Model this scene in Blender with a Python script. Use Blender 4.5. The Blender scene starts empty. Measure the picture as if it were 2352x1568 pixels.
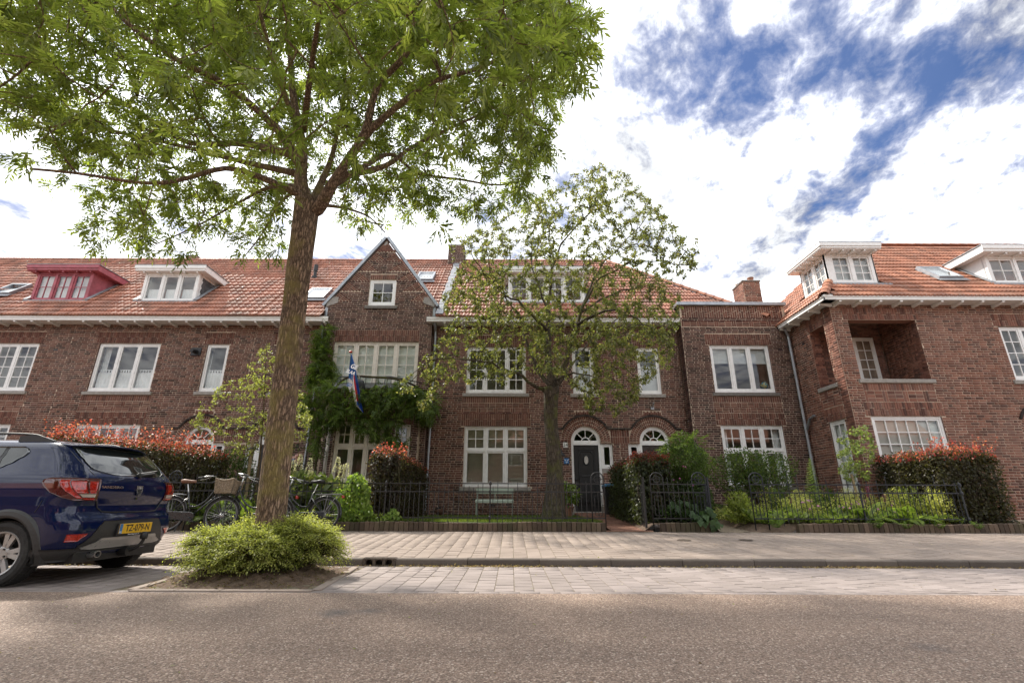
import bpy, math, random
import numpy as np
from mathutils import Vector, Matrix

scene = bpy.context.scene
COL = scene.collection
random.seed(11)
rng = np.random.default_rng(11)
PI = math.pi
R = math.radians

# ------------------------------------------------------------------ camera
PITCH, ROLL, FOC, EYE = math.atan(366 / 1097.0), R(0.2), 1097 / 2352.0, 0.85
cam_data = bpy.data.cameras.new('camera')
cam_data.sensor_width = 36.0
cam_data.lens = 36.0 * FOC
cam_data.clip_start = 0.05
cam_data.clip_end = 2000.0
cam = bpy.data.objects.new('camera', cam_data)
COL.objects.link(cam)
cam.matrix_world = (Matrix.Translation((0, 0, EYE)) @ Matrix.Rotation(PI / 2 + PITCH, 4, 'X') @ Matrix.Rotation(ROLL, 4, 'Z'))
scene.camera = cam

# ------------------------------------------------------------------ sky
SUN_EL, SUN_AZ = R(48), R(-51)          # azimuth from +Y towards +X
SUN_DIR = Vector((math.sin(SUN_AZ) * math.cos(SUN_EL), math.cos(SUN_AZ) * math.cos(SUN_EL), math.sin(SUN_EL)))
world = bpy.data.worlds.new('World')
scene.world = world
world.use_nodes = True
WN, WL = world.node_tree.nodes, world.node_tree.links
WN.clear()


def wn(t, **kw):
 n = WN.new(t)
 for k, v in kw.items():
  setattr(n, k, v)
 return n


def wmath(op, a, b=None, c=None, clamp=False):
 n = wn('ShaderNodeMath', operation=op, use_clamp=clamp)
 for i, x in enumerate((a, b, c)):
  if x is None:
   continue
  if isinstance(x, (int, float)):
   n.inputs[i].default_value = x
  else:
   WL.new(x, n.inputs[i])
 return n.outputs[0]


def wramp(x, a, b, lo=0.0, hi=1.0):
 n = wn('ShaderNodeMapRange', interpolation_type='SMOOTHSTEP')
 WL.new(x, n.inputs[0])
 n.inputs[1].default_value, n.inputs[2].default_value, n.inputs[3].default_value, n.inputs[4].default_value = a, b, lo, hi
 return n.outputs[0]


def wnoise(vec, scale, detail, rough=0.55, dist=0.0):
 n = wn('ShaderNodeTexNoise')
 n.inputs['Scale'].default_value = scale
 n.inputs['Detail'].default_value = detail
 n.inputs['Roughness'].default_value = rough
 n.inputs['Distortion'].default_value = dist
 WL.new(vec, n.inputs['Vector'])
 return n.outputs[0]


sky_tex = wn('ShaderNodeTexSky', sky_type='NISHITA', sun_disc=False)
sky_tex.sun_elevation = SUN_EL
sky_tex.sun_rotation = SUN_AZ
sky_tex.air_density, sky_tex.dust_density, sky_tex.ozone_density = 1.0, 0.6, 2.5
tc = wn('ShaderNodeTexCoord')
sep = wn('ShaderNodeSeparateXYZ')
WL.new(tc.outputs['Generated'], sep.inputs[0])
dz = wmath('ADD', wmath('MAXIMUM', sep.outputs[2], 0.0), 0.10)
px, py = wmath('DIVIDE', sep.outputs[0], dz), wmath('DIVIDE', sep.outputs[1], dz)
# cloud layer coordinates, turned so that the streaks run up to the right
ca, sa = math.cos(R(28)), math.sin(R(28))
qx = wmath('SUBTRACT', wmath('MULTIPLY', px, ca), wmath('MULTIPLY', py, sa))
qy = wmath('ADD', wmath('MULTIPLY', px, sa), wmath('MULTIPLY', py, ca))
comb = wn('ShaderNodeCombineXYZ')
WL.new(wmath('MULTIPLY', qx, 1.45), comb.inputs[0])
WL.new(qy, comb.inputs[1])
comb.inputs[2].default_value = 3.7
big = wnoise(comb.outputs[0], 1.5, 4, 0.5, 0.2)
fine = wnoise(comb.outputs[0], 7.0, 10, 0.6, 0.3)
wisp = wnoise(comb.outputs[0], 21.0, 8, 0.62, 0.4)


def blob(cx, cy, rx, ry):
 dx = wmath('DIVIDE', wmath('SUBTRACT', px, cx), rx)
 dy = wmath('DIVIDE', wmath('SUBTRACT', py, cy), ry)
 r2 = wmath('ADD', wmath('MULTIPLY', dx, dx), wmath('MULTIPLY', dy, dy))
 return wmath('POWER', 2.718, wmath('MULTIPLY', r2, -1.0))


hole = wmath('ADD', wmath('ADD', wmath('MULTIPLY', blob(0.45, 0.82, 0.21, 0.16), 1.0), wmath('MULTIPLY', blob(0.80, 0.74, 0.34, 0.11), 0.8)),
    wmath('MULTIPLY', blob(0.93, 1.06, 0.08, 0.2), 0.5))
hole = wmath('MINIMUM', hole, 1.0)
dens = wmath('ADD', wmath('MULTIPLY', big, 0.45), wmath('ADD', wmath('MULTIPLY', fine, 0.75), wmath('MULTIPLY', wisp, 0.30)))
dens = wmath('ADD', dens, wmath('SUBTRACT', 0.05, wmath('MULTIPLY', hole, 0.27)))
alpha = wmath('ADD', wmath('MULTIPLY', wramp(dens, 0.485, 0.77), 0.86), 0.14)
body = wramp(dens, 0.60, 0.88)
# thin cloud is greyish lilac, thick cloud white
cmix = wn('ShaderNodeMix', data_type='RGBA')
WL.new(body, cmix.inputs[0])
cmix.inputs[6].default_value = (0.33, 0.345, 0.42, 1)
cmix.inputs[7].default_value = (0.90, 0.925, 0.95, 1)
# grey undersides low in the sky
shade = wramp(wnoise(comb.outputs[0], 1.9, 5, 0.5), 0.46, 0.70, 1.0, 0.50)
sd = wn('ShaderNodeVectorMath', operation='DOT_PRODUCT')
WL.new(tc.outputs['Generated'], sd.inputs[0])
sd.inputs[1].default_value = SUN_DIR
glow = wmath('MULTIPLY', wmath('POWER', wmath('MAXIMUM', sd.outputs['Value'], 0.0), 18.0), 1.3)
cl = wn('ShaderNodeMix', data_type='RGBA', blend_type='MULTIPLY')
cl.inputs[0].default_value = 1.0
WL.new(cmix.outputs[2], cl.inputs[6])
WL.new(wmath('ADD', shade, glow), cl.inputs[7])
bg_sky, bg_cloud = wn('ShaderNodeBackground'), wn('ShaderNodeBackground')
hs = wn('ShaderNodeHueSaturation')
hs.inputs['Saturation'].default_value = 1.35
hs.inputs['Value'].default_value = 1.0
WL.new(sky_tex.outputs[0], hs.inputs['Color'])
tint_ = wn('ShaderNodeMix', data_type='RGBA', blend_type='MULTIPLY')
tint_.inputs[0].default_value = 1.0
WL.new(hs.outputs[0], tint_.inputs[6])
tint_.inputs[7].default_value = (0.86, 0.84, 1.0, 1)
WL.new(tint_.outputs[2], bg_sky.inputs[0])
bg_sky.inputs[1].default_value = 0.06
WL.new(cl.outputs[2], bg_cloud.inputs[0])
bg_cloud.inputs[1].default_value = 1.02
mixs = wn('ShaderNodeMixShader')
WL.new(alpha, mixs.inputs[0])
WL.new(bg_sky.outputs[0], mixs.inputs[1])
WL.new(bg_cloud.outputs[0], mixs.inputs[2])
wo = wn('ShaderNodeOutputWorld')
WL.new(mixs.outputs[0], wo.inputs[0])

# ------------------------------------------------------------------ sun
sun_data = bpy.data.lights.new('sun', 'SUN')
sun_data.energy = 3.3
sun_data.angle = R(3.0)
sun_data.color = (1.0, 0.93, 0.82)
sun = bpy.data.objects.new('sun', sun_data)
COL.objects.link(sun)
sun.rotation_euler = SUN_DIR.to_track_quat('Z', 'Y').to_euler()

vs = scene.view_settings
vs.view_transform = 'Standard'
vs.look = 'None'
vs.exposure = 1.15
vs.gamma = 1.0
vs.use_curve_mapping = False
scene.render.engine = 'CYCLES'
scene.cycles.max_bounces = 8
scene.cycles.transparent_max_bounces = 24
scene.cycles.diffuse_bounces = 4
scene.cycles.glossy_bounces = 3
scene.cycles.transmission_bounces = 4
scene.cycles.caustics_reflective = False
scene.cycles.caustics_refractive = False
scene.cycles.sample_clamp_indirect = 6.0
scene.cycles.use_denoising = True


# ================================================================== helpers
def at(u, v, Y):
 """point at distance Y whose bearing and height were measured in the photograph (2352 px wide)"""
 x, y = u - 1176, 784 - v
 c, s = math.cos(ROLL), math.sin(ROLL)
 x, y = x * c - y * s, x * s + y * c
 a, b = x / 1097.0, y / 1097.0
 dy = math.cos(PITCH) - b * math.sin(PITCH)
 t = Y / dy
 return Vector((a * t, Y, EYE + (math.sin(PITCH) + b * math.cos(PITCH)) * t))


def project(P):
 """world points (n,3) -> picture (u, v) in the 2352 px frame and depth"""
 P = np.asarray(P, float)
 X, Y, Z = P[:, 0], P[:, 1], P[:, 2] - EYE
 d = Y * math.cos(PITCH) + Z * math.sin(PITCH)
 b = (-Y * math.sin(PITCH) + Z * math.cos(PITCH))
 dd = np.where(np.abs(d) < 1e-6, 1e-6, d)
 x, y = X / dd * 1097, b / dd * 1097
 c, s = math.cos(ROLL), math.sin(ROLL)
 x, y = x * c + y * s, -x * s + y * c
 return 1176 + x, 784 - y, d


ORG = {}
KEEP = {}


def tag(o, label=None, cat=None, group=None, kind=None):
 if label: o['label'] = label
 if cat: o['category'] = cat
 if group: o['group'] = group
 if kind: o['kind'] = kind
 return o


def thing(name, label, cat, loc=(0, 0, 0), group=None, local=False, rz=0.0):
 o = bpy.data.objects.new(name, None)
 o.empty_display_size = 0.1
 COL.objects.link(o)
 o.location = loc
 o.rotation_euler = (0, 0, rz)
 ORG[o] = Vector((0, 0, 0)) if local else Vector(loc)
 return tag(o, label, cat, group)


def link(name, me, parent=None):
 o = bpy.data.objects.new(name, me)
 COL.objects.link(o)
 if parent is not None:
  o.parent = parent
  ORG[o] = ORG.get(parent, Vector((0, 0, 0)))
 else:
  ORG[o] = Vector((0, 0, 0))
 return o


class Fr:
 """a flat frame: s along U, z along V, d outwards along N"""
 def __init__(self, o, U=(1, 0, 0), V=(0, 0, 1), N=(0, -1, 0)):
  self.o, self.U, self.V, self.N = Vector(o), Vector(U).normalized(), Vector(V).normalized(), Vector(N).normalized()

 def p(self, s, z, d=0.0):
  return self.o + self.U * s + self.V * z + self.N * d


WORLD = Fr((0, 0, 0), (1, 0, 0), (0, 1, 0), (0, 0, 1))


class MB:
 def __init__(self, frame=None):
  self.v, self.f, self.m, self.mi = [], [], [], 0
  self.fr = frame

 def add(self, vs, fs):
  n = len(self.v)
  self.v += [tuple(p) for p in vs]
  self.f += [tuple(i + n for i in f) for f in fs]
  self.m += [self.mi] * len(fs)

 def bx(self, s0, s1, z0, z1, d0, d1, fr=None):
  F = fr or self.fr or WORLD
  vs = [F.p(s, z, d) for d in (d0, d1) for z in (z0, z1) for s in (s0, s1)]
  self.add(vs, [(0, 2, 3, 1), (4, 5, 7, 6), (0, 1, 5, 4), (2, 6, 7, 3), (0, 4, 6, 2), (1, 3, 7, 5)])

 def box(self, x0, x1, y0, y1, z0, z1):
  self.bx(x0, x1, y0, y1, z0, z1, WORLD)

 def prism(self, poly, d0, d1, fr=None):
  F = fr or self.fr or WORLD
  n = len(poly)
  vs = [F.p(s, z, d0) for s, z in poly] + [F.p(s, z, d1) for s, z in poly]
  self.add(vs, [tuple(range(n - 1, -1, -1)), tuple(range(n, 2 * n))] + [(i, (i + 1) % n, n + (i + 1) % n, n + i) for i in range(n)])

 def bar(self, a, b, w, h=None, up=(0, 0, 1)):
  a, b = Vector(a), Vector(b)
  h = h or w
  d = (b - a).normalized()
  up = Vector(up)
  if abs(d.dot(up)) > 0.98:
   up = Vector((0, 1, 0))
  x = d.cross(up).normalized() * (w / 2)
  y = x.cross(d).normalized() * (h / 2)
  vs = [p + sx * x + sy * y for p in (a, b) for sx, sy in ((-1, -1), (1, -1), (1, 1), (-1, 1))]
  self.add(vs, [(3, 2, 1, 0), (4, 5, 6, 7), (0, 1, 5, 4), (1, 2, 6, 5), (2, 3, 7, 6), (3, 0, 4, 7)])

 def tube(self, pts, r, n=8, caps=True, closed=False):
  pts = [Vector(p) for p in pts]
  k = len(pts)
  rs = [r] * k if isinstance(r, (int, float)) else list(r)
  up = None
  rings = []
  for i, p in enumerate(pts):
   if closed:
    d = pts[(i + 1) % k] - pts[i - 1]
   else:
    d = pts[min(i + 1, k - 1)] - pts[max(i - 1, 0)]
   d = d.normalized() if d.length > 1e-9 else Vector((0, 0, 1))
   if up is None:
    up = Vector((0, 0, 1)) if abs(d.z) < 0.9 else Vector((1, 0, 0))
   x = d.cross(up)
   x = x.normalized() if x.length > 1e-6 else d.orthogonal().normalized()
   y = x.cross(d).normalized()
   up = y
   rings.append([p + (x * math.cos(2 * PI * j / n) + y * math.sin(2 * PI * j / n)) * rs[i] for j in range(n)])
  self.loft(rings, caps=caps and not closed, loop=closed)

 def loft(self, rings, caps=True, loop=False, ring_closed=True):
  n, k = len(rings[0]), len(rings)
  vs = [p for r in rings for p in r]
  fs = []
  for i in range(k if loop else k - 1):
   a, b = i * n, ((i + 1) % k) * n
   for j in range(n if ring_closed else n - 1):
    fs.append((a + j, a + (j + 1) % n, b + (j + 1) % n, b + j))
  if caps:
   fs.append(tuple(range(n - 1, -1, -1)))
   fs.append(tuple(range((k - 1) * n, k * n)))
  self.add(vs, fs)

 def revolve(self, prof, o=(0, 0, 0), axis='Z', n=16, caps=True):
  rings = []
  for r, h in prof:
   ring = []
   for j in range(n):
    c, s = math.cos(2 * PI * j / n) * r, math.sin(2 * PI * j / n) * r
    q = {'Z': (c, s, h), 'Y': (s, h, c), 'X': (h, c, s)}[axis]
    ring.append(Vector(o) + Vector(q))
   rings.append(ring)
  self.loft(rings, caps)

 def ball(self, o, rx, ry=None, rz=None, n=10, k=6):
  ry, rz = ry or rx, rz or rx
  rings = []
  for i in range(k + 1):
   a = -PI / 2 + PI * i / k
   c = max(math.cos(a), 0.02)
   rings.append([Vector(o) + Vector((rx * c * math.cos(2 * PI * j / n), ry * c * math.sin(2 * PI * j / n), rz * math.sin(a))) for j in range(n)])
  self.loft(rings)

 def build(self, name, mats, parent=None, smooth=False, bevel=0.0, recalc=False):
  if not isinstance(mats, (list, tuple)):
   mats = [mats]
  me = bpy.data.meshes.new(name)
  o = link(name, me, parent)
  off = ORG[o]
  V = np.array(self.v, float).reshape(-1, 3) - np.array(off)
  me.from_pydata(V.tolist(), [], self.f)
  for m in mats:
   me.materials.append(m)
  if len(mats) > 1:
   me.polygons.foreach_set('material_index', self.m)
  if smooth:
   me.polygons.foreach_set('use_smooth', [True] * len(me.polygons))
  me.update()
  if bevel:
   b = o.modifiers.new('edge', 'BEVEL')
   b.width, b.segments, b.limit_method, b.angle_limit = bevel, 1, 'ANGLE', R(50)
  return o


def np_mesh(name, V, F, mats, parent=None, col=None, smooth=False, kind=None):
 """V (n,3), F (m,k) with one k; col per-vertex colours"""
 me = bpy.data.meshes.new(name)
 o = link(name, me, parent)
 V = np.asarray(V, np.float32) - np.array(ORG[o], np.float32)
 F = np.asarray(F, np.int32)
 m, k = F.shape
 me.vertices.add(len(V))
 me.vertices.foreach_set('co', V.ravel())
 me.loops.add(m * k)
 me.loops.foreach_set('vertex_index', F.ravel())
 me.polygons.add(m)
 me.polygons.foreach_set('loop_start', np.arange(0, m * k, k, dtype=np.int32))
 me.polygons.foreach_set('loop_total', np.full(m, k, np.int32))
 if smooth:
  me.polygons.foreach_set('use_smooth', np.ones(m, bool))
 if col is not None:
  ca_ = me.color_attributes.new('tint', 'FLOAT_COLOR', 'POINT')
  c4 = np.ones((len(V), 4), np.float32)
  c4[:, :3] = col
  ca_.data.foreach_set('color', c4.ravel())
 for mt in (mats if isinstance(mats, (list, tuple)) else [mats]):
  me.materials.append(mt)
 me.update()
 me.validate()
 if kind:
  o['kind'] = kind
 return o


def copy_tree(o, parent=None):
 c = o.copy()
 COL.objects.link(c)
 ORG[c] = ORG.get(o, Vector((0, 0, 0)))
 if parent is not None:
  c.parent = parent
 for ch in o.children:
  copy_tree(ch, c)
 return c


# ================================================================== materials
def nt(name):
 m = bpy.data.materials.new(name)
 m.use_nodes = True
 n, l = m.node_tree.nodes, m.node_tree.links
 return m, n, l, n['Principled BSDF']


def inp(node, key, v, l):
 if isinstance(v, bpy.types.NodeSocket):
  l.new(v, node.inputs[key])
 else:
  node.inputs[key].default_value = v


def mathn(n, l, op, a, b=0.0, clamp=False):
 q = n.new('ShaderNodeMath')
 q.operation, q.use_clamp = op, clamp
 inp(q, 0, a, l)
 inp(q, 1, b, l)
 return q.outputs[0]


def noise(n, l, scale, detail=4, rough=0.6, vec=None, dist=0.0):
 q = n.new('ShaderNodeTexNoise')
 q.inputs['Scale'].default_value, q.inputs['Detail'].default_value, q.inputs['Roughness'].default_value = scale, detail, rough
 q.inputs['Distortion'].default_value = dist
 if vec is None:
  vec = objco(n, l)
 l.new(vec, q.inputs['Vector'])
 return q.outputs[0]


def objco(n, l):
 """position of the shaded point in the world, so that grain never repeats between copies"""
 return n.new('ShaderNodeNewGeometry').outputs['Position']


def ramp(n, l, x, stops):
 q = n.new('ShaderNodeValToRGB')
 e = q.color_ramp.elements
 while len(e) < len(stops):
  e.new(0.5)
 for i, (p, c) in enumerate(stops):
  e[i].position = p
  e[i].color = (*c, 1) if len(c) == 3 else c
 l.new(x, q.inputs[0])
 return q.outputs[0]


def mixc(n, l, f, a, b, mode='MIX'):
 q = n.new('ShaderNodeMix')
 q.data_type, q.blend_type = 'RGBA', mode
 inp(q, 0, f, l)
 for k, x in ((6, a), (7, b)):
  if isinstance(x, bpy.types.NodeSocket):
   l.new(x, q.inputs[k])
  else:
   q.inputs[k].default_value = (*x, 1) if len(x) == 3 else x
 return q.outputs[2]


def bump(n, l, h, strength=0.4, dist=0.01):
 q = n.new('ShaderNodeBump')
 q.inputs['Strength'].default_value, q.inputs['Distance'].default_value = strength, dist
 l.new(h, q.inputs['Height'])
 return q.outputs[0]


def piece_random(n, l):
 """a random number for each loose piece of a mesh and each object"""
 g, o = n.new('ShaderNodeNewGeometry'), n.new('ShaderNodeObjectInfo')
 s = mathn(n, l, 'ADD', g.outputs['Random Per Island'], mathn(n, l, 'MULTIPLY', o.outputs['Random'], 7.31))
 return mathn(n, l, 'FRACT', s)


def M_plain(name, col, rough=0.6, metal=0.0, var=0.06, scale=8.0, coat=0.0, bumps=0.0):
 m, n, l, b = nt(name)
 x = noise(n, l, scale, 5, 0.6)
 lo = tuple(max(0, c * (1 - var * 2.2)) for c in col)
 hi = tuple(min(1, c * (1 + var)) for c in col)
 l.new(ramp(n, l, x, [(0.3, lo), (0.65, hi)]), b.inputs['Base Color'])
 b.inputs['Metallic'].default_value = metal
 r_ = ramp(n, l, noise(n, l, scale * 3, 3), [(0.3, (max(0, rough - 0.08),) * 3), (0.7, (min(1, rough + 0.08),) * 3)])
 l.new(r_, b.inputs['Roughness'])
 if coat:
  b.inputs['Coat Weight'].default_value = coat
  b.inputs['Coat Roughness'].default_value = 0.04
 if bumps:
  l.new(bump(n, l, noise(n, l, scale * 6, 4), bumps, 0.004), b.inputs['Normal'])
 return m


def M_pieces(name, stops, rough=0.85, grain=60.0, bumps=0.5, dirt=None, dirt_scale=0.9, dirt_amt=0.5, spec=0.3):
 """bricks, tiles, pavers: one tone per piece, plus grain and broad weathering"""
 m, n, l, b = nt(name)
 c = ramp(n, l, piece_random(n, l), stops)
 g = noise(n, l, grain, 5, 0.7)
 c = mixc(n, l, 1.0, c, ramp(n, l, g, [(0.25, (0.72,) * 3), (0.75, (1.22,) * 3)]), 'MULTIPLY')
 if dirt:
  f = mathn(n, l, 'MULTIPLY', mathn(n, l, 'SUBTRACT', noise(n, l, dirt_scale, 6, 0.65, dist=0.3), 0.45, True), dirt_amt * 4, True)
  c = mixc(n, l, f, c, dirt)
 l.new(c, b.inputs['Base Color'])
 b.inputs['Roughness'].default_value = rough
 b.inputs['Specular IOR Level'].default_value = spec
 l.new(bump(n, l, g, bumps, 0.003), b.inputs['Normal'])
 return m


MT = {}
MT['brick'] = M_pieces('brick_dark_red', [(0.0, (0.049, 0.026, 0.022)), (0.2, (0.090, 0.042, 0.034)), (0.45, (0.134, 0.060, 0.046)), (0.7, (0.168, 0.077, 0.056)), (0.9, (0.197, 0.098, 0.075)), (1.0, (0.110, 0.064, 0.060))],
      dirt=(0.186, 0.151, 0.138), dirt_scale=0.6, dirt_amt=0.26)
MT['brick_gable'] = M_pieces('brick_dark_brown', [(0.0, (0.040, 0.023, 0.020)), (0.3, (0.076, 0.039, 0.032)), (0.6, (0.111, 0.057, 0.046)), (0.85, (0.145, 0.078, 0.062)), (1.0, (0.094, 0.057, 0.054))],
       dirt=(0.151, 0.126, 0.115), dirt_scale=0.7, dirt_amt=0.14)
MT['brick_corner'] = M_pieces('brick_orange_brown', [(0.0, (0.084, 0.041, 0.033)), (0.25, (0.157, 0.068, 0.049)), (0.55, (0.217, 0.094, 0.065)), (0.8, (0.265, 0.123, 0.086)), (1.0, (0.144, 0.076, 0.062))],
        dirt=(0.241, 0.176, 0.148), dirt_scale=0.6, dirt_amt=0.3)
MT['brick_soldier'] = M_pieces('brick_soldier', [(0.0, (0.095, 0.041, 0.032)), (0.5, (0.149, 0.064, 0.047)), (1.0, (0.202, 0.090, 0.064))], dirt=(0.083, 0.070, 0.049), dirt_amt=0.2)
MT['hood'] = M_pieces('hood_mould', [(0.0, (0.028, 0.021, 0.018)), (0.5, (0.045, 0.033, 0.028)), (1.0, (0.065, 0.05, 0.042))])
MT['edging'] = M_pieces('edging_brick', [(0.0, (0.060, 0.043, 0.032)), (0.5, (0.102, 0.070, 0.050)), (1.0, (0.150, 0.106, 0.076))], dirt=(0.060, 0.066, 0.026), dirt_scale=2.2, dirt_amt=0.55)
MT['mortar'] = M_plain('mortar', (0.52, 0.41, 0.315), 0.95, var=0.18, scale=3.0)
MT['mortar_dark'] = M_plain('mortar_dark', (0.23, 0.175, 0.13), 0.95, var=0.2, scale=3.0)
MT['tile'] = M_pieces('roof_tile', [(0.0, (0.221, 0.088, 0.055)), (0.25, (0.325, 0.127, 0.078)), (0.6, (0.403, 0.163, 0.101)), (0.85, (0.468, 0.202, 0.130)), (1.0, (0.286, 0.130, 0.091))],
      rough=0.62, grain=40, bumps=0.3, dirt=(0.156, 0.111, 0.078), dirt_scale=1.3, dirt_amt=0.6, spec=0.55)
MT['tile_corner'] = M_pieces('roof_tile_orange', [(0.0, (0.263, 0.110, 0.065)), (0.4, (0.388, 0.163, 0.098)), (0.8, (0.500, 0.219, 0.131)), (1.0, (0.312, 0.150, 0.100))],
       rough=0.6, grain=40, bumps=0.3, dirt=(0.188, 0.125, 0.088), dirt_scale=1.2, dirt_amt=0.45, spec=0.4)
MT['paver'] = M_pieces('concrete_paver', [(0.0, (0.245, 0.197, 0.167)), (0.35, (0.265, 0.215, 0.183)), (0.7, (0.280, 0.227, 0.194)), (1.0, (0.300, 0.244, 0.209))],
      rough=0.85, grain=120, bumps=0.25, dirt=(0.150, 0.116, 0.094), dirt_scale=1.6, dirt_amt=0.28)
MT['paver_street'] = M_pieces('street_paver', [(0.0, (0.230, 0.195, 0.181)), (0.4, (0.254, 0.216, 0.202)), (0.8, (0.274, 0.232, 0.218)), (1.0, (0.293, 0.250, 0.236))],
        rough=0.8, grain=120, bumps=0.25, dirt=(0.156, 0.130, 0.116), dirt_scale=1.3, dirt_amt=0.28)
MT['clay_paver'] = M_pieces('clay_paver', [(0.0, (0.143, 0.072, 0.052)), (0.5, (0.221, 0.111, 0.078)), (1.0, (0.286, 0.156, 0.111))], grain=80, bumps=0.3)
MT['kerb'] = M_pieces('kerb_concrete', [(0.0, (0.105, 0.088, 0.076)), (1.0, (0.15, 0.126, 0.108))], rough=0.9, grain=90, bumps=0.6, dirt=(0.06, 0.048, 0.04), dirt_scale=2.0, dirt_amt=0.5)
MT['white'] = M_plain('white_paint', (0.82, 0.815, 0.80), 0.35, var=0.04)
MT['cream'] = M_plain('cream_paint', (0.68, 0.63, 0.55), 0.4, var=0.05)
MT['pink'] = M_plain('faded_crimson_paint', (0.38, 0.095, 0.12), 0.55, var=0.15, scale=5)
MT['stone'] = M_plain('sill_stone', (0.30, 0.275, 0.25), 0.8, var=0.12, scale=14, bumps=0.3)
MT['stone_dark'] = M_plain('dark_stone', (0.16, 0.145, 0.13), 0.8, var=0.14, scale=14, bumps=0.3)
MT['zinc'] = M_plain('zinc', (0.36, 0.38, 0.41), 0.45, metal=0.7, var=0.1, scale=4)
MT['lead'] = M_plain('lead', (0.30, 0.31, 0.33), 0.6, metal=0.3, var=0.14, scale=9)
MT['iron'] = M_plain('painted_iron', (0.022, 0.021, 0.022), 0.5, var=0.2, scale=30, bumps=0.2)
MT['iron_blue'] = M_plain('blue_black_iron', (0.016, 0.019, 0.027), 0.45, var=0.2, scale=30, bumps=0.2)
MT['black'] = M_plain('black_plastic', (0.018, 0.018, 0.019), 0.5, var=0.1)
MT['door_black'] = M_plain('black_door_paint', (0.010, 0.011, 0.012), 0.4, var=0.1, scale=3)
MT['door_brown'] = M_plain('brown_door_paint', (0.03, 0.021, 0.02), 0.3, var=0.1, scale=3)
MT['room'] = M_plain('room_wall', (0.52, 0.49, 0.45), 0.9, var=0.1, scale=1.0)
MT['room_dark'] = M_plain('room_dark', (0.05, 0.045, 0.04), 0.9, var=0.1, scale=1.0)
MT['curtain'] = M_plain('curtain_cloth', (0.74, 0.74, 0.74), 0.9, var=0.04)
MT['blind'] = M_plain('roller_blind', (0.52, 0.53, 0.53), 0.85, var=0.03)
MT['blind_green'] = M_plain('pale_roller_blind', (0.66, 0.68, 0.64), 0.85, var=0.03)
MT['slat'] = M_plain('blind_slat', (0.66, 0.61, 0.5), 0.6, var=0.05)
MT['soil'] = M_plain('garden_soil', (0.075, 0.054, 0.04), 0.95, var=0.3, scale=7, bumps=0.8)
MT['slate'] = M_pieces('slate', [(0, (0.05, 0.05, 0.055)), (1, (0.11, 0.108, 0.11))], rough=0.6)
MT['steel'] = M_plain('steel', (0.55, 0.55, 0.55), 0.3, metal=0.9, var=0.08)
MT['sage'] = M_plain('sage_green_paint', (0.36, 0.42, 0.35), 0.5, var=0.06)
MT['wood'] = M_plain('stake_wood', (0.30, 0.23, 0.13), 0.8, var=0.2, scale=20)
MT['rust'] = M_plain('rusty_iron', (0.085, 0.038, 0.022), 0.85, var=0.25, scale=20)
MT['cast_iron'] = M_plain('weathered_cast_iron', (0.105, 0.08, 0.062), 0.8, var=0.25, scale=20)
MT['terracotta'] = M_plain('terracotta', (0.30, 0.15, 0.095), 0.8, var=0.12)
MT['blue_plastic'] = M_plain('blue_plastic', (0.04, 0.14, 0.25), 0.5)
MT['blue_sign'] = M_plain('blue_enamel', (0.03, 0.17, 0.42), 0.3)
MT['white_sign'] = M_plain('white_enamel', (0.78, 0.78, 0.76), 0.25, var=0.02)
MT['red_paint'] = M_plain('red_knob_paint', (0.50, 0.06, 0.04), 0.35)


def M_glass():
 m, n, l, b = nt('window_glass')
 out = n['Material Output']
 n.remove(b)
 fr = n.new('ShaderNodeFresnel')
 fr.inputs[0].default_value = 1.52
 tr, gl = n.new('ShaderNodeBsdfTransparent'), n.new('ShaderNodeBsdfGlossy')
 tr.inputs[0].default_value = (0.965, 0.98, 0.975, 1)
 gl.inputs['Roughness'].default_value = 0.012
 f = mathn(n, l, 'ADD', mathn(n, l, 'MULTIPLY', fr.outputs[0], 1.7), 0.02, True)   # both faces of double panes
 f = mathn(n, l, 'MULTIPLY', f, mathn(n, l, 'SUBTRACT', 1.0, n.new('ShaderNodeNewGeometry').outputs['Backfacing']))
 mx = n.new('ShaderNodeMixShader')
 l.new(f, mx.inputs[0])
 l.new(tr.outputs[0], mx.inputs[1])
 l.new(gl.outputs[0], mx.inputs[2])
 l.new(mx.outputs[0], out.inputs[0])
 return m


MT['glass'] = M_glass()


def M_leaf(name, trans=0.52, rough=0.45, spec=0.35):
 """leaf colour comes from the per-leaf tint attribute (its natural colour)"""
 m, n, l, b = nt(name)
 out = n['Material Output']
 a = n.new('ShaderNodeAttribute')
 a.attribute_name = 'tint'
 l.new(a.outputs['Color'], b.inputs['Base Color'])
 b.inputs['Roughness'].default_value = rough
 b.inputs['Specular IOR Level'].default_value = spec
 t = n.new('ShaderNodeBsdfTranslucent')
 l.new(mixc(n, l, 1.0, a.outputs['Color'], (1.5, 1.55, 0.75), 'MULTIPLY'), t.inputs[0])
 mx = n.new('ShaderNodeMixShader')
 mx.inputs[0].default_value = trans
 l.new(b.outputs[0], mx.inputs[1])
 l.new(t.outputs[0], mx.inputs[2])
 l.new(mx.outputs[0], out.inputs[0])
 return m


MT['leaf'] = M_leaf('leaf')
MT['petal'] = M_leaf('petal', 0.3, 0.6, 0.2)


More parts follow.
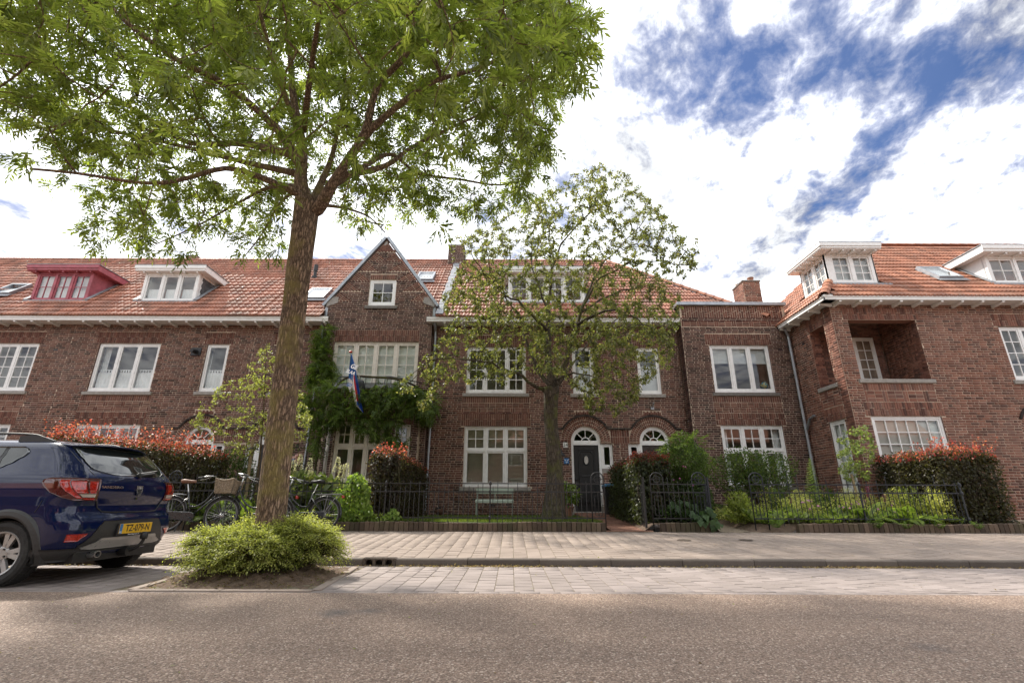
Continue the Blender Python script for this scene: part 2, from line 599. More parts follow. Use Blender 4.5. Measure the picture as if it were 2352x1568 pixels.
def M_bark(name, c0, c1, moss=None, scale=1.0):
 m, n, l, b = nt(name)
 co = objco(n, l)
 mp = n.new('ShaderNodeMapping')
 mp.inputs['Scale'].default_value = (26 * scale, 26 * scale, 5 * scale)
 l.new(co, mp.inputs[0])
 v = n.new('ShaderNodeTexVoronoi')
 v.feature = 'DISTANCE_TO_EDGE'
 v.inputs['Scale'].default_value = 1.0
 w = n.new('ShaderNodeMix')
 w.data_type = 'VECTOR'
 w.inputs[0].default_value = 0.12
 nz = n.new('ShaderNodeTexNoise')
 nz.inputs['Scale'].default_value = 3.0
 l.new(mp.outputs[0], nz.inputs['Vector'])
 l.new(mp.outputs[0], w.inputs[4])
 l.new(nz.outputs['Color'], w.inputs[5])
 ad = n.new('ShaderNodeVectorMath')
 ad.operation = 'MULTIPLY_ADD'
 l.new(nz.outputs['Color'], ad.inputs[0])
 ad.inputs[1].default_value = (0.9, 0.9, 0.9)
 l.new(mp.outputs[0], ad.inputs[2])
 l.new(ad.outputs[0], v.inputs['Vector'])
 ridge = ramp(n, l, v.outputs['Distance'], [(0.0, (0, 0, 0)), (0.22, (1, 1, 1))])
 g = noise(n, l, 40, 5, 0.7)
 c = mixc(n, l, ridge, c0, c1)
 c = mixc(n, l, 1.0, c, ramp(n, l, g, [(0.25, (0.65,) * 3), (0.75, (1.25,) * 3)]), 'MULTIPLY')
 if moss:
  f = mathn(n, l, 'MULTIPLY', mathn(n, l, 'SUBTRACT', noise(n, l, 2.6, 6, 0.65), 0.47, True), 6.0, True)
  c = mixc(n, l, f, c, moss)
 l.new(c, b.inputs['Base Color'])
 b.inputs['Roughness'].default_value = 0.9
 b.inputs['Specular IOR Level'].default_value = 0.2
 h = mathn(n, l, 'ADD', mathn(n, l, 'MULTIPLY', ridge, 1.0), mathn(n, l, 'MULTIPLY', g, 0.5))
 l.new(bump(n, l, h, 0.9, 0.02), b.inputs['Normal'])
 return m


MT['bark_ash'] = M_bark('bark_ash', (0.095, 0.062, 0.043), (0.33, 0.225, 0.155), (0.25, 0.195, 0.075), 1.25)
MT['bark_small'] = M_bark('bark_small', (0.05, 0.04, 0.03), (0.13, 0.105, 0.08), (0.115, 0.115, 0.041), 1.2)
MT['bark_young'] = M_bark('bark_young', (0.11, 0.08, 0.05), (0.24, 0.18, 0.11), None, 2.0)


def M_road():
 """surface dressing: rounded chippings in brown, grey and cream"""
 m, n, l, b = nt('road_chippings')
 co = objco(n, l)
 v = n.new('ShaderNodeTexVoronoi')
 v.inputs['Scale'].default_value = 100.0
 l.new(co, v.inputs['Vector'])
 v2 = n.new('ShaderNodeTexVoronoi')
 v2.inputs['Scale'].default_value = 150.0
 l.new(co, v2.inputs['Vector'])
 sp = n.new('ShaderNodeSeparateColor')
 l.new(v.outputs['Color'], sp.inputs[0])
 c = ramp(n, l, sp.outputs[0], [(0.0, (0.205, 0.136, 0.105)), (0.25, (0.310, 0.207, 0.160)), (0.5, (0.391, 0.262, 0.203)), (0.75, (0.459, 0.314, 0.245)), (0.9, (0.558, 0.398, 0.316)), (1.0, (0.769, 0.604, 0.510))])
 sp2 = n.new('ShaderNodeSeparateColor')
 l.new(v2.outputs['Color'], sp2.inputs[0])
 c2 = ramp(n, l, sp2.outputs[0], [(0.0, (0.124, 0.085, 0.067)), (0.6, (0.291, 0.198, 0.155)), (1.0, (0.471, 0.331, 0.260))])
 pick = ramp(n, l, sp.outputs[1], [(0.3, (0, 0, 0)), (0.34, (1, 1, 1))])
 c = mixc(n, l, pick, c2, c)
 gap = ramp(n, l, v.outputs['Distance'], [(0.45, (1, 1, 1)), (0.85, (0.634, 0.558, 0.527))])
 c = mixc(n, l, 1.0, c, gap, 'MULTIPLY')
 broad = ramp(n, l, noise(n, l, 0.55, 5, 0.6), [(0.3, (0.726, 0.788, 0.800)), (0.7, (0.726, 0.788, 0.800))])
 c = mixc(n, l, 1.0, c, broad, 'MULTIPLY')
 mp = n.new('ShaderNodeMapping')
 mp.inputs['Scale'].default_value = (0.12, 1.3, 1.0)
 l.new(co, mp.inputs[0])
 c = mixc(n, l, 1.0, c, ramp(n, l, noise(n, l, 1.0, 3, 0.5, mp.outputs[0]), [(0.35, (0.90, 0.90, 0.90)), (0.65, (1.07, 1.07, 1.06))]), 'MULTIPLY')
 for sx, sy, sr in ((-1.40, 4.30, 0.16), (-1.15, 4.36, 0.12), (2.6, 3.4, 0.10), (-3.9, 3.6, 0.12)):
  dn = n.new('ShaderNodeVectorMath')
  dn.operation = 'DISTANCE'
  l.new(co, dn.inputs[0])
  dn.inputs[1].default_value = (sx, sy, 0.0)
  w_ = mathn(n, l, 'ADD', dn.outputs['Value'], mathn(n, l, 'MULTIPLY', noise(n, l, 9.0, 4), 0.22))
  c = mixc(n, l, ramp(n, l, w_, [(sr, (0.55, 0.55, 0.55)), (sr + 0.14, (0, 0, 0))]), c, (0.06, 0.06, 0.068))
 l.new(c, b.inputs['Base Color'])
 b.inputs['Roughness'].default_value = 0.75
 b.inputs['Specular IOR Level'].default_value = 0.35
 hgt = mathn(n, l, 'SUBTRACT', 1.0, v.outputs['Distance'])
 l.new(bump(n, l, hgt, 0.8, 0.008), b.inputs['Normal'])
 return m


MT['road'] = M_road()


def M_ground(name, c0, c1, scale=9.0):
 m, n, l, b = nt(name)
 x = noise(n, l, scale, 8, 0.7)
 y = noise(n, l, scale * 9, 4, 0.7)
 c = ramp(n, l, x, [(0.3, c0), (0.7, c1)])
 c = mixc(n, l, 1.0, c, ramp(n, l, y, [(0.3, (0.6,) * 3), (0.7, (1.3,) * 3)]), 'MULTIPLY')
 l.new(c, b.inputs['Base Color'])
 b.inputs['Roughness'].default_value = 0.95
 l.new(bump(n, l, mathn(n, l, 'ADD', x, mathn(n, l, 'MULTIPLY', y, 0.4)), 0.9, 0.03), b.inputs['Normal'])
 return m


MT['soil'] = M_ground('garden_soil', (0.085, 0.055, 0.038), (0.19, 0.13, 0.09))
MT['joint'] = M_ground('paver_joint_sand', (0.13, 0.105, 0.068), (0.20, 0.165, 0.11), 4)
MT['sandy'] = M_ground('sandy_path', (0.17, 0.13, 0.09), (0.30, 0.24, 0.17), 6)
MT['lawn'] = M_ground('lawn_soil', (0.05, 0.085, 0.02), (0.085, 0.13, 0.03), 12)


# ================================================================== laid pieces (bricks, pavers, tiles)
def unit_brick(seed):
 r_ = random.Random(seed)
 j = lambda a: r_.uniform(-a, a)
 v = []
 for n_, k in ((-1, 1.0), (0.55, 1.0), (1.0, 0.955)):
  for a, b in ((-1, -1), (1, -1), (1, 1), (-1, 1)):
   kb = k if k == 1 else 0.90
   v.append((a * k + j(0.012), b * kb + j(0.035), n_ + (j(0.12) if n_ == 1.0 else 0)))
 f = []
 for i in range(2):
  for q in range(4):
   f.append((i * 4 + q, i * 4 + (q + 1) % 4, i * 4 + 4 + (q + 1) % 4, i * 4 + 4 + q))
 f.append((8, 9, 10, 11))
 return np.array(v), np.array(f)


def unit_paver(seed):
 r_ = random.Random(seed)
 v = []
 for n_, k in ((-1, 1.0), (0.9, 1.0), (1.0, 0.982)):
  for a, b in ((-1, -1), (1, -1), (1, 1), (-1, 1)):
   v.append((a * k, b * k, n_ + (r_.uniform(-0.05, 0.05) if n_ == 1 else 0)))
 f = [(i * 4 + q, i * 4 + (q + 1) % 4, i * 4 + 4 + (q + 1) % 4, i * 4 + 4 + q) for i in range(2) for q in range(4)] + [(8, 9, 10, 11)]
 return np.array(v), np.array(f)


def unit_tile(seed):
 """interlocking clay tile: two rolls across, thick lower edge lapping over the course below"""
 r_ = random.Random(seed)
 xs = np.linspace(-1.0, 1.0, 11)
 prof = 0.5 + 0.5 * np.cos((xs + 1) * PI * 2)
 v = []
 t = r_.uniform(-0.1, 0.1)
 for yv, lift in ((-1.12, 1.15), (-1.12, 2.0), (1.1, 0.72)):
  for x, h in zip(xs, prof):
   v.append((x * 0.985, yv, lift - 1 + h * 0.95 + t * x * 0.3 - (0.75 if lift == 1.15 else 0)))
 n_ = len(xs)
 f = []
 for i in range(n_ - 1):
  f.append((i, i + 1, n_ + i + 1, n_ + i))
  f.append((n_ + i, n_ + i + 1, 2 * n_ + i + 1, 2 * n_ + i))
 return np.array(v), np.array(f)


UNITS = {'brick': [unit_brick(i) for i in range(5)], 'paver': [unit_paver(i) for i in range(4)], 'tile': [unit_tile(i) for i in range(3)]}
UMESH = {}


def unit_mesh(kind, k, mat, name):
 key = (kind, k, mat.name)
 if key not in UMESH:
  v, f = UNITS[kind][k]
  me = bpy.data.meshes.new(name)
  me.from_pydata(v.tolist(), [], f.tolist())
  me.materials.append(mat)
  if kind == 'tile':
   me.polygons.foreach_set('use_smooth', [i % 2 == 1 for i in range(len(f))])
  me.update()
  UMESH[key] = me
 return UMESH[key]


class Pieces:
 def __init__(self):
  self.c, self.a = [], []

 def add(self, c, U, V, N):
  """centre and three scaled half axes"""
  self.c.append(tuple(c))
  self.a.append((tuple(U), tuple(V), tuple(N)))

 def build(self, name, kind, mat, parent, top=300, ok=None):
  if not self.c:
   return
  Cn, An = np.array(self.c), np.array(self.a)          # (n,3), (n,3 axes,3)
  n_ = len(Cn)
  u, v, d = project(Cn)
  vis = (d > 0.5) & (u > -10) & (u < 2362) & (v > -10) & (v < 1578)
  size = np.linalg.norm(An[:, 0], axis=1) * np.linalg.norm(An[:, 1], axis=1) / np.maximum(d, 0.5) ** 2
  size = np.where(vis, size, 0)
  if ok is not None:
   size = size * ok(Cn)
  order = np.argsort(-size, kind='stable')
  single = [i for i in order[:top] if size[i] > 0]
  rest = np.setdiff1d(np.arange(n_), np.array(single, int))
  units = UNITS[kind]
  off = np.array(ORG[parent])
  for i in single:
   k = int(rng.integers(len(units)))
   o = bpy.data.objects.new(name, unit_mesh(kind, k, mat, name))
   COL.objects.link(o)
   o.parent = parent
   A = An[i]
   M = Matrix(((A[0][0], A[1][0], A[2][0], Cn[i][0] - off[0]), (A[0][1], A[1][1], A[2][1], Cn[i][1] - off[1]),
      (A[0][2], A[1][2], A[2][2], Cn[i][2] - off[2]), (0, 0, 0, 1)))
   o.matrix_basis = M
   ORG[o] = ORG[parent]
  if len(rest):
   Vs, Fs, base = [], [], 0
   pick = rng.integers(len(units), size=len(rest))
   for k, (uv, uf) in enumerate(units):
    idx = rest[pick == k]
    if not len(idx):
     continue
    P = Cn[idx][:, None, :] + np.einsum('vk,nkj->nvj', uv, An[idx])
    Vs.append(P.reshape(-1, 3))
    F = uf[None] + (np.arange(len(idx)) * len(uv))[:, None, None] + base
    Fs.append(F.reshape(-1, 4))
    base += len(idx) * len(uv)
   o = np_mesh(name, np.concatenate(Vs), np.concatenate(Fs), mat, parent, kind='stuff')


class Wall:
 """brickwork laid on a flat frame"""
 def __init__(self, F):
  self.F, self.P, self.S, self.ex, self.ivs = F, Pieces(), Pieces(), [], []

 def hole(self, s0, s1, z0, z1):
  self.ex.append(lambda a, b: (s0, s1) if (a + b) / 2 > z0 and (a + b) / 2 < z1 else None)

 def disc(self, cs, cz, r, zmin):
  def f(a, b):
   z = (a + b) / 2
   if z < zmin or abs(z - cz) >= r:
    return None
   h = math.sqrt(r * r - (z - cz) ** 2) if z > cz else r
   return cs - h, cs + h
  self.ex.append(f)

 def one(self, P, s, z, a, b, rot=0.0, th=0.012, proud=0.0):
  F = self.F
  c, sn = math.cos(rot), math.sin(rot)
  U, V = F.U * c + F.V * sn, F.V * c - F.U * sn
  P.add(F.p(s, z, proud + random.uniform(-0.0035, 0.0035) - 0.004), U * a, V * b, F.N * th)

 def lay(self, s0, s1, z0, z1, interval=None, course=0.0725, L=0.222, joint=0.012):
  z = z0
  r_ = 0
  while z + course * 0.6 <= z1:
   za, zb = z, min(z + course, z1)
   iv = [(s0, s1)]
   if interval:
    q = interval(za, zb)
    iv = [(max(s0, q[0]), min(s1, q[1]))] if q else []
   for e in self.ex:
    q = e(za, zb)
    if not q:
     continue
    new = []
    for a, b in iv:
     if q[1] <= a or q[0] >= b:
      new.append((a, b))
     else:
      if q[0] > a: new.append((a, q[0]))
      if q[1] < b: new.append((q[1], b))
    iv = new
   pat = (L, L, L / 2) if r_ % 2 else (L, L / 2, L)
   for a, b in iv:
    x = math.floor(a / (2.5 * L)) * 2.5 * L + ((r_ * 0.618) % 1.0) * 0.25 * L + (r_ % 2) * 0.75 * L - 2.5 * L
    i = 0
    while x < b:
     w = pat[i % 3]
     i += 1
     p, q = max(x, a), min(x + w, b)
     x += w
     if q - p < 0.035:
      continue
     self.one(self.P, (p + q) / 2, (za + zb) / 2, (q - p - joint) / 2 * random.uniform(0.985, 1.0), (zb - za - joint) / 2, random.uniform(-0.006, 0.006))
   z += course
   r_ += 1

 def soldiers(self, s0, s1, z0, z1, w=0.0725, joint=0.012, proud=0.0, saw=0.0, P=None):
  n_ = max(1, round((s1 - s0) / w))
  w = (s1 - s0) / n_
  for i in range(n_):
   a, b = z0, z1
   if saw and i % 2:
    b -= saw
   self.one(P or self.S, s0 + (i + 0.5) * w, (a + b) / 2, (w - joint) / 2, (b - a - joint) / 2, random.uniform(-0.01, 0.01), proud=proud)

 def toothed(self, s0, s1, z0, z1):
  """two courses of soldiers that interlock in a toothed line"""
  zm = (z0 + z1) / 2
  n_ = max(2, round((s1 - s0) / 0.0725))
  w = (s1 - s0) / n_
  for i in range(n_):
   k = zm + (0.03 if (i // 2) % 2 else -0.03)
   pr = 0.008 if (i // 2) % 2 else 0.0
   self.one(self.S, s0 + (i + 0.5) * w, (z0 + k) / 2, (w - 0.012) / 2, (k - z0 - 0.012) / 2, 0, proud=pr)
   self.one(self.S, s0 + (i + 0.5) * w, (k + z1) / 2, (w - 0.012) / 2, (z1 - k - 0.012) / 2, 0, proud=0.008 - pr)

 def weave(self, s0, s1, z0, z1):
  """basket weave of upright and flat bricks"""
  nx, nz = max(1, round((s1 - s0) / 0.3)), max(1, round((z1 - z0) / 0.2175))
  w, h = (s1 - s0) / nx, (z1 - z0) / nz
  for i in range(nx):
   for k in range(nz):
    a, b = s0 + i * w, z0 + k * h
    up = 0.0725
    flip = (i + k) % 2
    self.one(self.S, a + (up / 2 if not flip else w - up / 2), b + h / 2, (up - 0.012) / 2, (h - 0.012) / 2)
    for q in range(3):
     c = a + up if not flip else a
     self.one(self.S, c + (w - up) / 2, b + (q + 0.5) * h / 3, (w - up - 0.012) / 2, (h / 3 - 0.012) / 2)

 def arch(self, cs, cz, r0, rings, a0=0.0, a1=PI, ring_h=0.11):
  for k in range(rings):
   ra = r0 + k * ring_h
   n_ = max(3, int((a1 - a0) * (ra + ring_h / 2) / 0.068))
   for i in range(n_):
    t = a0 + (a1 - a0) * (i + 0.5) / n_
    rm = ra + ring_h / 2
    self.one(self.S, cs + math.cos(t) * rm, cz + math.sin(t) * rm, ((a1 - a0) / n_ * rm - 0.013) / 2, (ring_h - 0.011) / 2, t - PI / 2)

 def build(self, parent, mat, smat=None, ok=None, top=300):
  self.P.build('brick', 'brick', mat, parent, top, ok)
  self.S.build('trim_brick', 'brick', smat or MT['brick_soldier'], parent, top, ok)


def backing(mb, F, s0, s1, z0, z1, holes, thick=0.3):
 """masonry body with openings left out"""
 S = sorted({s0, s1, *[min(max(h[i], s0), s1) for h in holes for i in (0, 1)]})
 Z = sorted({z0, z1, *[min(max(h[i], z0), z1) for h in holes for i in (2, 3)]})
 for a, b in zip(Z[:-1], Z[1:]):
  run = None
  for c, d in zip(S[:-1], S[1:]):
   m = ((c + d) / 2, (a + b) / 2)
   solid = not any(h[0] < m[0] < h[1] and h[2] < m[1] < h[3] for h in holes)
   if solid:
    run = [c, d] if run is None else [run[0], d]
   elif run:
    mb.bx(run[0], run[1], a, b, -thick, 0, F)
    mb.m[-6:] = [1, 0, 1, 1, 1, 1]
    run = None
  if run:
   mb.bx(run[0], run[1], a, b, -thick, 0, F)
   mb.m[-6:] = [1, 0, 1, 1, 1, 1]


# ================================================================== the street
KERB_Y, PAVE0, PAVE1 = 7.18, 7.31, 10.67
Z0, Z1 = 0.092, 0.246
PSL = math.atan2(Z1 - Z0, PAVE1 - PAVE0)


def pave_z(y):
 return Z0 + (y - PAVE0) * (Z1 - Z0) / (PAVE1 - PAVE0)


def sheet(name, x0, x1, y0, y1, z, mat, parent=None, nx=1, ny=1, zf=None):
 xs, ys = np.linspace(x0, x1, nx + 1), np.linspace(y0, y1, ny + 1)
 V = [(x, y, zf(x, y) if zf else z) for y in ys for x in xs]
 F = [(j * (nx + 1) + i, j * (nx + 1) + i + 1, (j + 1) * (nx + 1) + i + 1, (j + 1) * (nx + 1) + i) for j in range(ny) for i in range(nx)]
 o = np_mesh(name, V, F, mat, parent, smooth=True)
 o['kind'] = 'structure'
 return o


sheet('ground', -600, 600, -600, 600, -0.12, MT['soil'])
sheet('road', -60, 60, -14, 5.165, 0.0, MT['road'])

park = sheet('parking_strip', -16, 16, 5.165, 7.18, -0.0045, MT['joint'])
P = Pieces()
PIT = (-3.93, -1.98, 5.265, 6.99)
GX = -0.168
for i in range(-78, 80):
 x = GX + i * 0.2 + 0.1
 P.add((x + 0.05, 5.215, -0.03), (0.0985, 0, 0), (0, 0.048, 0), (0, 0, 0.03 + random.uniform(-0.001, 0.001)))
 y = 5.267 - (0.1 if i % 2 else 0.0) + random.uniform(-0.012, 0.012)
 while y < 7.175:
  a, b = max(y, 5.267), min(y + 0.2, 7.178)
  y += 0.2
  if b - a < 0.03:
   continue
  m = (a + b) / 2
  if PIT[0] - 0.02 < x < PIT[1] + 0.02 and m < PIT[3]:
   continue
  t = random.uniform(-0.0015, 0.0015)
  P.add((x, m, -0.03 + random.uniform(-0.0012, 0.0012)), (0.0965, 0, t), (0, (b - a) / 2 - 0.0032, random.uniform(-0.0012, 0.0012)), (-t * 0.3, 0, 0.03))
P.build('paver', 'paver', MT['paver_street'], park, ok=lambda c: np.where(c[:, 0] < -4.2, 0.3, 1.0))

pave = sheet('pavement', -18, 18, PAVE0, PAVE1, 0, MT['joint'], zf=lambda x, y: pave_z(y) - 0.0045)
P = Pieces()
Vd, Nd = Vector((0, math.cos(PSL), math.sin(PSL))), Vector((0, -math.sin(PSL), math.cos(PSL)))
COVERS = [(4.08, 12.12), (5.37, 12.2)]
covers = []
for u_, v_ in ((1572.7, 1238.9), (1714.6, 1238.4)):
 x_, y_ = u_ - 1176, 784 - v_
 d_ = Vector((x_ / 1097, math.cos(PITCH) - y_ / 1097 * math.sin(PITCH), math.sin(PITCH) + y_ / 1097 * math.cos(PITCH)))
 # intersection with the pavement plane
 k = (Z0 - EYE - PAVE0 * math.tan(PSL)) / (d_.z - d_.y * math.tan(PSL))
 covers.append((d_.x * k, d_.y * k))
for i in range(-88, 90):
 x = GX + i * 0.2 + 0.1
 y = PAVE0 - (0.1 if i % 2 else 0.0) + random.uniform(-0.015, 0.015)
 while y < PAVE1 - 0.01:
  a, b = max(y, PAVE0 + 0.004), min(y + 0.2, PAVE1)
  y += 0.2
  if b - a < 0.03:
   continue
  m = (a + b) / 2
  if any(math.hypot(x - cx, m - cy) < 0.13 for cx, cy in covers):
   pass
  t = random.uniform(-0.0018, 0.0018)
  c = Vector((x, m, pave_z(m) - 0.03 + random.uniform(-0.0014, 0.0014)))
  P.add(c, (0.0967, 0, t), Vd * ((b - a) / 2 - 0.003), Nd * 0.03)
P.build('paver', 'paver', MT['paver'], pave, ok=lambda c: np.where((c[:, 0] < -2.2) & (c[:, 0] > -5.5), 0.2, 1.0))

# kerb of one metre stones, with the street drain let into it
kerb = sheet('kerb', -18, 18, 7.2, 7.3, -0.08, MT['joint'])
xs = [-18 + 0.0]
kx = [-1.585 + 0.985 * k for k in range(0, 20)]
left = [-2.045 - 1.0 * k for k in range(0, 16)]
spans = [(a, b) for a, b in zip(kx[:-1], kx[1:])] + [(b, a) for a, b in zip(left[:-1], left[1:])]
for a, b in spans:
 mb = MB()
 w = 0.004
 j0 = random.uniform(-0.002, 0.002)
 prof = [(KERB_Y, -0.1), (KERB_Y + j0, 0.075), (KERB_Y + 0.012, 0.090), (KERB_Y + 0.03, Z0 + 0.001), (7.308, Z0 + 0.001), (7.308, -0.1)]
 mb.loft([[Vector((x, y, z)) for y, z in prof] for x in (a + w, b - w)])
 mb.build('kerbstone', MT['kerb'], kerb)

drain = thing('street_drain', 'cast iron kerb drain with three arched openings beside the tree bush', 'drain', (-1.815, 7.2, 0))
mb = MB()
F = Fr((-2.045, 7.172, 0.0))
mb.bx(0.0, 0.46, 0.0, 0.012, -0.13, 0.0, F)
mb.bx(0.0, 0.46, 0.078, 0.098, -0.13, 0.0, F)
xs_ = [0.0, 0.045, 0.14, 0.18, 0.275, 0.315, 0.41, 0.46]
for a, b in ((0, 1), (2, 3), (4, 5), (6, 7)):
 mb.bx(xs_[a], xs_[b], 0.012, 0.078, -0.13, 0.0, F)
for a, b in ((1, 2), (3, 4), (5, 6)):       # rounded tops of the openings
 for s0, s1 in ((xs_[a], xs_[a] + 0.018), (xs_[b] - 0.018, xs_[b])):
  mb.prism([(s0, 0.078), (s1, 0.078), (s1 if s0 == xs_[a] else s0, 0.06)] if True else [], -0.1, -0.001, F)
frame_ = mb.build('drain_frame', MT['cast_iron'], drain, bevel=0.004)
mb = MB()
mb.bx(0.03, 0.43, 0.0, 0.09, -0.128, -0.115, F)
mb.build('drain_back', MT['black'], drain)
mb = MB()
for k in range(22):
 mb.bx(0.012 + k * 0.02, 0.022 + k * 0.02, 0.098, 0.104, -0.12, -0.012, F)
mb.build('grate_rib', MT['cast_iron'], drain)

for i, (cx, cy) in enumerate(covers):
 o = thing('valve_cover', ['round iron valve cover in the pavement in front of the arched gate panels',
        'round iron valve cover in the pavement in front of the sandy path'][i], 'valve cover', (cx, cy, pave_z(cy)), 'valve covers in the pavement')
 mb = MB()
 nn = 24
 Fc = Fr((cx, cy, pave_z(cy) + 0.002), (1, 0, 0), Vd, Nd)
 ring = lambda r_, h: [Fc.p(math.cos(2 * PI * q / nn) * r_, math.sin(2 * PI * q / nn) * r_, h) for q in range(nn)]
 mb.loft([ring(0.125, -0.02), ring(0.125, 0.006), ring(0.108, 0.006), ring(0.106, 0.001), ring(0.02, 0.003)])
 mb.build('cover', MT['cast_iron'], o)
 mb = MB()
 for q in range(-3, 4):
  h_ = math.sqrt(0.1 ** 2 - (q * 0.026) ** 2) * 0.9
  mb.bx(q * 0.026 - 0.006, q * 0.026 + 0.006, -h_, h_, 0.0, 0.006, Fc)
 mb.build('tread', MT['cast_iron'], o)

# tree pit
pit = sheet('tree_pit', PIT[0] - 0.0, PIT[1] + 0.0, PIT[2], PIT[3] + 0.17, 0, MT['soil'], nx=60, ny=50,
   zf=lambda x, y: -0.02 + 0.25 * math.exp(-((x + 2.95) ** 2 / 0.42 + (y - 6.2) ** 2 / 0.32)) + 0.02 * math.sin(x * 23 + y * 7) * math.sin(y * 19 - x * 5) + random.uniform(-0.008, 0.012))
for pts in (((-3.76, 5.27), (-3.97, 7.0)), ((-1.93, 5.27), (-2.08, 7.0)), ((-3.74, 5.235), (-1.95, 5.235))):
 (xa, ya), (xb, yb) = pts
 n_ = 4 if xa != xb and abs(xa - xb) > 1 else 3
 for k in range(n_):
  a, b = k / n_ + 0.003, (k + 1) / n_ - 0.003
  mb = MB()
  mb.bar((xa + (xb - xa) * a, ya + (yb - ya) * a, -0.03), (xa + (xb - xa) * b, ya + (yb - ya) * b, -0.03), 0.09, 0.088)
  mb.build('pit_edging', MT['paver'], pit, bevel=0.004)

# gardens: raised earth, lawn, paths
GZ = 0.40
gard = sheet('garden_soil', -22, 24, 10.78, 16.5, GZ, MT['soil'], nx=160, ny=30,
    zf=lambda x, y: (0.26 + (y - 10.78) * 0.05 - 0.03 if (1.95 < x < 3.0 or 4.3 < x < 5.25) and y < 15.0 else GZ - (0.16 if 5.1 < x < 6.0 and y < 10.9 else 0)) + random.uniform(-0.012, 0.012))
lawn = sheet('lawn', -2.5, 1.9, 10.84, 15.9, GZ + 0.02, MT['lawn'], nx=40, ny=30, zf=lambda x, y: GZ + 0.025 + 0.012 * math.sin(x * 2.2) * math.cos(y * 1.7))

path = sheet('garden_path', 1.98, 2.98, 10.68, 15.9, 0, MT['joint'], zf=lambda x, y: 0.25 + (y - 10.68) * 0.047)
P = Pieces()
pv = Vector((0, 1, 0.047)).normalized()
pn = Vector((0, -0.047, 1)).normalized()
for j in range(24):
 for i in range(5):
  P.add((1.98 + 0.1 + i * 0.2 + (0.0 if j % 2 else 0.0), 10.68 + 0.1 + j * 0.215, 0.25 + (0.1 + j * 0.215) * 0.047 - 0.015), (0.0965, 0, random.uniform(-0.004, 0.004)), pv * 0.048, pn * 0.03)
  P.add((1.98 + 0.1 + i * 0.2, 10.68 + 0.205 + j * 0.215, 0.25 + (0.205 + j * 0.215) * 0.047 - 0.015), (0.0965, 0, random.uniform(-0.004, 0.004)), pv * 0.048, pn * 0.03)
P.build('clay_paver', 'paver', MT['clay_paver'], path)
sheet('sandy_path', 4.33, 5.2, 10.68, 15.5, 0, MT['sandy'], nx=20, ny=60, zf=lambda x, y: 0.247 + (y - 10.68) * 0.047 + random.uniform(-0.006, 0.008))


def edging(name, label, x0, x1, n_):
 e = thing(name, label, 'garden edging', ((x0 + x1) / 2, 10.72, Z1), 'brick garden edgings along the pavement')
 w = (x1 - x0) / n_
 P_ = Pieces()
 for k in range(n_):
  x = x0 + (k + 0.5) * w
  h = 0.19 + 0.012 * math.sin(x * 1.9) + random.uniform(-0.008, 0.008)
  tl = random.uniform(-0.05, 0.05)
  P_.add((x, 10.727 + random.uniform(-0.006, 0.006), Z1 - 0.03 + h / 2), Vector((1, 0, tl)) * (w / 2 - 0.004), Vector((-tl, 0, 1)) * (h / 2 + 0.02), (0, -0.045, 0))
 P_.build('brick', 'brick', MT['edging'], e)
 mb = MB()
 mb.box(x0, x1, 10.745, 10.80, Z1 - 0.05, Z1 + 0.15)
 mb.build('bedding', MT['soil'], e)


edging('garden_edging', 'low edging of upright bricks in front of the lawn', -4.0, 1.98, 58)
edging('garden_edging', 'low edging of upright bricks behind the three bicycles', -11.5, -4.02, 72)
edging('garden_edging', 'short brick edging under the arched gate panels', 3.13, 4.25, 11)
edging('garden_edging', 'mossy brick edging in front of the foxglove bed', 6.0, 12.5, 62)


# ================================================================== windows and doors
def grid_panes(parent, F, s0, s1, z0, z1, cols, rows, d, mat, bar=0.024, sash=0.045):
 """one sash: frame with glazing bars, and every pane a piece of its own"""
 mb = MB(F)
 mb.bx(s0, s0 + sash, z0, z1, d - 0.045, d)
 mb.bx(s1 - sash, s1, z0, z1, d - 0.045, d)
 mb.bx(s0 + sash, s1 - sash, z0, z0 + sash * 1.2, d - 0.045, d - 0.001)
 mb.bx(s0 + sash, s1 - sash, z1 - sash, z1, d - 0.045, d - 0.001)
 a0, a1, b0, b1 = s0 + sash, s1 - sash, z0 + sash * 1.2, z1 - sash
 for i in range(1, cols):
  c = a0 + (a1 - a0) * i / cols
  mb.bx(c - bar / 2, c + bar / 2, b0, b1, d - 0.04, d - 0.004)
 for k in range(1, rows):
  c = b0 + (b1 - b0) * k / rows
  mb.bx(a0, a1, c - bar / 2, c + bar / 2, d - 0.039, d - 0.006)
 mb.build('sash', mat, parent)
 for i in range(cols):
  for k in range(rows):
   g = MB(F)
   w = 0.006
   q0, q1 = a0 + (a1 - a0) * i / cols, a0 + (a1 - a0) * (i + 1) / cols
   r0, r1 = b0 + (b1 - b0) * k / rows, b0 + (b1 - b0) * (k + 1) / rows
   t = random.uniform(-0.0012, 0.0012)
   g.bx(q0 + w, q1 - w, r0 + w, r1 - w, d - 0.028 + t, d - 0.022 + t)
   g.build('pane', MT['glass'], parent)


def cloth(parent, F, s0, s1, z0, z1, d, mat, folds=8, amp=0.02, name='curtain', taper=0.0):
 nx, nz = max(12, folds * 4), 6
 V, Fc = [], []
 for k in range(nz + 1):
  for i in range(nx + 1):
   t = i / nx
   zz = z0 + (z1 - z0) * k / nz
   sh = 1 - taper * (1 - abs(2 * k / nz - 1))
   ph = t * folds * 2 * PI + 0.6 * math.sin(t * 9)
   V.append(F.p(s0 + (s1 - s0) * t * sh, zz - (0.008 * math.sin(t * 11) if k == 0 else 0), d + amp * math.sin(ph) * (0.5 + 0.5 * (1 - k / nz))))
 for k in range(nz):
  for i in range(nx):
   a = k * (nx + 1) + i
   Fc.append((a, a + 1, a + nx + 2, a + nx + 1))
 return np_mesh(name, V, Fc, mat, parent, smooth=True)


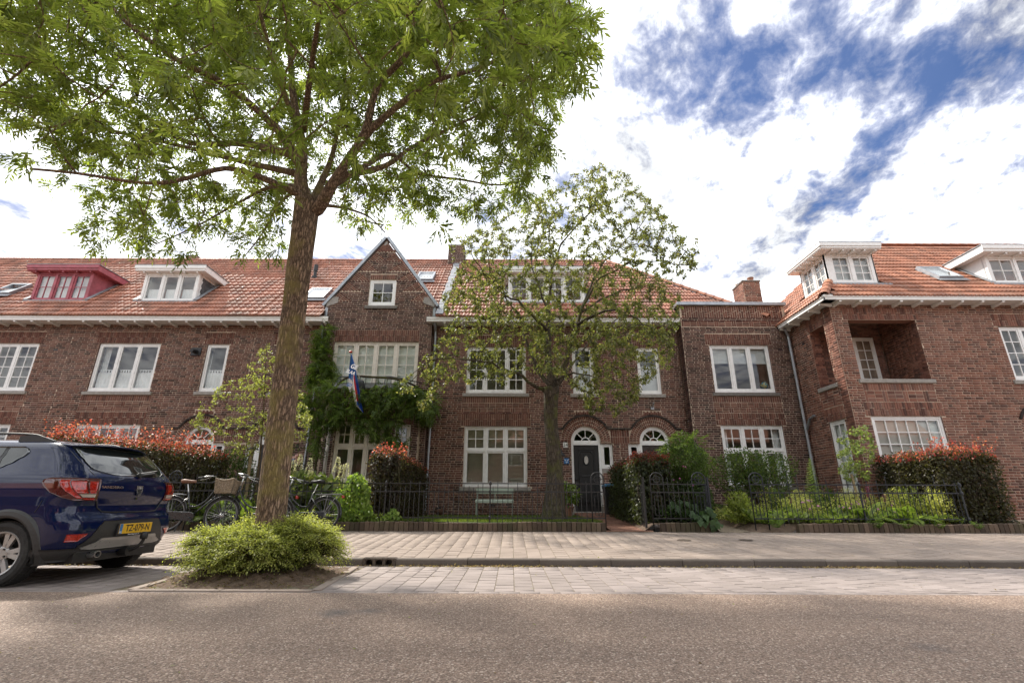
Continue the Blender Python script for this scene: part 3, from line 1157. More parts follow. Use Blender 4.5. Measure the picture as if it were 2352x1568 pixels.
def room(parent, F, s0, s1, z0, z1, depth=1.8, mat=None, pad=0.25, d=-0.32):
 mb = MB(F)
 a, b, c, e = s0 - pad, s1 + pad, z0 - pad, z1 + pad
 for bx_ in ((a, b, c, e, d - depth - 0.05, d - depth), (a - 0.05, a, c, e, d - depth, d), (b, b + 0.05, c, e, d - depth, d),
    (a, b, c - 0.05, c, d - depth, d), (a, b, e, e + 0.05, d - depth, d)):
  mb.bx(*bx_)
 return mb.build('room_interior', mat or MT['room'], parent)


def window(house, F, s0, s1, z0, z1, n=3, transom=None, top=(2, 2), bot=(1, 1), mat=None, cur=None, sill=True, d=-0.045, rm=True, frame=0.065, sillmat=None, label=None, widths=None):
 mat = mat or MT['white']
 mb = MB(F)
 fb = frame * 1.3
 mb.bx(s0, s0 + frame, z0, z1, d - 0.10, d)
 mb.bx(s1 - frame, s1, z0, z1, d - 0.10, d)
 mb.bx(s0 + frame, s1 - frame, z0, z0 + fb, d - 0.10, d + 0.004)
 mb.bx(s0 + frame, s1 - frame, z1 - frame, z1, d - 0.10, d - 0.002)
 a, b = s0 + frame, s1 - frame
 ws = widths or [1.0 / n] * n
 edges = [a]
 for w in ws:
  edges.append(edges[-1] + (b - a) * w)
 for c in edges[1:-1]:
  mb.bx(c - frame / 2, c + frame / 2, z0 + fb, z1 - frame, d - 0.10, d - 0.003)
 cells = []
 for i in range(n):
  p = edges[i] + (frame / 2 if i else 0)
  q = edges[i + 1] - (frame / 2 if i < n - 1 else 0)
  if transom:
   mb.bx(p, q, transom - frame / 2, transom + frame / 2, d - 0.10, d + 0.002)
   cells.append((p, q, z0 + fb, transom - frame / 2, bot))
   cells.append((p, q, transom + frame / 2, z1 - frame, top))
  else:
   cells.append((p, q, z0 + fb, z1 - frame, bot))
 w = mb.build('window', mat, house, bevel=0.004)
 if label:
  w['label'] = label
 for p, q, r0, r1, g in cells:
  grid_panes(w, F, p + 0.004, q - 0.004, r0 + 0.004, r1 - 0.004, g[0], g[1], d - 0.014, mat)
 if sill:
  mb = MB(F)
  mb.bx(s0 - 0.10, s1 + 0.10, z0 - 0.115, z0 - 0.004, -0.12, 0.055)
  mb.build('window_sill', sillmat or MT['stone'], w, bevel=0.006)
 if rm:
  room(w, F, s0, s1, z0, z1)
 H = z1 - z0
 for p, q, r0, r1, g in cells:
  if transom and r1 > transom and cur not in ('blind_full', 'venetian', 'side'):
   continue
  if cur == 'cafe':
   zt = r0 + (r1 - r0) * 0.40
   cloth(w, F, p + 0.03, q - 0.03, r0 + 0.02, zt, d - 0.14, MT['curtain'], 5, 0.012, 'cafe_curtain')
   m_ = MB(F)
   m_.bx(p + 0.03, q - 0.03, zt + 0.075, zt + 0.10, d - 0.146, d - 0.142)
   nn = 6
   for k in range(nn):
    c = p + 0.04 + (q - p - 0.08) * (k + 0.5) / nn
    m_.bx(c - 0.022, c + 0.022, zt, zt + 0.075, d - 0.146, d - 0.142)
   m_.build('curtain_tab', MT['curtain'], w)
  elif cur == 'cafe_plain':
   cloth(w, F, p + 0.03, q - 0.03, r0 + 0.02, r0 + (r1 - r0) * 0.38, d - 0.14, MT['curtain'], 5, 0.012, 'cafe_curtain')
  elif cur == 'blind_top':
   m_ = MB(F)
   m_.bx(p + 0.02, q - 0.02, r0 + (r1 - r0) * 0.63, r1, d - 0.12, d - 0.115)
   m_.build('roller_blind', MT['blind'], w)
  elif cur == 'blind_half':
   m_ = MB(F)
   m_.bx(p + 0.02, q - 0.02, r0, r0 + (r1 - r0) * 0.62, d - 0.13, d - 0.125)
   m_.build('roller_blind', MT['blind'], w)
  elif cur == 'blind_full':
   m_ = MB(F)
   m_.bx(p + 0.01, q - 0.01, r0, r1, d - 0.12, d - 0.115)
   m_.build('roller_blind', MT['blind_green'], w)
  elif cur == 'venetian':
   m_ = MB(F)
   zz = r0 + 0.03
   while zz < r1:
    sl = Fr(F.p(0, zz, d - 0.14), F.U, (F.V * 0.75 + F.N * 0.66), F.N)
    m_.bx(p + 0.03, q - 0.03, -0.018, 0.018, -0.001, 0.001, sl)
    zz += 0.042
   m_.build('venetian_blind', MT['slat'], w)
 if cur == 'side':
  cloth(w, F, s0 + 0.05, s0 + (s1 - s0) * 0.14, z0 + 0.05, z1 - 0.05, d - 0.22, MT['curtain'], 4, 0.025)
  cloth(w, F, s1 - (s1 - s0) * 0.14, s1 - 0.05, z0 + 0.05, z1 - 0.05, d - 0.22, MT['curtain'], 4, 0.025)
 if cur == 'cafe':
  cloth(w, F, s0 + 0.06, s0 + (s1 - s0) * 0.12, z0 + 0.05, z1 - 0.05, d - 0.24, MT['curtain'], 3, 0.02)
  cloth(w, F, s1 - (s1 - s0) * 0.09, s1 - 0.06, z0 + 0.05, z1 - 0.05, d - 0.24, MT['curtain'], 3, 0.02)
 return w


def arc_pts(c, z, r_, a0, a1, n_):
 return [(c + math.cos(a0 + (a1 - a0) * i / n_) * r_, z + math.sin(a0 + (a1 - a0) * i / n_) * r_) for i in range(n_ + 1)]


def arch_door(house, F, cx, zb, zs, hw, leafmat, side=1, glass_panel=True, wreath=False, label=None):
 """round-headed front door with fanlight, and a narrow side light on one side"""
 d = -0.05
 W = MT['white']
 fr_ = 0.075
 mb = MB(F)
 for s0, s1 in ((cx - hw, cx - hw + fr_), (cx + hw - fr_, cx + hw)):
  mb.bx(s0, s1, zb + 0.16, zs, d - 0.12, d)
 mb.bx(cx - hw + fr_, cx + hw - fr_, zs - 0.11, zs, d - 0.12, d + 0.004)
 o_, i_ = arc_pts(cx, zs, hw, 0, PI, 24), arc_pts(cx, zs, hw - fr_, 0, PI, 24)
 for k in range(24):
  mb.prism([i_[k], o_[k], o_[k + 1], i_[k + 1]], d - 0.12, d)
 # fanlight bars
 r1, r2 = 0.12, hw - fr_
 o_, i_ = arc_pts(cx, zs, r1 + 0.03, 0, PI, 14), arc_pts(cx, zs, r1, 0, PI, 14)
 for k in range(14):
  mb.prism([i_[k], o_[k], o_[k + 1], i_[k + 1]], d - 0.06, d - 0.02)
 for a in (PI * 0.25, PI * 0.5, PI * 0.75):
  c_, s_ = math.cos(a), math.sin(a)
  mb.prism([(cx + c_ * (r1 + 0.02) - s_ * 0.012, zs + s_ * (r1 + 0.02) + c_ * 0.012), (cx + c_ * (r1 + 0.02) + s_ * 0.012, zs + s_ * (r1 + 0.02) - c_ * 0.012),
     (cx + c_ * r2 + s_ * 0.012, zs + s_ * r2 - c_ * 0.012), (cx + c_ * r2 - s_ * 0.012, zs + s_ * r2 + c_ * 0.012)], d - 0.055, d - 0.022)
 o_, i_ = arc_pts(cx, zs, r2 + 0.002, 0, PI, 24), arc_pts(cx, zs, r2 - 0.035, 0, PI, 24)
 for k in range(24):
  mb.prism([i_[k], o_[k], o_[k + 1], i_[k + 1]], d - 0.065, d - 0.018)
 mb.bx(cx - r2, cx + r2, zs + 0.001, zs + 0.035, d - 0.065, d - 0.017)
 ca = mb.build('door_frame', W, house, bevel=0.003)
 for a0, a1 in ((0.02, 0.24), (0.26, 0.49), (0.51, 0.74), (0.76, 0.98)):
  g = MB(F)
  g.prism(arc_pts(cx, zs, r1 + 0.02, PI * a0, PI * a1, 6) + arc_pts(cx, zs, r2, PI * a1, PI * a0, 6), d - 0.046, d - 0.04)
  g.build('pane', MT['glass'], ca)
 g = MB(F)
 g.prism(arc_pts(cx, zs, r1 + 0.005, 0, PI, 10), d - 0.046, d - 0.04)
 g.build('pane', MT['glass'], ca)
 # leaf
 a, b, z0, z1 = cx - hw + fr_, cx + hw - fr_, zb, zs - 0.115
 mb = MB(F)
 mb.bx(a + 0.004, b - 0.004, z0 + 0.01, z1, d - 0.10, d - 0.05)
 mb.bx(a + 0.004, a + 0.15, z0 + 0.3, z1, d - 0.05, d - 0.035)
 mb.bx(b - 0.15, b - 0.004, z0 + 0.3, z1, d - 0.05, d - 0.035)
 mb.bx(a + 0.15, b - 0.15, z1 - 0.15, z1, d - 0.05, d - 0.0355)
 mb.bx(a + 0.15, b - 0.15, z0 + 0.3, z0 + 0.36, d - 0.05, d - 0.0355)
 # shaped raised panel moulding
 w2 = (b - a) / 2 - 0.17
 zt, zm = z1 - 0.19, z0 + 1.18
 pts = [(cx - w2, zm), (cx - w2, zt - 0.08), (cx - w2 + 0.05, zt - 0.08), (cx - w2 + 0.09, zt), (cx + w2 - 0.09, zt), (cx + w2 - 0.05, zt - 0.08), (cx + w2, zt - 0.08), (cx + w2, zm), (cx + w2, z0 + 0.42), (cx - w2, z0 + 0.42)]
 P3 = [F.p(s, z, d - 0.04) for s, z in pts]
 mb.tube(P3, 0.017, 6, closed=True)
 for k in range(3):
  mb.bx(a + 0.02, b - 0.02, z0 + 0.06 + k * 0.075, z0 + 0.085 + k * 0.075, d - 0.05, d - 0.038)
 mb.bx(a + 0.004, b - 0.004, z0 + 0.27, z0 + 0.30, d - 0.05, d - 0.015)
 leaf = mb.build('door', leafmat, house, bevel=0.004)
 if label:
  leaf['label'] = label
 mb = MB(F)
 ov = [F.p(cx + 0.085 * math.copysign(abs(math.cos(t)) ** 0.7, math.cos(t)), z1 - 0.47 + 0.15 * math.copysign(abs(math.sin(t)) ** 0.8, math.sin(t)), d - 0.036) for t in [2 * PI * i / 28 for i in range(28)]]
 mb.tube(ov, 0.018, 8, closed=True)
 mb.build('oval_window_rim', leafmat, leaf, smooth=True)
 mb = MB(F)
 mb.prism([(cx + 0.07 * math.cos(t), z1 - 0.47 + 0.135 * math.sin(t)) for t in [2 * PI * i / 24 for i in range(24)]], d - 0.049, d - 0.04)
 mb.build('oval_glass', MT['room'], leaf)
 mb = MB(F)
 mb.bx(cx - 0.17, cx + 0.17, z0 + 1.06, z0 + 1.12, d - 0.05, d - 0.03)
 mb.build('letter_slot', MT['black'], leaf, bevel=0.004)
 mb = MB(F)
 k_ = F.p(a + 0.06 if side > 0 else b - 0.06, z0 + 0.98, d)
 mb.bar(F.p(a + 0.06 if side > 0 else b - 0.06, z0 + 0.98, d - 0.05), k_, 0.02)
 mb.ball(k_, 0.032)
 mb.build('door_knob', MT['black'], leaf, smooth=True)
 mb = MB(F)
 mb.bx(cx - hw - 0.03, cx + hw + 0.06, zb - 0.14, zb - 0.002, -0.15, 0.10)
 mb.build('threshold', MT['stone'], house, bevel=0.006)
 mb = MB(F)
 for s0 in (cx - hw, cx + hw - fr_):
  mb.bx(s0, s0 + fr_, zb, zb + 0.158, d - 0.12, d + 0.002)
 mb.build('plinth_block', MT['stone'], house)
 room(ca, F, cx - hw, cx + hw, zb, zs + hw, 2.5, MT['room_dark'], 0.1)
 # side light
 if side:
  s0, s1 = (cx + hw + 0.003, cx + hw + 0.385) if side > 0 else (cx - hw - 0.385, cx - hw - 0.003)
  sw = window(house, F, s0, s1, zs - 0.86, zs - 0.07, 1, bot=(1, 1), d=d, sill=False, frame=0.05, rm=True)
  mb = MB(F)
  mb.bx(s0, s1, zs - 1.03, zs - 0.863, d - 0.1, d + 0.005)
  mb.build('side_panel', MT['stone'], sw)
  if wreath:
   mb = MB()
   c = F.p((s0 + s1) / 2, zs - 0.40, d - 0.06)
   mb.tube([c + F.U * math.cos(t) * 0.06 + F.V * math.sin(t) * 0.09 for t in [2 * PI * i / 16 for i in range(16)]], 0.02, 6, closed=True)
   mb.build('red_ornament', MT['red_paint'], sw, smooth=True)
 return leaf


def downpipe(house, pts, r=0.042, name='downpipe'):
 mb = MB()
 mb.tube(pts, r, 10)
 for a, b in zip(pts[:-1], pts[1:]):
  a, b = Vector(a), Vector(b)
  L = (b - a).length
  k = 1.0
  while k < L - 0.3:
   q = a + (b - a) * (k / L)
   e = (b - a).normalized() * 0.02
   mb.tube([q - e, q + e], r * 1.22, 10)
   k += 1.4
 return mb.build(name, MT['zinc'], house, smooth=False)


def roof_tiles(roof, o, U, V, N, width, length, mask, mat, s0=0.0, name='roof_tile', cover=0.245, expo=0.335):
 """lay tiles on the slope o + s*U + t*V where mask(s, t) is true"""
 P_ = Pieces()
 U, V, N, o = Vector(U), Vector(V), Vector(N), Vector(o)
 for k in range(int(length / expo)):
  t = (k + 0.5) * expo
  for i in range(int(width / cover) + 1):
   s = s0 + (i + 0.5) * cover
   if not mask(s, t):
    continue
   sag = 0.012 * math.sin(s * 1.3 + k) + random.uniform(-0.004, 0.004)
   q = random.uniform(-0.012, 0.012)
   P_.add(o + U * s + V * t + N * (0.012 + sag * 0.4), (U + V * q) * cover / 2, (V - U * q) * expo / 2, N * 0.034)
 P_.build(name, 'tile', mat, roof)


def ridge_caps(roof, a, b, mat, r_=0.11, step=0.36, name='ridge_tile'):
 a, b = Vector(a), Vector(b)
 L = (b - a).length
 D = (b - a).normalized()
 n_ = int(L / step)
 X = D.cross(Vector((0, 0, 1))).normalized()
 Y = X.cross(D).normalized()
 for k in range(n_):
  mb = MB()
  p, q = a + D * (k * step), a + D * ((k + 1) * step + 0.04)
  rr = random.uniform(0.97, 1.03) * r_
  rings = []
  for pt, s in ((p, 1.12), (q, 0.96)):
   ring = [pt + X * (math.cos(t) * rr * s) + Y * (math.sin(t) * rr * s * 0.85 - 0.02) for t in [PI * i / 7 for i in range(8)]]
   ring += [r0 - Y * 0.02 * 0 - (r0 - pt) * 0.14 for r0 in reversed(ring)]
   rings.append(ring)
  mb.loft(rings)
  mb.build(name, mat, roof)


def skylight(house, roofpt, U, V, N, w, h, open_=0.0):
 mb = MB(Fr(roofpt, U, V, N))
 for a in (( -w / 2, -w / 2 + 0.06, -h / 2, h / 2), (w / 2 - 0.06, w / 2, -h / 2, h / 2), (-w / 2 + 0.06, w / 2 - 0.06, -h / 2, -h / 2 + 0.07), (-w / 2 + 0.06, w / 2 - 0.06, h / 2 - 0.07, h / 2)):
  mb.bx(*a, -0.02, 0.13)
 s = mb.build('skylight', MT['zinc'], house)
 F2 = Fr(Vector(roofpt) + Vector(N) * 0.115, U, (Vector(V) - Vector(N) * open_), (Vector(N) + Vector(V) * open_))
 mb = MB(F2)
 mb.bx(-w / 2 + 0.055, w / 2 - 0.055, -h / 2 + 0.06, h / 2 - 0.06, -0.004, 0.004)
 mb.build('pane', MT['glass'], s)
 mb = MB(Fr(roofpt, U, V, N))
 mb.bx(-w / 2 + 0.06, w / 2 - 0.06, -h / 2 + 0.06, h / 2 - 0.06, 0.02, 0.03)
 mb.build('blind', MT['curtain'], s)
 mb = MB(Fr(roofpt, U, V, N))
 mb.bx(-w / 2 - 0.08, w / 2 + 0.08, -h / 2 - 0.18, -h / 2, 0.05, 0.07)
 mb.build('flashing', MT['lead'], s)
 return s


# ================================================================== the row of houses
EAVE_Y, EAVE_Z, RIDGE_Y = 15.5, 6.93, 20.1
S45 = math.sqrt(0.5)
ROOFC = EAVE_Y - EAVE_Z
RL = (RIDGE_Y - EAVE_Y) / S45
UPPER = lambda c: np.where(c[:, 2] > 1.6, 1.0, 0.12)


class House:
 def __init__(self, name, label, x0, x1, Y, zt, mat, loc=None):
  self.root = thing(name, label, 'house', ((x0 + x1) / 2, Y, 0.4), 'brick terraced houses along the street')
  self.F = Fr((0, Y, 0))
  self.W = Wall(self.F)
  self.x0, self.x1, self.Y, self.zt, self.mat = x0, x1, Y, zt, mat
  self.holes = []
  self.mb = MB()

 def win(self, s0, s1, z0, z1, head=True, below=None, **kw):
  W = self.W
  self.holes.append((s0, s1, z0, z1))
  W.hole(s0 - 0.004, s1 + 0.004, z0, z1)
  sill = kw.get('sill', True)
  if sill:
   W.hole(s0 - 0.11, s1 + 0.11, z0 - 0.12, z0)
  e = 0.12
  if head:
   W.hole(s0 - e, s1 + e, z1, z1 + 0.43)
   W.toothed(s0 - e, s1 + e, z1 + 0.004, z1 + 0.43)
  if below is not None:
   zb = z0 - 0.12
   W.hole(s0 - e, s1 + e, zb - 0.21, zb)
   W.soldiers(s0 - e, s1 + e, zb - 0.21, zb - 0.002)
   W.hole(s0 - e, s1 + e, below, zb - 0.21)
   W.weave(s0 - e, s1 + e, below, zb - 0.215)
  return window(self.root, self.F, s0, s1, z0, z1, **kw)

 def door(self, cx, zb, zs, hw, leafmat, side, hood_ext=(0, 0), **kw):
  W, F = self.W, self.F
  self.holes += [(cx - hw, cx + hw, zb - 0.15, zs + hw)]
  W.hole(cx - hw, cx + hw, zb - 0.15, zs)
  W.disc(cx, zs, hw + 0.335, zs - 0.001)
  W.arch(cx, zs, hw + 0.004, 3)
  for sg in (-1, 1):      # spandrels between the arch and the square opening
   pts = arc_pts(cx, zs, hw, PI / 2 if sg > 0 else PI, 0 if sg > 0 else PI / 2, 10)
   self.mb.prism(pts + [(cx + sg * hw, zs + hw)], -0.25, 0, F)
  sd = 1 if side > 0 else -1
  a, b = (cx + hw, cx + hw + 0.39) if side > 0 else (cx - hw - 0.39, cx - hw)
  self.holes.append((a, b, zs - 1.03, zs - 0.07))
  W.hole(a, b, zs - 1.03, zs - 0.07)
  # flat panel of soldiers over the side light up to the party line
  p, q = (cx + hw + 0.335, hood_ext[1]) if side > 0 else (hood_ext[0], cx - hw - 0.335)
  W.hole(min(p, a), max(q, b), zs - 0.07, zs + 0.42)
  pz0 = zs - 0.06
  W.soldiers(p, q, pz0, pz0 + 0.22)
  W.soldiers(p, q, pz0 + 0.22, pz0 + 0.44)
  if side > 0:
   W.soldiers(a, p, pz0, pz0 + 0.05, w=0.1)
  else:
   W.soldiers(q, b, pz0, pz0 + 0.05, w=0.1)
  # raised dark hood mould over the arch and along the panel
  r_ = hw + 0.365
  mb = MB(F)
  th0 = R(29)
  n_ = 22
  for k in range(n_):
   t0, t1 = th0 + (PI - 2 * th0) * (k + 0.03) / n_, th0 + (PI - 2 * th0) * (k + 0.97) / n_
   mb.prism([(cx + math.cos(t) * rr, zs + math.sin(t) * rr) for t, rr in ((t0, r_ - 0.03), (t0, r_ + 0.03), (t1, r_ + 0.03), (t1, r_ - 0.03))], 0.0, 0.045 + random.uniform(-0.004, 0.004), F)
  zh = zs + math.sin(th0) * r_
  xe = cx + sd * math.cos(th0) * r_
  xo = cx - sd * math.cos(th0) * r_
  pq = sorted((xe, hood_ext[1] if side > 0 else hood_ext[0]))
  x = pq[0]
  while x < pq[1] - 0.03:
   mb.bx(x + 0.003, min(x + 0.09, pq[1]) - 0.003, zh - 0.03, zh + 0.03, 0, 0.045 + random.uniform(-0.004, 0.004))
   x += 0.09
  for k in range(2):
   mb.bx(xo - 0.09 * sd * (k + 0.5) - 0.042, xo - 0.09 * sd * (k + 0.5) + 0.042, zh - 0.03, zh + 0.03, 0, 0.045)
  mb.build('hood_mould', MT['hood'], self.root)
  # dentil soldiers above the crown of the arch
  W.hole(cx - 0.32, cx + 0.32, zs + r_ + 0.0, zs + r_ + 0.17)
  W.soldiers(cx - 0.3, cx + 0.3, zs + r_ + 0.02, zs + r_ + 0.16, w=0.06, proud=0.012, saw=0.04)
  return arch_door(self.root, F, cx, zb, zs, hw, leafmat, side, **kw)

 def vent(self, s, z):
  mb = MB(self.F)
  mb.bx(s - 0.075, s + 0.075, z - 0.035, z + 0.035, -0.01, 0.008)
  mb.build('air_brick', MT['black'], self.root)

 def finish(self, ivs=None, lay=True, top=190):
  backing(self.mb, self.F, self.x0, self.x1, 0.2, self.zt, self.holes)
  bw_ = MB()      # back wall so that no light leaks in
  bw_.box(self.x0, self.x1, 24.3, 24.5, 0.2, self.zt)
  bw_.build('back_wall', MT['brick_gable'], self.root)
  self.wall = self.mb.build('wall', [MT['mortar'], self.mat], self.root)
  if lay:
   self.W.lay(self.x0, self.x1, 0.42, self.zt)
  self.W.build(self.wall, self.mat, ok=UPPER, top=top)


def gutter(house, x0, x1, Y=15.55, z0=6.72, z1=6.92, wallY=16.0, ends=True, step=0.6, brackets=True):
 F = Fr((0, Y, 0))
 mb = MB(F)
 mb.bx(x0, x1, z0 + 0.05, z1, -0.02, 0.0)
 mb.bx(x0, x1, z0 + 0.13, z1 + 0.006, 0.0, 0.02)
 mb.bx(x0, x1, z0 + 0.045, z0 + 0.06, -(wallY - Y) + 0.002, -0.02)
 mb.bx(x0, x1, z1 + 0.006, z1 + 0.014, -0.03, 0.026)
 g = mb.build('gutter', MT['white'], house)
 mb = MB(F)
 mb.bx(x0, x1, z1 + 0.015, z1 + 0.02, -0.1, 0.03)
 mb.build('gutter_lip', MT['lead'], g)
 if brackets:
  x = math.ceil(x0 / step) * step + 0.05
  while x < x1 - 0.05:
   mb = MB()
   D = wallY - Y
   poly = [(0.002, z0 + 0.04), (D - 0.03, z0 + 0.04), (D - 0.03, z0 - 0.0), (D * 0.6, z0 - 0.035), (0.002, z0 - 0.05)]
   Fb = Fr((x - 0.035, wallY, 0), (0, -1, 0), (0, 0, 1), (-1, 0, 0))
   mb.prism(poly, -0.07, 0.0, Fb)
   mb.build('gutter_bracket', MT['white'], house)
   x += step
 return g


def main_roof(house, x0, x1, holes=(), hip=False):
 mb = MB()
 t_ = 0.09
 if not hip:
  prof = [(EAVE_Y + 0.3, EAVE_Z + 0.28), (RIDGE_Y, EAVE_Z + RIDGE_Y - EAVE_Y - 0.02), (24.7, EAVE_Z - 0.02), (24.7, EAVE_Z - 0.12), (RIDGE_Y, EAVE_Z + RIDGE_Y - EAVE_Y - 0.14), (EAVE_Y + 0.3, EAVE_Z + 0.16)]
  mb.loft([[Vector((x, y, z)) for y, z in prof] for x in (x0, x1)])
 else:
  zr = EAVE_Z + RIDGE_Y - EAVE_Y - 0.02
  e = EAVE_Z - 0.02
  A, B_, C_, D_ = (x0, EAVE_Y + 0.3, e + 0.3), (8.65, EAVE_Y + 0.3, e + 0.3), (8.95, 24.7, e), (x0, 24.7, e)
  E_, G_ = (x0, RIDGE_Y, zr), (4.35, RIDGE_Y, zr)
  mb.add([A, B_, C_, D_, E_, G_], [(0, 1, 5, 4), (1, 2, 5), (2, 3, 4, 5), (3, 2, 1, 0)])
 r_ = mb.build('roof', MT['tile'], house)

 def mask(s, t):
  z, y = EAVE_Z + t * S45, EAVE_Y + t * S45
  if hip and s > 8.95 - t * S45 - 0.1:
   return False
  if hip and s > 5.8 and y < 16.0:
   return False
  if abs(s + 4.69) < 1.96 and z < 10.1:
   half = 1.96 if z < 7.5 else 1.96 * (10.15 - z) / 2.65
   if abs(s + 4.69) < half + 0.02:
    return False
  for a, b, c, d in holes:
   if a < s < b and c < z < d:
    return False
  return True
 roof_tiles(r_, (0, EAVE_Y, EAVE_Z), (1, 0, 0), (0, S45, S45), (0, -S45, S45), x1 - x0, RL + 0.2, mask, MT['tile'], x0)
 ridge_caps(r_, (x0, RIDGE_Y, EAVE_Z + RIDGE_Y - EAVE_Y + 0.0), (4.35 if hip else x1, RIDGE_Y, EAVE_Z + RIDGE_Y - EAVE_Y + 0.0), MT['tile'])
 if hip:
  ridge_caps(r_, (8.95, EAVE_Y, EAVE_Z + 0.03), (4.35, RIDGE_Y, EAVE_Z + RIDGE_Y - EAVE_Y + 0.03), MT['tile_corner'], 0.125)
 return r_


def dormer(house, x0, x1, zb, zt, yf, c, mat, n=3, grid=(1, 1), cur=None, cheek=None, over=(0.28, 0.28), label=None, fwd=0.18):
 """flat-roofed roof dormer standing on a slope z = y - c"""
 yb = zt + c
 cheek = cheek or mat
 mb = MB()
 mb.box(x0 - over[0] - 0.03, x1 + over[1] + 0.03 - (over[1] - over[0]), yf - fwd - 0.06, yb + 0.24, zt + 0.236, zt + 0.255)
 d_ = mb.build('dormer', MT['lead'], house)
 for x in (x0, x1 - 0.06):
  mb = MB(Fr((x, 0, 0), (0, 1, 0), (0, 0, 1), (1, 0, 0)))
  mb.prism([(yf + 0.10, zb - 0.05), (yb + 0.05, zt), (yf + 0.10, zt)], 0.0, 0.06)
  mb.build('cheek', cheek, d_)
 if label:
  d_['label'] = label
 F = Fr((0, yf, 0))
 mb = MB(F)
 for a, b in ((x0, x0 + 0.1), (x1 - 0.1, x1)):
  mb.bx(a, b, zb, zt, -0.12, 0.0)
 mb.bx(x0 + 0.1, x1 - 0.1, zb, zb + 0.07, -0.12, 0.015)
 mb.bx(x0 + 0.1, x1 - 0.1, zt - 0.09, zt, -0.12, 0.004)
 w = (x1 - x0 - 0.2) / n
 for k in range(1, n):
  q = x0 + 0.1 + w * k
  mb.bx(q - 0.045, q + 0.045, zb + 0.07, zt - 0.09, -0.12, 0.006)
 mb.build('window_frame', mat, d_, bevel=0.004)
 for k in range(n):
  p, q = x0 + 0.1 + w * k + (0.045 if k else 0), x0 + 0.1 + w * (k + 1) - (0.045 if k < n - 1 else 0)
  grid_panes(d_, F, p + 0.003, q - 0.003, zb + 0.073, zt - 0.093, grid[0], grid[1], -0.03, mat, sash=0.05)
  if cur == 'cafe':
   cloth(d_, F, p + 0.05, q - 0.05, zb + 0.12, zb + 0.07 + (zt - zb) * 0.42, -0.16, MT['curtain'], 4, 0.012, 'cafe_curtain')
  if cur == 'blind':
   m_ = MB(F)
   m_.bx(p + 0.02, q - 0.02, zb + 0.1, zt - 0.1, -0.14, -0.135)
   m_.build('roller_blind', MT['curtain'], d_)
 room(d_, F, x0 + 0.13, x1 - 0.13, zb + 0.06, zt - 0.06, 0.7, MT['room'], 0.0, -0.2)
 mb = MB()
 mb.box(x0 - over[0], x1 + over[0], yf - fwd, yb + 0.06, zt + 0.002, zt + 0.03)
 mb.box(x0 - over[0], x1 + over[0], yf - fwd - 0.02, yf - fwd + 0.02, zt + 0.02, zt + 0.23)
 mb.box(x0 - over[0] - 0.025, x1 + over[0] + 0.025, yf - fwd - 0.05, yf - fwd - 0.022, zt + 0.10, zt + 0.235)
 for sx in (x0 - over[0], x1 + over[0] - 0.04):
  mb.box(sx, sx + 0.04, yf - fwd + 0.021, yb + 0.2, zt + 0.031, zt + 0.23)
 k = x0
 while k <= x1 - 0.05:
  mb.box(k, k + 0.055, yf - fwd + 0.022, yf - 0.005, zt - 0.05, zt)
  k += (x1 - x0 - 0.055) / 4
 mb.build('eaves', mat, d_, bevel=0.004)
 # lead flashings round the foot
 mb = MB()
 n45 = Vector((0, -S45, S45)) * 0.075
 for x, sg in ((x0, -1), (x1, 1)):
  a, b = Vector((x, yf - 0.04, yf - 0.04 - c)) + n45, Vector((x, yb + 0.1, yb + 0.1 - c)) + n45
  s_ = Vector((sg * 0.16, 0, 0))
  mb.add([a, a + s_, b + s_, b, a + n45 * 0.15, a + s_ + n45 * 0.15, b + s_ + n45 * 0.15, b + n45 * 0.15], [(0, 1, 2, 3), (4, 5, 6, 7), (0, 1, 5, 4), (1, 2, 6, 5), (2, 3, 7, 6), (3, 0, 4, 7)])
 mb.box(x0 - 0.14, x1 + 0.14, yf - 0.10, yf - 0.002, zb - 0.09, zb - 0.002)
 mb.build('flashing', MT['lead'], d_)
 return d_


# --- first house, at the left edge
h = House('brick_house', 'leftmost brick house with the crimson roof dormer and an open skylight', -28.0, -15.55, 16.0, 6.80, MT['brick'])
h1 = h
h.win(-18.80, -16.63, 4.35, 6.06, n=3, bot=(2, 4), below=3.66, cur=None)
h.win(-18.80, -16.70, 1.27, 3.22, n=3, transom=2.45)
h.vent(-16.0, 5.82)
h.finish(top=110)
gutter(h.root, -28, -15.55)
main_roof(h.root, -28, -15.55, holes=[(-18.04, -15.9, 7.8, 9.0), (-19.95, -19.1, 7.95, 8.85)])
dormer(h.root, -18.04, -15.92, 7.88, 9.04, 16.46, ROOFC, MT['pink'], 3, (2, 2), 'blind', label='faded crimson roof dormer')
skylight(h.root, (-19.5, 17.07, 17.07 - ROOFC + 0.05), (1, 0, 0), (0, S45, S45), (0, -S45, S45), 0.78, 1.0, 0.22)

# --- second house
h = House('brick_house', 'brick house with white roof dormer, cafe curtains and a black flue outlet', -15.55, -9.10, 16.0, 6.80, MT['brick'])
h2 = h
h.win(-14.52, -12.36, 4.34, 6.07, n=3, bot=(1, 1), below=3.66, cur='cafe')
h.win(-14.52, -12.38, 1.27, 3.22, n=3, transom=2.45, cur='side')
h.win(-10.72, -9.94, 4.345, 6.05, n=1, bot=(1, 1), cur='cafe')
h.door(-10.33, 0.54, 2.70, 0.49, MT['door_brown'], 1, hood_ext=(0, -9.10))
h.vent(-11.25, 5.80)
mb = MB()
c = Vector((-11.05, 15.995, 5.76))
mb.box(c.x - 0.17, c.x + 0.17, c.y - 0.03, c.y, c.z - 0.13, c.z + 0.15)
mb.tube([c, c + Vector((0, -0.12, -0.01))], 0.075, 14)
mb.tube([c + Vector((0, -0.12, -0.01)), c + Vector((0, -0.26, -0.02))], 0.062, 14)
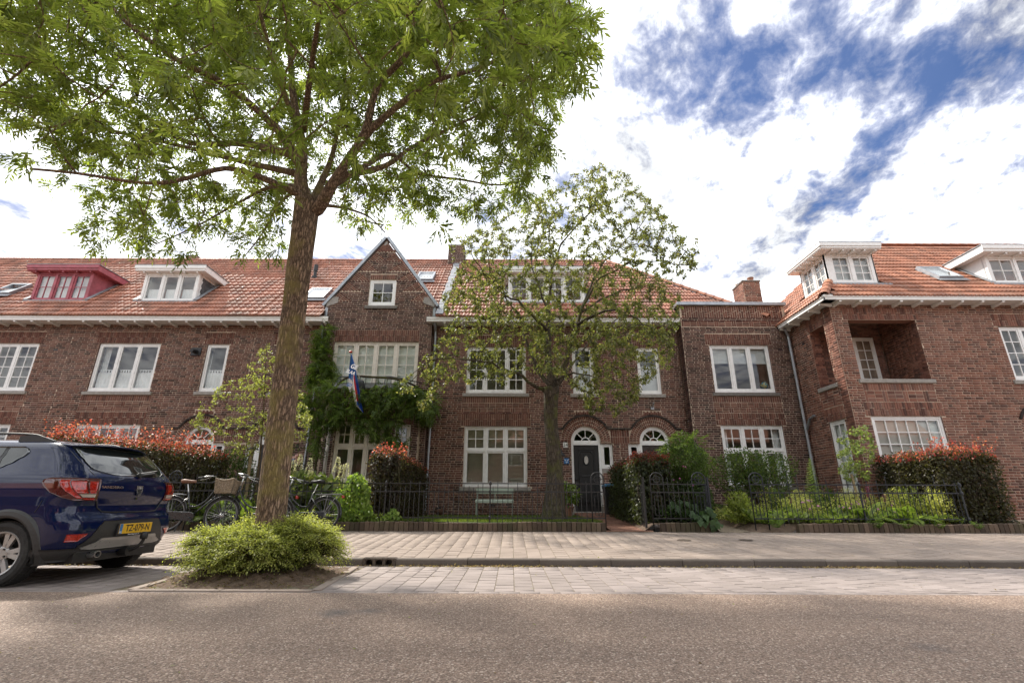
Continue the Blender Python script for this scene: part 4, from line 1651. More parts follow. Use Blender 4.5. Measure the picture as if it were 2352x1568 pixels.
mb.build('flue_outlet', MT['black'], h.root)
h.finish()
gutter(h.root, -15.55, -9.10)
main_roof(h.root, -15.55, -9.10, holes=[(-13.93, -11.86, 7.8, 9.0)])
dormer(h.root, -13.93, -11.86, 7.86, 9.02, 16.44, ROOFC, MT['white'], 3, (1, 1), 'cafe', label='white roof dormer with slate cheeks', cheek=MT['white'])
P = Pieces()
for k in range(9):
 for i in range(8):
  y, z = 16.70 + i * 0.16 + (k % 2) * 0.04, 7.9 + k * 0.118
  if z - 0.02 < y - ROOFC - 0.02 or z > 8.88:
   continue
  P.add((-11.845, y, z), (0, 0.074, 0), (0.004, 0, 0.066), (0.008, 0, 0))
sl = [ch for ch in h.root.children if ch.name.startswith('dormer')][0]
P.build('slate', 'brick', MT['slate'], sl)

# --- third house: gable, balcony doors and bay window
h = House('brick_house', 'brick house with pointed gable, creeper covered bay and balcony doors', -9.10, -6.55, 16.0, 6.80, MT['brick'])
h3 = h
h.win(-8.25, -7.49, 4.34, 6.03, n=1, bot=(1, 1), cur='cafe_plain')
h.door(-7.87, 0.54, 2.70, 0.49, MT['door_black'], -1, hood_ext=(-9.10, 0))
h.vent(-9.0, 5.80)
h.finish(top=80)
gutter(h.root, -9.10, -6.42)
rf3 = main_roof(h.root, -9.10, -2.90)
skylight(h.root, (-7.43, 16.82, 16.82 - ROOFC + 0.05), (1, 0, 0), (0, S45, S45), (0, -S45, S45), 0.78, 1.0)
skylight(h.root, (-3.63, 18.27, 18.27 - ROOFC + 0.05), (1, 0, 0), (0, S45, S45), (0, -S45, S45), 0.70, 0.95)
mb = MB()
q = Vector((-8.35, 18.3, 18.3 - ROOFC))
mb.tube([q, q + Vector((0, 0, 0.34))], 0.065, 12)
mb.tube([q + Vector((0, 0, 0.34)), q + Vector((0, 0, 0.62))], 0.085, 12)
mb.tube([q + Vector((0, 0, -0.02)), q + Vector((0, 0, 0.08))], 0.12, 12)
mb.build('vent_pipe', MT['black'], h.root)

GX0, GX1, GAX, GAZ, GSZ, GY = -6.55, -2.82, -4.69, 10.06, 7.50, 15.75
F = Fr((0, GY, 0))
W = Wall(F)
slope_l = math.atan2(GAZ - GSZ, GAX - GX0)
hw_ = (GX1 - GX0) / 2


def gable_iv(a, b):
 z = (a + b) / 2
 if z < GSZ:
  return GX0, GX1
 k = (GAZ - z) / (GAZ - GSZ)
 if k <= 0:
  return None
 return GAX - hw_ * k, GAX + hw_ * k


L_ = math.hypot(GAZ - GSZ, hw_)
NT, TL = 6, 0.46
for sg in (-1, 1):
 base = Vector((GAX + sg * hw_, GSZ))
 D = Vector((-sg * math.cos(slope_l), math.sin(slope_l)))
 I = Vector((-sg * math.sin(slope_l), -math.cos(slope_l)))
 for k in range(NT):
  a0 = 0.12 + k * (TL + 0.03)
  P0 = base + D * a0
  n_ = int(TL / 0.066)
  for i in range(1, n_ + 2):
   a = a0 + (i - 0.5) * 0.066
   ln = (i - 0.5) * 0.066 * math.tan(slope_l)
   x = 0.0
   while x < ln - 0.03:
    e = min(x + 0.215, ln)
    q = base + D * a + I * ((x + e) / 2)
    W.one(W.S, q.x, q.y, (e - x - 0.011) / 2, (0.066 - 0.012) / 2, math.atan2(I.y, I.x), proud=0.001)
    x = e
  z0_, z1_ = P0.y, P0.y + TL * math.sin(slope_l)

  def ex(a, b, z0_=z0_, z1_=z1_, P0=P0, sg=sg, base=base):
   z = (a + b) / 2
   if not (z0_ < z < z1_):
    return None
   xs = GAX + sg * hw_ * (GAZ - z) / (GAZ - GSZ)
   xp = P0.x + (-sg) * (TL / math.cos(slope_l) - (z - z0_) * math.tan(slope_l))
   return (min(xs, xp) + 0.03 if sg > 0 else xs - 0.3, max(xs, xp) - 0.03 if sg < 0 else xs + 0.3)
  W.ex.append(ex)
gw = (-5.15, -4.19, 7.42, 8.45)
bw = (-6.17, -3.23, 4.40, 6.08)
for q in (gw, bw):
 W.hole(*q)
W.hole(gw[0] - 0.1, gw[1] + 0.1, gw[2] - 0.12, gw[2])
W.hole(gw[0], gw[1], gw[3], gw[3] + 0.20)
W.soldiers(gw[0], gw[1], gw[3] + 0.004, gw[3] + 0.20)
W.hole(bw[0], bw[1], bw[3], bw[3] + 0.43)
W.toothed(bw[0], bw[1], bw[3] + 0.004, bw[3] + 0.43)
W.hole(-6.2, -3.0, 0.3, 4.3)
W.lay(GX0, GX1, 0.42, GAZ, gable_iv)
mb = MB()
backing(mb, F, GX0, GX1, 0.2, GSZ, [gw, bw, (-5.9, -3.3, 0.5, 4.0)])
for z0_, z1_, s0, s1 in ((GSZ, gw[3], GX0, gw[0]), (GSZ, gw[3], gw[1], GX1)):
 pass
k1 = hw_ * (GAZ - gw[3]) / (GAZ - GSZ)
mb.prism([(GX0, GSZ), (gw[0], GSZ), (gw[0], gw[3]), (GAX - k1, gw[3])], -0.3, 0, F)
mb.prism([(gw[1], GSZ), (GX1, GSZ), (GAX + k1, gw[3]), (gw[1], gw[3])], -0.3, 0, F)
mb.prism([(GAX - k1, gw[3]), (GAX + k1, gw[3]), (GAX, GAZ)], -0.3, 0, F)
gwall = mb.build('gable_wall', [MT['mortar'], MT['brick_gable']], h.root)
W.build(gwall, MT['brick_gable'], MT['brick_soldier'], ok=UPPER, top=190)
# returns of the gable and its little roof
mb = MB()
mb.box(GX0 + 0.01, GX0 + 0.28, GY + 0.3, 16.3, 0.3, GSZ)
mb.box(GX1 - 0.28, GX1 - 0.01, GY + 0.3, 16.3, 0.3, GSZ)
mb.build('gable_return', MT['brick_gable'], h.root)
mb = MB()
for sg in (-1, 1):
 e = Vector((GAX + sg * (hw_ - 0.02), GY + 0.1, GSZ - 0.02))
 r_ = Vector((GAX, GY + 0.1, GAZ - 0.03))
 eb, rb = e + Vector((0, 0.75, 0)), Vector((GAX, GAZ - 0.03 + ROOFC + 0.1, GAZ - 0.03))
 t_ = Vector((0, 0, -0.12))
 mb.add([e, r_, rb, eb, e + t_, r_ + t_, rb + t_, eb + t_], [(0, 1, 2, 3), (4, 5, 6, 7), (0, 3, 7, 4), (0, 1, 5, 4), (1, 2, 6, 5), (2, 3, 7, 6)])
mb.build('gable_roof', MT['tile'], h.root)
mb = MB()
for sg in (-1, 1):
 a = Vector((GAX + sg * (hw_ + 0.14), GY - 0.05, GSZ - 0.10))
 b = Vector((GAX, GY - 0.05, GAZ + 0.10))
 n_ = Vector((sg * math.sin(slope_l), 0, math.cos(slope_l)))
 nseg = 3
 for k in range(nseg):
  p, q = a + (b - a) * (k / nseg), a + (b - a) * ((k + 1) / nseg)
  e = 0.002 * k
  vs = [p, q, q + n_ * 0.10, p + n_ * 0.10]
  vs = [v + Vector((0, -e, 0)) for v in vs] + [v + Vector((0, 0.42, 0)) for v in vs]
  mb.add(vs, [(0, 1, 2, 3), (4, 7, 6, 5), (0, 4, 5, 1), (1, 5, 6, 2), (2, 6, 7, 3), (3, 7, 4, 0)])
mb.build('gable_coping', MT['zinc'], h.root)
for sg in (-1, 1):
 mb = MB(F)
 x = GAX + sg * hw_
 mb.prism([(x + sg * 0.06, GSZ - 0.12), (x + sg * 0.06, GSZ + 0.02), (x - sg * 0.16, GSZ + 0.26), (x - sg * 0.34, GSZ + 0.26), (x - sg * 0.34, GSZ + 0.03), (x - sg * 0.1, GSZ - 0.06)], -0.05, 0.02)
 mb.build('corner_stone', MT['stone'], h.root)
mb = MB(F)
mb.prism([(GAX - 0.1, GAZ - 0.21), (GAX + 0.1, GAZ - 0.21), (GAX, GAZ - 0.03)], -0.05, 0.012)
mb.build('apex_stone', MT['stone'], h.root)
mb = MB(F)
for sg in (-1, 1):
 x = GAX + sg * hw_
 mb.bx(min(x, x + sg * 0.1), max(x, x + sg * 0.1), 6.88, GSZ - 0.1, -0.32, -0.03)
mb.build('side_flashing', MT['zinc'], h.root)
window(h.root, F, *gw, n=1, bot=(2, 2), mat=MT['white'], sillmat=MT['stone_dark'], d=-0.03, frame=0.085, cur=None)
window(h.root, F, *bw, n=4, bot=(2, 4), mat=MT['cream'], sill=False, cur='blind_full', widths=[0.25, 0.25, 0.25, 0.25], frame=0.075, label='cream balcony doors with side lights')
# bay
A, B_, C_, D_ = Vector((-6.15, GY, 0)), Vector((-5.50, 14.9, 0)), Vector((-3.87, 14.9, 0)), Vector((-3.05, GY, 0))
BZ = 4.22
bay = MB()
for a, b in ((A, B_), (B_, C_), (C_, D_)):
 U = (b - a).normalized()
 Fb = Fr(a, U, (0, 0, 1), U.cross(Vector((0, 0, 1))))
 Lb = (b - a).length
 wb = Wall(Fb)
 wr = (0.05, Lb - 0.08, 1.33, 3.18) if a is B_ else (0.30, Lb - 0.28, 1.33, 3.18)
 wb.hole(*wr)
 wb.hole(wr[0] - 0.1, wr[1] + 0.1, wr[2] - 0.12, wr[2])
 wb.hole(wr[0] - 0.05, wr[1] + 0.05, wr[3], wr[3] + 0.43)
 wb.toothed(max(0.02, wr[0] - 0.05), min(Lb - 0.02, wr[1] + 0.05), wr[3], wr[3] + 0.43)
 wb.lay(0.012, Lb - 0.012, 0.42, BZ)
 m_ = MB()
 backing(m_, Fb, 0, Lb, 0.2, BZ, [wr], 0.2)
 w_ = m_.build('bay_wall', [MT['mortar'], MT['brick_gable']], h.root)
 wb.build(w_, MT['brick_gable'], ok=UPPER, top=25)
 n_ = 3 if a is B_ else 1
 window(h.root, Fb, *wr, n=n_, transom=2.42, top=(2, 2), bot=(1, 1), mat=MT['cream'], sillmat=MT['stone_dark'], d=-0.03, rm=(a is B_), frame=0.07)
mb = MB()
mb.prism([(A.x - 0.1, A.y), (B_.x - 0.08, B_.y - 0.12), (C_.x + 0.08, C_.y - 0.12), (D_.x + 0.1, D_.y)], BZ, BZ + 0.12, WORLD)
mb.build('bay_roof', MT['lead'], h.root)
Fb = Fr(B_)
mb = MB(Fb)
mb.bx(0.25, 1.4, 0.80, 1.12, 0.0, 0.02)
mb.build('bay_panel', MT['black'], h.root)
mb = MB(Fb)
for k in range(2):
 cx_ = 0.55 + k * 0.55
 mb.tube([Fb.p(cx_ + 0.24 * math.cos(t), 0.96 + 0.12 * math.sin(t), 0.03) for t in [2 * PI * i / 16 for i in range(16)]], 0.012, 5, closed=True)
mb.build('panel_ring', MT['cream'], h.root)
mb = MB()
rail = [A + Vector((0, -0.02, 0)), B_ + Vector((0, 0.03, 0)), C_ + Vector((0, 0.03, 0)), D_ + Vector((0, -0.02, 0))]
for z in (4.40, 4.62):
 mb.tube([q + Vector((0, 0, z)) for q in rail], 0.018, 6)
for a, b in zip(rail[:-1], rail[1:]):
 for k in range(8):
  q = a + (b - a) * k / 8
  mb.tube([q + Vector((0, 0, BZ + 0.1)), q + Vector((0, 0, 4.62))], 0.009, 5)
mb.build('balcony_railing', MT['iron'], h.root)
downpipe(h.root, [(-6.66, 15.68, 6.75), (-6.66, 15.86, 6.55), (-6.68, 15.90, 4.0), (-6.70, 15.90, 0.45)])
downpipe(h.root, [(-2.70, 15.66, 6.75), (-2.70, 15.90, 6.5), (-2.70, 15.90, 4.0), (-2.72, 15.90, 0.45)])
downpipe(h.root, [(-3.12, 15.60, 3.52), (-2.98, 15.60, 3.50), (-2.76, 15.82, 3.25)], 0.04)
mb = MB(h.F)
for k, ch in enumerate('26'):
 pass

# --- fourth house, number 24
h = House('brick_house', 'brick house number 24 with a black arched door behind the small tree', -2.90, 3.57, 16.0, 6.80, MT['brick'])
h4 = h
h.W.hole(-2.95, -2.82, 0, 7)
h.win(-1.57, 0.48, 4.325, 5.98, n=3, bot=(2, 4), below=3.66, widths=[0.3, 0.4, 0.3])
h.win(-1.57, 0.51, 1.275, 3.21, n=3, transom=2.42, top=(2, 2), bot=(1, 1), below=None, cur='venetian')
h.win(2.10, 2.83, 4.31, 5.985, n=1, cur='blind_half')
h.door(2.45, 0.54, 2.72, 0.49, MT['door_black'], 1, hood_ext=(0, 3.57), label='black front door with an oval window')
h.vent(-0.6, 0.72)
h.vent(-2.3, 0.62)
h.finish()
gutter(h.root, -2.98, 3.57)
main_roof(h.root, -2.90, 3.57, holes=[(-0.15, 2.72, 7.8, 9.0)])
dormer(h.root, -0.15, 2.72, 7.86, 9.02, 16.44, ROOFC, MT['white'], 4, (2, 2), None, label='broad white roof dormer hidden behind the small tree')
mb = MB()
for k in range(14):     # stepped lead soaker along the party line
 t = 0.2 + k * 0.45
 x = -2.55 + (k % 2) * 0.03
 Fs = Fr((x, EAVE_Y + t * S45, EAVE_Z + t * S45 + 0.06), (1, 0, 0), (0, S45, S45), (0, -S45, S45))
 mb.bx(-0.12, 0.14, -0.2, 0.22, 0.03, 0.055, Fs)
mb.build('lead_soaker', MT['lead'], h.root)


def chimney(name, label, x0, x1, y0, y1, z0, z1, pots=2, mat=None, cowl=False):
 c_ = thing(name, label, 'chimney', ((x0 + x1) / 2, (y0 + y1) / 2, z0))
 mb = MB()
 mb.box(x0, x1, y0, y1, z0, z1)
 core = mb.build('stack', MT['mortar'], c_)
 for Fc, a, b in ((Fr((0, y0, 0)), x0, x1), (Fr((x0, 0, 0), (0, -1, 0), (0, 0, 1), (-1, 0, 0)), -y1, -y0), (Fr((x1, 0, 0), (0, 1, 0), (0, 0, 1), (1, 0, 0)), y0, y1), (Fr((0, y1, 0), (-1, 0, 0), (0, 0, 1), (0, 1, 0)), -x1, -x0)):
  w_ = Wall(Fc)
  w_.lay(a, b, z0 + 0.02, z1 - 0.005)
  w_.build(core, mat or MT['brick'], top=90)
 mb = MB()
 mb.box(x0 - 0.03, x1 + 0.03, y0 - 0.03, y1 + 0.03, z1 + 0.002, z1 + 0.06)
 mb.build('cap', MT['stone_dark'], c_, bevel=0.01)
 for k in range(pots):
  q = ((x0 + x1) / 2 + 0.12 - 0.12 * 0, y0 + (y1 - y0) * (k + 0.6) / (pots + 0.3), z1 + 0.06)
  mb = MB()
  mb.revolve([(0.11, 0), (0.10, 0.16), (0.12, 0.17), (0.12, 0.21), (0.085, 0.21), (0.085, 0.05)], q, n=14)
  mb.build('chimney_pot', MT['terracotta'], c_, smooth=False)
 if cowl:
  mb = MB()
  q = Vector(((x0 + x1) / 2 - 0.1, y1 - 0.12, z1 + 0.06))
  mb.tube([q, q + Vector((0, 0, 0.1))], 0.06, 10)
  mb.revolve([(0.15, 0.16), (0.02, 0.26)], q, n=12)
  for t in range(3):
   a = t * 2.1
   mb.bar(q + Vector((0.06 * math.cos(a), 0.06 * math.sin(a), 0.08)), q + Vector((0.11 * math.cos(a), 0.11 * math.sin(a), 0.17)), 0.012)
  mb.build('cowl', MT['steel'], c_)
 return c_


chimney('chimney', 'low brick chimney on the ridge between the gabled house and the small tree', -2.95, -2.25, 19.6, 20.4, 10.7, 12.05, 0, MT['brick_gable'])
chimney('chimney', 'brick chimney on the ridge above the white dormer, mostly behind leaves', -15.4, -14.85, 20.1, 20.8, 10.8, 11.72, 0)

# --- fifth house with the flat-roofed end
h = House('brick_house', 'brick house with hipped roof and a flat roofed front beside the corner house', 3.57, 5.87, 16.0, 6.80, MT['brick'])
h5 = h
h.win(4.36, 5.13, 4.31, 5.97, n=1, cur='blind_half')
h.door(4.72, 0.54, 2.72, 0.49, MT['door_brown'], -1, hood_ext=(3.57, 0), wreath=True)
h.vent(5.55, 5.82)
mb = MB()
mb.box(4.68, 4.78, 15.93, 15.99, 3.78, 3.86)
mb.tube([(4.73, 15.92, 3.84), (4.745, 15.80, 3.98)], 0.022, 8)
mb.build('flag_holder', MT['zinc'], h.root)
h.finish(top=80)
gutter(h.root, 3.57, 5.84)
main_roof(h.root, 3.57, 8.95, hip=True)
FX0, FX1, FY, FZ = 5.87, 9.55, 15.55, 7.38
F = Fr((0, FY, 0))
W = Wall(F)
fl_up, fl_lo = (6.75, 8.77, 4.28, 5.935), (6.77, 8.79, 1.30, 3.20)
mb = MB()
backing(mb, F, FX0, FX1, 0.2, FZ, [fl_up, fl_lo])
mb.box(FX0, FX0 + 0.29, FY + 0.3, 24.3, 0.2, FZ)
mb.box(FX0 + 0.29, FX1 + 3, FY + 0.3, 24.3, FZ - 0.25, FZ - 0.12)
fw = mb.build('front_wall', [MT['mortar'], MT['brick_gable']], h.root)
e = 0.12
for q in (fl_up, fl_lo):
 W.hole(*q)
 W.hole(q[0] - 0.11, q[1] + 0.11, q[2] - 0.12, q[2])
 W.hole(q[0] - e, q[1] + e, q[3], q[3] + 0.40)
 W.toothed(q[0] - e, q[1] + e, q[3] + 0.004, q[3] + 0.40)
W.hole(fl_up[0] - e, fl_up[1] + e, fl_up[2] - 0.33, fl_up[2] - 0.12)
W.soldiers(fl_up[0] - e, fl_up[1] + e, fl_up[2] - 0.33, fl_up[2] - 0.122)
W.hole(fl_up[0] - e, fl_up[1] + e, 3.60, fl_up[2] - 0.33)
W.weave(fl_up[0] - e, fl_up[1] + e, 3.605, fl_up[2] - 0.335)
# ornamental frieze under the coping
W.hole(FX0, FX1, FZ - 0.47, FZ)
x = FX0 + 0.06
while x < FX1 - 0.1:
 e_ = min(x + 0.8, FX1 - 0.1)
 for k in range(5):
  W.one(W.S, x + 0.05, FZ - 0.45 + k * 0.085 + 0.04, 0.045, 0.034, 0, proud=0.004)
 n_ = max(2, int((e_ - x - 0.1) / 0.0725))
 for i in range(n_):
  q = 0.05 * ((i % 3) - 1)
  c_ = x + 0.1 + (i + 0.5) * (e_ - x - 0.1) / n_
  W.one(W.S, c_, FZ - 0.345 + q / 2, 0.029, 0.105 + q / 2, 0, proud=0.006 if i % 2 else 0)
  W.one(W.S, c_, FZ - 0.115 + q / 2, 0.029, 0.105 - q / 2, 0, proud=0 if i % 2 else 0.006)
 x = e_
W.hole(FX0, FX1, FZ - 0.78, FZ - 0.56)
W.weave(FX0 + 0.02, FX1 - 0.02, FZ - 0.775, FZ - 0.565)
W.lay(FX0 + 0.006, FX1, 0.42, FZ)
W.build(fw, MT['brick_gable'], MT['brick_soldier'], ok=UPPER, top=190)
Fs = Fr((FX0, 0, 0), (0, -1, 0), (0, 0, 1), (-1, 0, 0))
Ws = Wall(Fs)
Ws.lay(-16.0, -FY - 0.006, 0.42, FZ)
Ws.build(fw, MT['brick_gable'], ok=UPPER, top=60)
mb = MB(F)
mb.bx(FX0 - 0.10, FX1 + 0.05, FZ + 0.002, FZ + 0.12, -0.4, 0.10)
mb.box(FX0 - 0.10, FX0 + 0.3, FY + 0.4, 22.0, FZ + 0.004, FZ + 0.118)
mb.build('parapet_coping', MT['zinc'], h.root, bevel=0.008)
window(h.root, F, *fl_up, n=3, bot=(1, 1), cur='blind_top', sillmat=MT['stone_dark'])
window(h.root, F, *fl_lo, n=3, transom=2.40, top=(2, 2), bot=(1, 1), cur='side', sillmat=MT['stone_dark'])
for s_, z_ in ((6.25, 5.80), (9.15, 5.80)):
 mb = MB(F)
 mb.bx(s_ - 0.075, s_ + 0.075, z_ - 0.035, z_ + 0.035, -0.01, 0.008)
 mb.build('air_brick', MT['black'], h.root)
globe = thing('desk_globe', 'blue desk globe on the window sill of the flat roofed front', 'globe', (8.55, 15.85, 4.40))
mb = MB()
mb.ball((8.55, 15.83, 4.58), 0.135, n=16, k=10)
m_gl, n_, l_, b_ = nt('globe_map')
l_.new(ramp(n_, l_, noise(n_, l_, 9.0, 3), [(0.48, (0.03, 0.20, 0.30)), (0.54, (0.30, 0.32, 0.16))]), b_.inputs['Base Color'])
b_.inputs['Roughness'].default_value = 0.25
mb.build('ball', m_gl, globe, smooth=True)
mb = MB()
mb.revolve([(0.09, 4.405), (0.085, 4.42), (0.015, 4.43), (0.015, 4.46)], (8.55, 15.83, 0), n=14)
mb.tube([(8.55 + 0.155 * math.cos(t), 15.83, 4.58 + 0.155 * math.sin(t)) for t in [R(-100 + i * 20) for i in range(10)]], 0.008, 6)
mb.build('stand', MT['steel'], globe)
chimney('chimney', 'brick chimney with two clay pots behind the flat parapet', 9.02, 9.68, 17.0, 17.85, 7.2, 9.02, 2, MT['brick_corner'], cowl=True)

# --- corner house on the right
CX, CY, CZ = 9.55, 13.3, 6.5
root6 = thing('corner_house', 'reddish brick corner house with open loggia and tiled hip roof', 'house', (13, CY, 0.4), 'brick terraced houses along the street')
F = Fr((0, CY, 0))
W = Wall(F)
lo, lw, rw = (10.0, 12.02, 4.19, 6.0), (10.02, 12.0, 1.25, 3.13), (14.43, 15.7, 4.17, 5.81)
dcx = 14.95
holes = [lo, lw, rw, (dcx - 0.49, dcx + 0.49, 0.4, 3.2)]
mb = MB()
backing(mb, F, CX, 20.0, 0.2, CZ + 0.3, holes, 0.3)
w6 = mb.build('wall', [MT['mortar'], MT['brick_corner']], root6)
e = 0.12
for q in (lo, lw, rw):
 W.hole(*q)
 W.hole(q[0] - 0.09, q[1] + 0.09, q[2] - 0.12, q[2])
 W.hole(q[0] - e, q[1] + e, q[3], q[3] + 0.40)
 W.toothed(q[0] - e, q[1] + e, q[3] + 0.004, q[3] + 0.40)
W.hole(lo[0] - 0.0, lo[1] + 0.0, lo[2] - 0.33, lo[2] - 0.12)
W.soldiers(lo[0], lo[1], lo[2] - 0.33, lo[2] - 0.122)
W.hole(lo[0], lo[1], 3.53, lo[2] - 0.33)
W.weave(lo[0], lo[1], 3.535, lo[2] - 0.335)
W.hole(dcx - 0.49, dcx + 0.49, 0.3, 2.7)
W.disc(dcx, 2.7, 0.82, 2.699)
W.arch(dcx, 2.7, 0.494, 3)
W.lay(CX + 0.006, 20.0, 0.42, CZ + 0.25)
W.build(w6, MT['brick_corner'], MT['brick_corner'], ok=UPPER, top=190)
mb = MB(F)
for k in range(20):
 t0, t1 = R(25) + R(130) * (k + 0.03) / 20, R(25) + R(130) * (k + 0.97) / 20
 mb.prism([(dcx + math.cos(t) * rr, 2.7 + math.sin(t) * rr) for t, rr in ((t0, 0.83), (t0, 0.89), (t1, 0.89), (t1, 0.83))], 0, 0.045)
mb.build('hood_mould', MT['hood'], root6)
m2 = MB()
for sg in (-1, 1):
 m2.prism(arc_pts(dcx, 2.7, 0.49, PI / 2 if sg > 0 else PI, 0 if sg > 0 else PI / 2, 10) + [(dcx + sg * 0.49, 3.2)], -0.25, 0, F)
m2.build('arch_spandrel', MT['mortar'], root6)
arch_door(root6, F, dcx, 0.54, 2.7, 0.49, MT['door_brown'], 0)
# left return wall
Fs = Fr((CX, 0, 0), (0, -1, 0), (0, 0, 1), (-1, 0, 0))
Ws = Wall(Fs)
so, sw = (-14.47, -13.73, 4.17, 6.0), (-14.42, -13.70, 1.10, 3.12)
mb = MB()
backing(mb, Fs, -24.0, -13.6, 0.2, CZ + 0.3, [so, sw], 0.3)
ws6 = mb.build('side_wall', [MT['mortar'], MT['brick_corner']], root6)
for q in (so, sw):
 Ws.hole(*q)
 Ws.hole(q[0] - 0.07, q[1] + 0.07, q[2] - 0.12, q[2])
 Ws.hole(q[0] - 0.08, q[1] + 0.08, q[3], q[3] + 0.40)
 Ws.toothed(q[0] - 0.08, q[1] + 0.08, q[3] + 0.004, q[3] + 0.40)
Ws.hole(so[0] - 0.1, so[1] + 0.1, 3.53, so[2] - 0.12)
Ws.weave(so[0] - 0.1, so[1] + 0.1, 3.535, so[2] - 0.125)
Ws.lay(-15.55, -13.3 - 0.006, 0.42, CZ + 0.25)
Ws.build(ws6, MT['brick_corner'], MT['brick_corner'], ok=UPPER, top=80)
for Fk, q in ((F, lo), (Fs, so)):
 mb = MB(Fk)
 mb.bx(q[0] - 0.08, q[1] + 0.08, q[2] - 0.115, q[2] - 0.002, -0.34, 0.05)
 mb.build('loggia_coping', MT['stone'], root6, bevel=0.008)
# loggia: brick back wall, right wall, floor and ceiling
mb = MB()
mb.box(9.86, 12.5, 14.75, 14.95, 3.9, 6.6)
mb.box(12.03, 12.3, 13.61, 14.74, 3.9, 6.6)
mb.box(9.86, 12.02, 13.61, 14.74, 6.42, 6.5)
mb.box(9.86, 12.02, 13.61, 14.74, 4.0, 4.08)
lg = mb.build('loggia_lining', MT['mortar_dark'], root6)
Fb = Fr((0, 14.745, 0))
Wb = Wall(Fb)
Wb.hole(10.45, 11.75, 4.0, 5.93)
Wb.lay(9.87, 12.02, 4.1, 6.4)
Wb.build(lg, MT['brick_corner'], top=20)
Fr_ = Fr((12.025, 0, 0), (0, -1, 0), (0, 0, 1), (-1, 0, 0))
Wr = Wall(Fr_)
Wr.lay(-14.73, -13.302, 4.1, 6.4)
Wr.build(lg, MT['brick_corner'], top=20)
Wj = Wall(Fr((0, 14.466, 0)))
Wj.lay(9.556, 9.85, 4.17, 6.0)
Wj.build(lg, MT['brick_corner'], top=10)
window(root6, Fb, 10.45, 11.75, 4.1, 5.93, n=2, bot=(2, 5), cur='blind_full', sill=False, d=0.03, rm=False, label='white glazed loggia doors')
window(root6, F, *lw, n=1, bot=(6, 5), cur='blind_full', sillmat=MT['stone'], d=-0.03)
window(root6, F, *rw, n=2, bot=(2, 4), cur=None)
window(root6, Fs, *sw, n=1, bot=(2, 5), cur='blind_full', sillmat=MT['stone'], d=-0.03)
for Fk, s_, z_ in ((F, 13.0, 5.72), (Fs, -14.85, 5.75)):
 mb = MB(Fk)
 mb.bx(s_ - 0.075, s_ + 0.075, z_ - 0.035, z_ + 0.035, -0.01, 0.008)
 mb.build('air_brick', MT['black'], root6)
# eaves
EX, EY, EZ = 9.17, 12.9, 6.60
gutter(root6, EX, 20.5, EY, 6.44, 6.63, CY, step=0.6)
mb = MB()
Fg = Fr((EX, 0, 0), (0, -1, 0), (0, 0, 1), (-1, 0, 0))
mb.bx(-15.45, -EY, 6.49, 6.63, -0.02, 0.0, Fg)
mb.bx(-15.45, -EY + 0.02, 6.57, 6.636, 0.0, 0.02, Fg)
mb.bx(-15.45, -EY, 6.485, 6.50, -0.37, -0.02, Fg)
mb.build('gutter', MT['white'], root6)
for k in range(5):
 s_ = -13.25 - k * 0.55
 mb = MB()
 mb.prism([(CX - 0.002, 6.48), (EX + 0.03, 6.48), (EX + 0.03, 6.44), (CX - 0.15, 6.405), (CX - 0.002, 6.39)], 0, 0.07, Fr((0, -s_, 0), (1, 0, 0), (0, 0, 1), (0, -1, 0)))
 mb.build('gutter_bracket', MT['white'], root6)
# roof
APX, APY = EX + 4.0, EY + 4.0
mb = MB()
zr = EZ + 4.0
e_ = EZ - 0.02
mb.add([(EX, EY, e_), (21, EY, e_), (21, 20.9, e_), (EX, 20.9, e_), (APX, APY, zr - 0.02), (21, APY, zr - 0.02)], [(0, 1, 5, 4), (0, 4, 3), (3, 4, 5, 2), (0, 3, 2, 1)])
rf6 = mb.build('roof', MT['tile_corner'], root6)
DX0, DX1, DYF, DYB, DZB, DZT = 10.0, 11.54, 13.65, 15.02, 7.35, 8.40


def mask6(s, t):
 z = EZ + t * S45
 if s < EX + t * S45 + 0.02:
  return False
 if 9.9 < s < DX1 + 0.05 and DZB < z < DZT + 0.02:
  return False
 if s > 15.0 and 7.3 < z < 8.5:
  return False
 if abs(s - 14.0) < 0.38 and abs(z - 7.89) < 0.36:
  return False
 return True


roof_tiles(rf6, (0, EY, EZ), (1, 0, 0), (0, S45, S45), (0, -S45, S45), 9.0, 5.66, mask6, MT['tile_corner'], EX)


def mask6l(s, t):
 z, y = EZ + t * S45, -s
 if y < EY + t * S45 + 0.02 or y > 20.9 - t * S45:
  return False
 return not (DYF - 0.05 < y < DYB + 0.03 and DZB < z < DZT)


roof_tiles(rf6, (EX, 0, EZ), (0, -1, 0), (S45, 0, S45), (-S45, 0, S45), 8.0, 5.66, mask6l, MT['tile_corner'], -20.9)
ridge_caps(rf6, (APX, APY, zr), (20.5, APY, zr), MT['tile_corner'])
ridge_caps(rf6, (EX, EY, EZ + 0.03), (EX + 0.85, EY + 0.85, EZ + 0.88), MT['tile_corner'], 0.13)
ridge_caps(rf6, (EX + 1.9, EY + 1.9, EZ + 1.93), (APX, APY, zr + 0.03), MT['tile_corner'], 0.13)
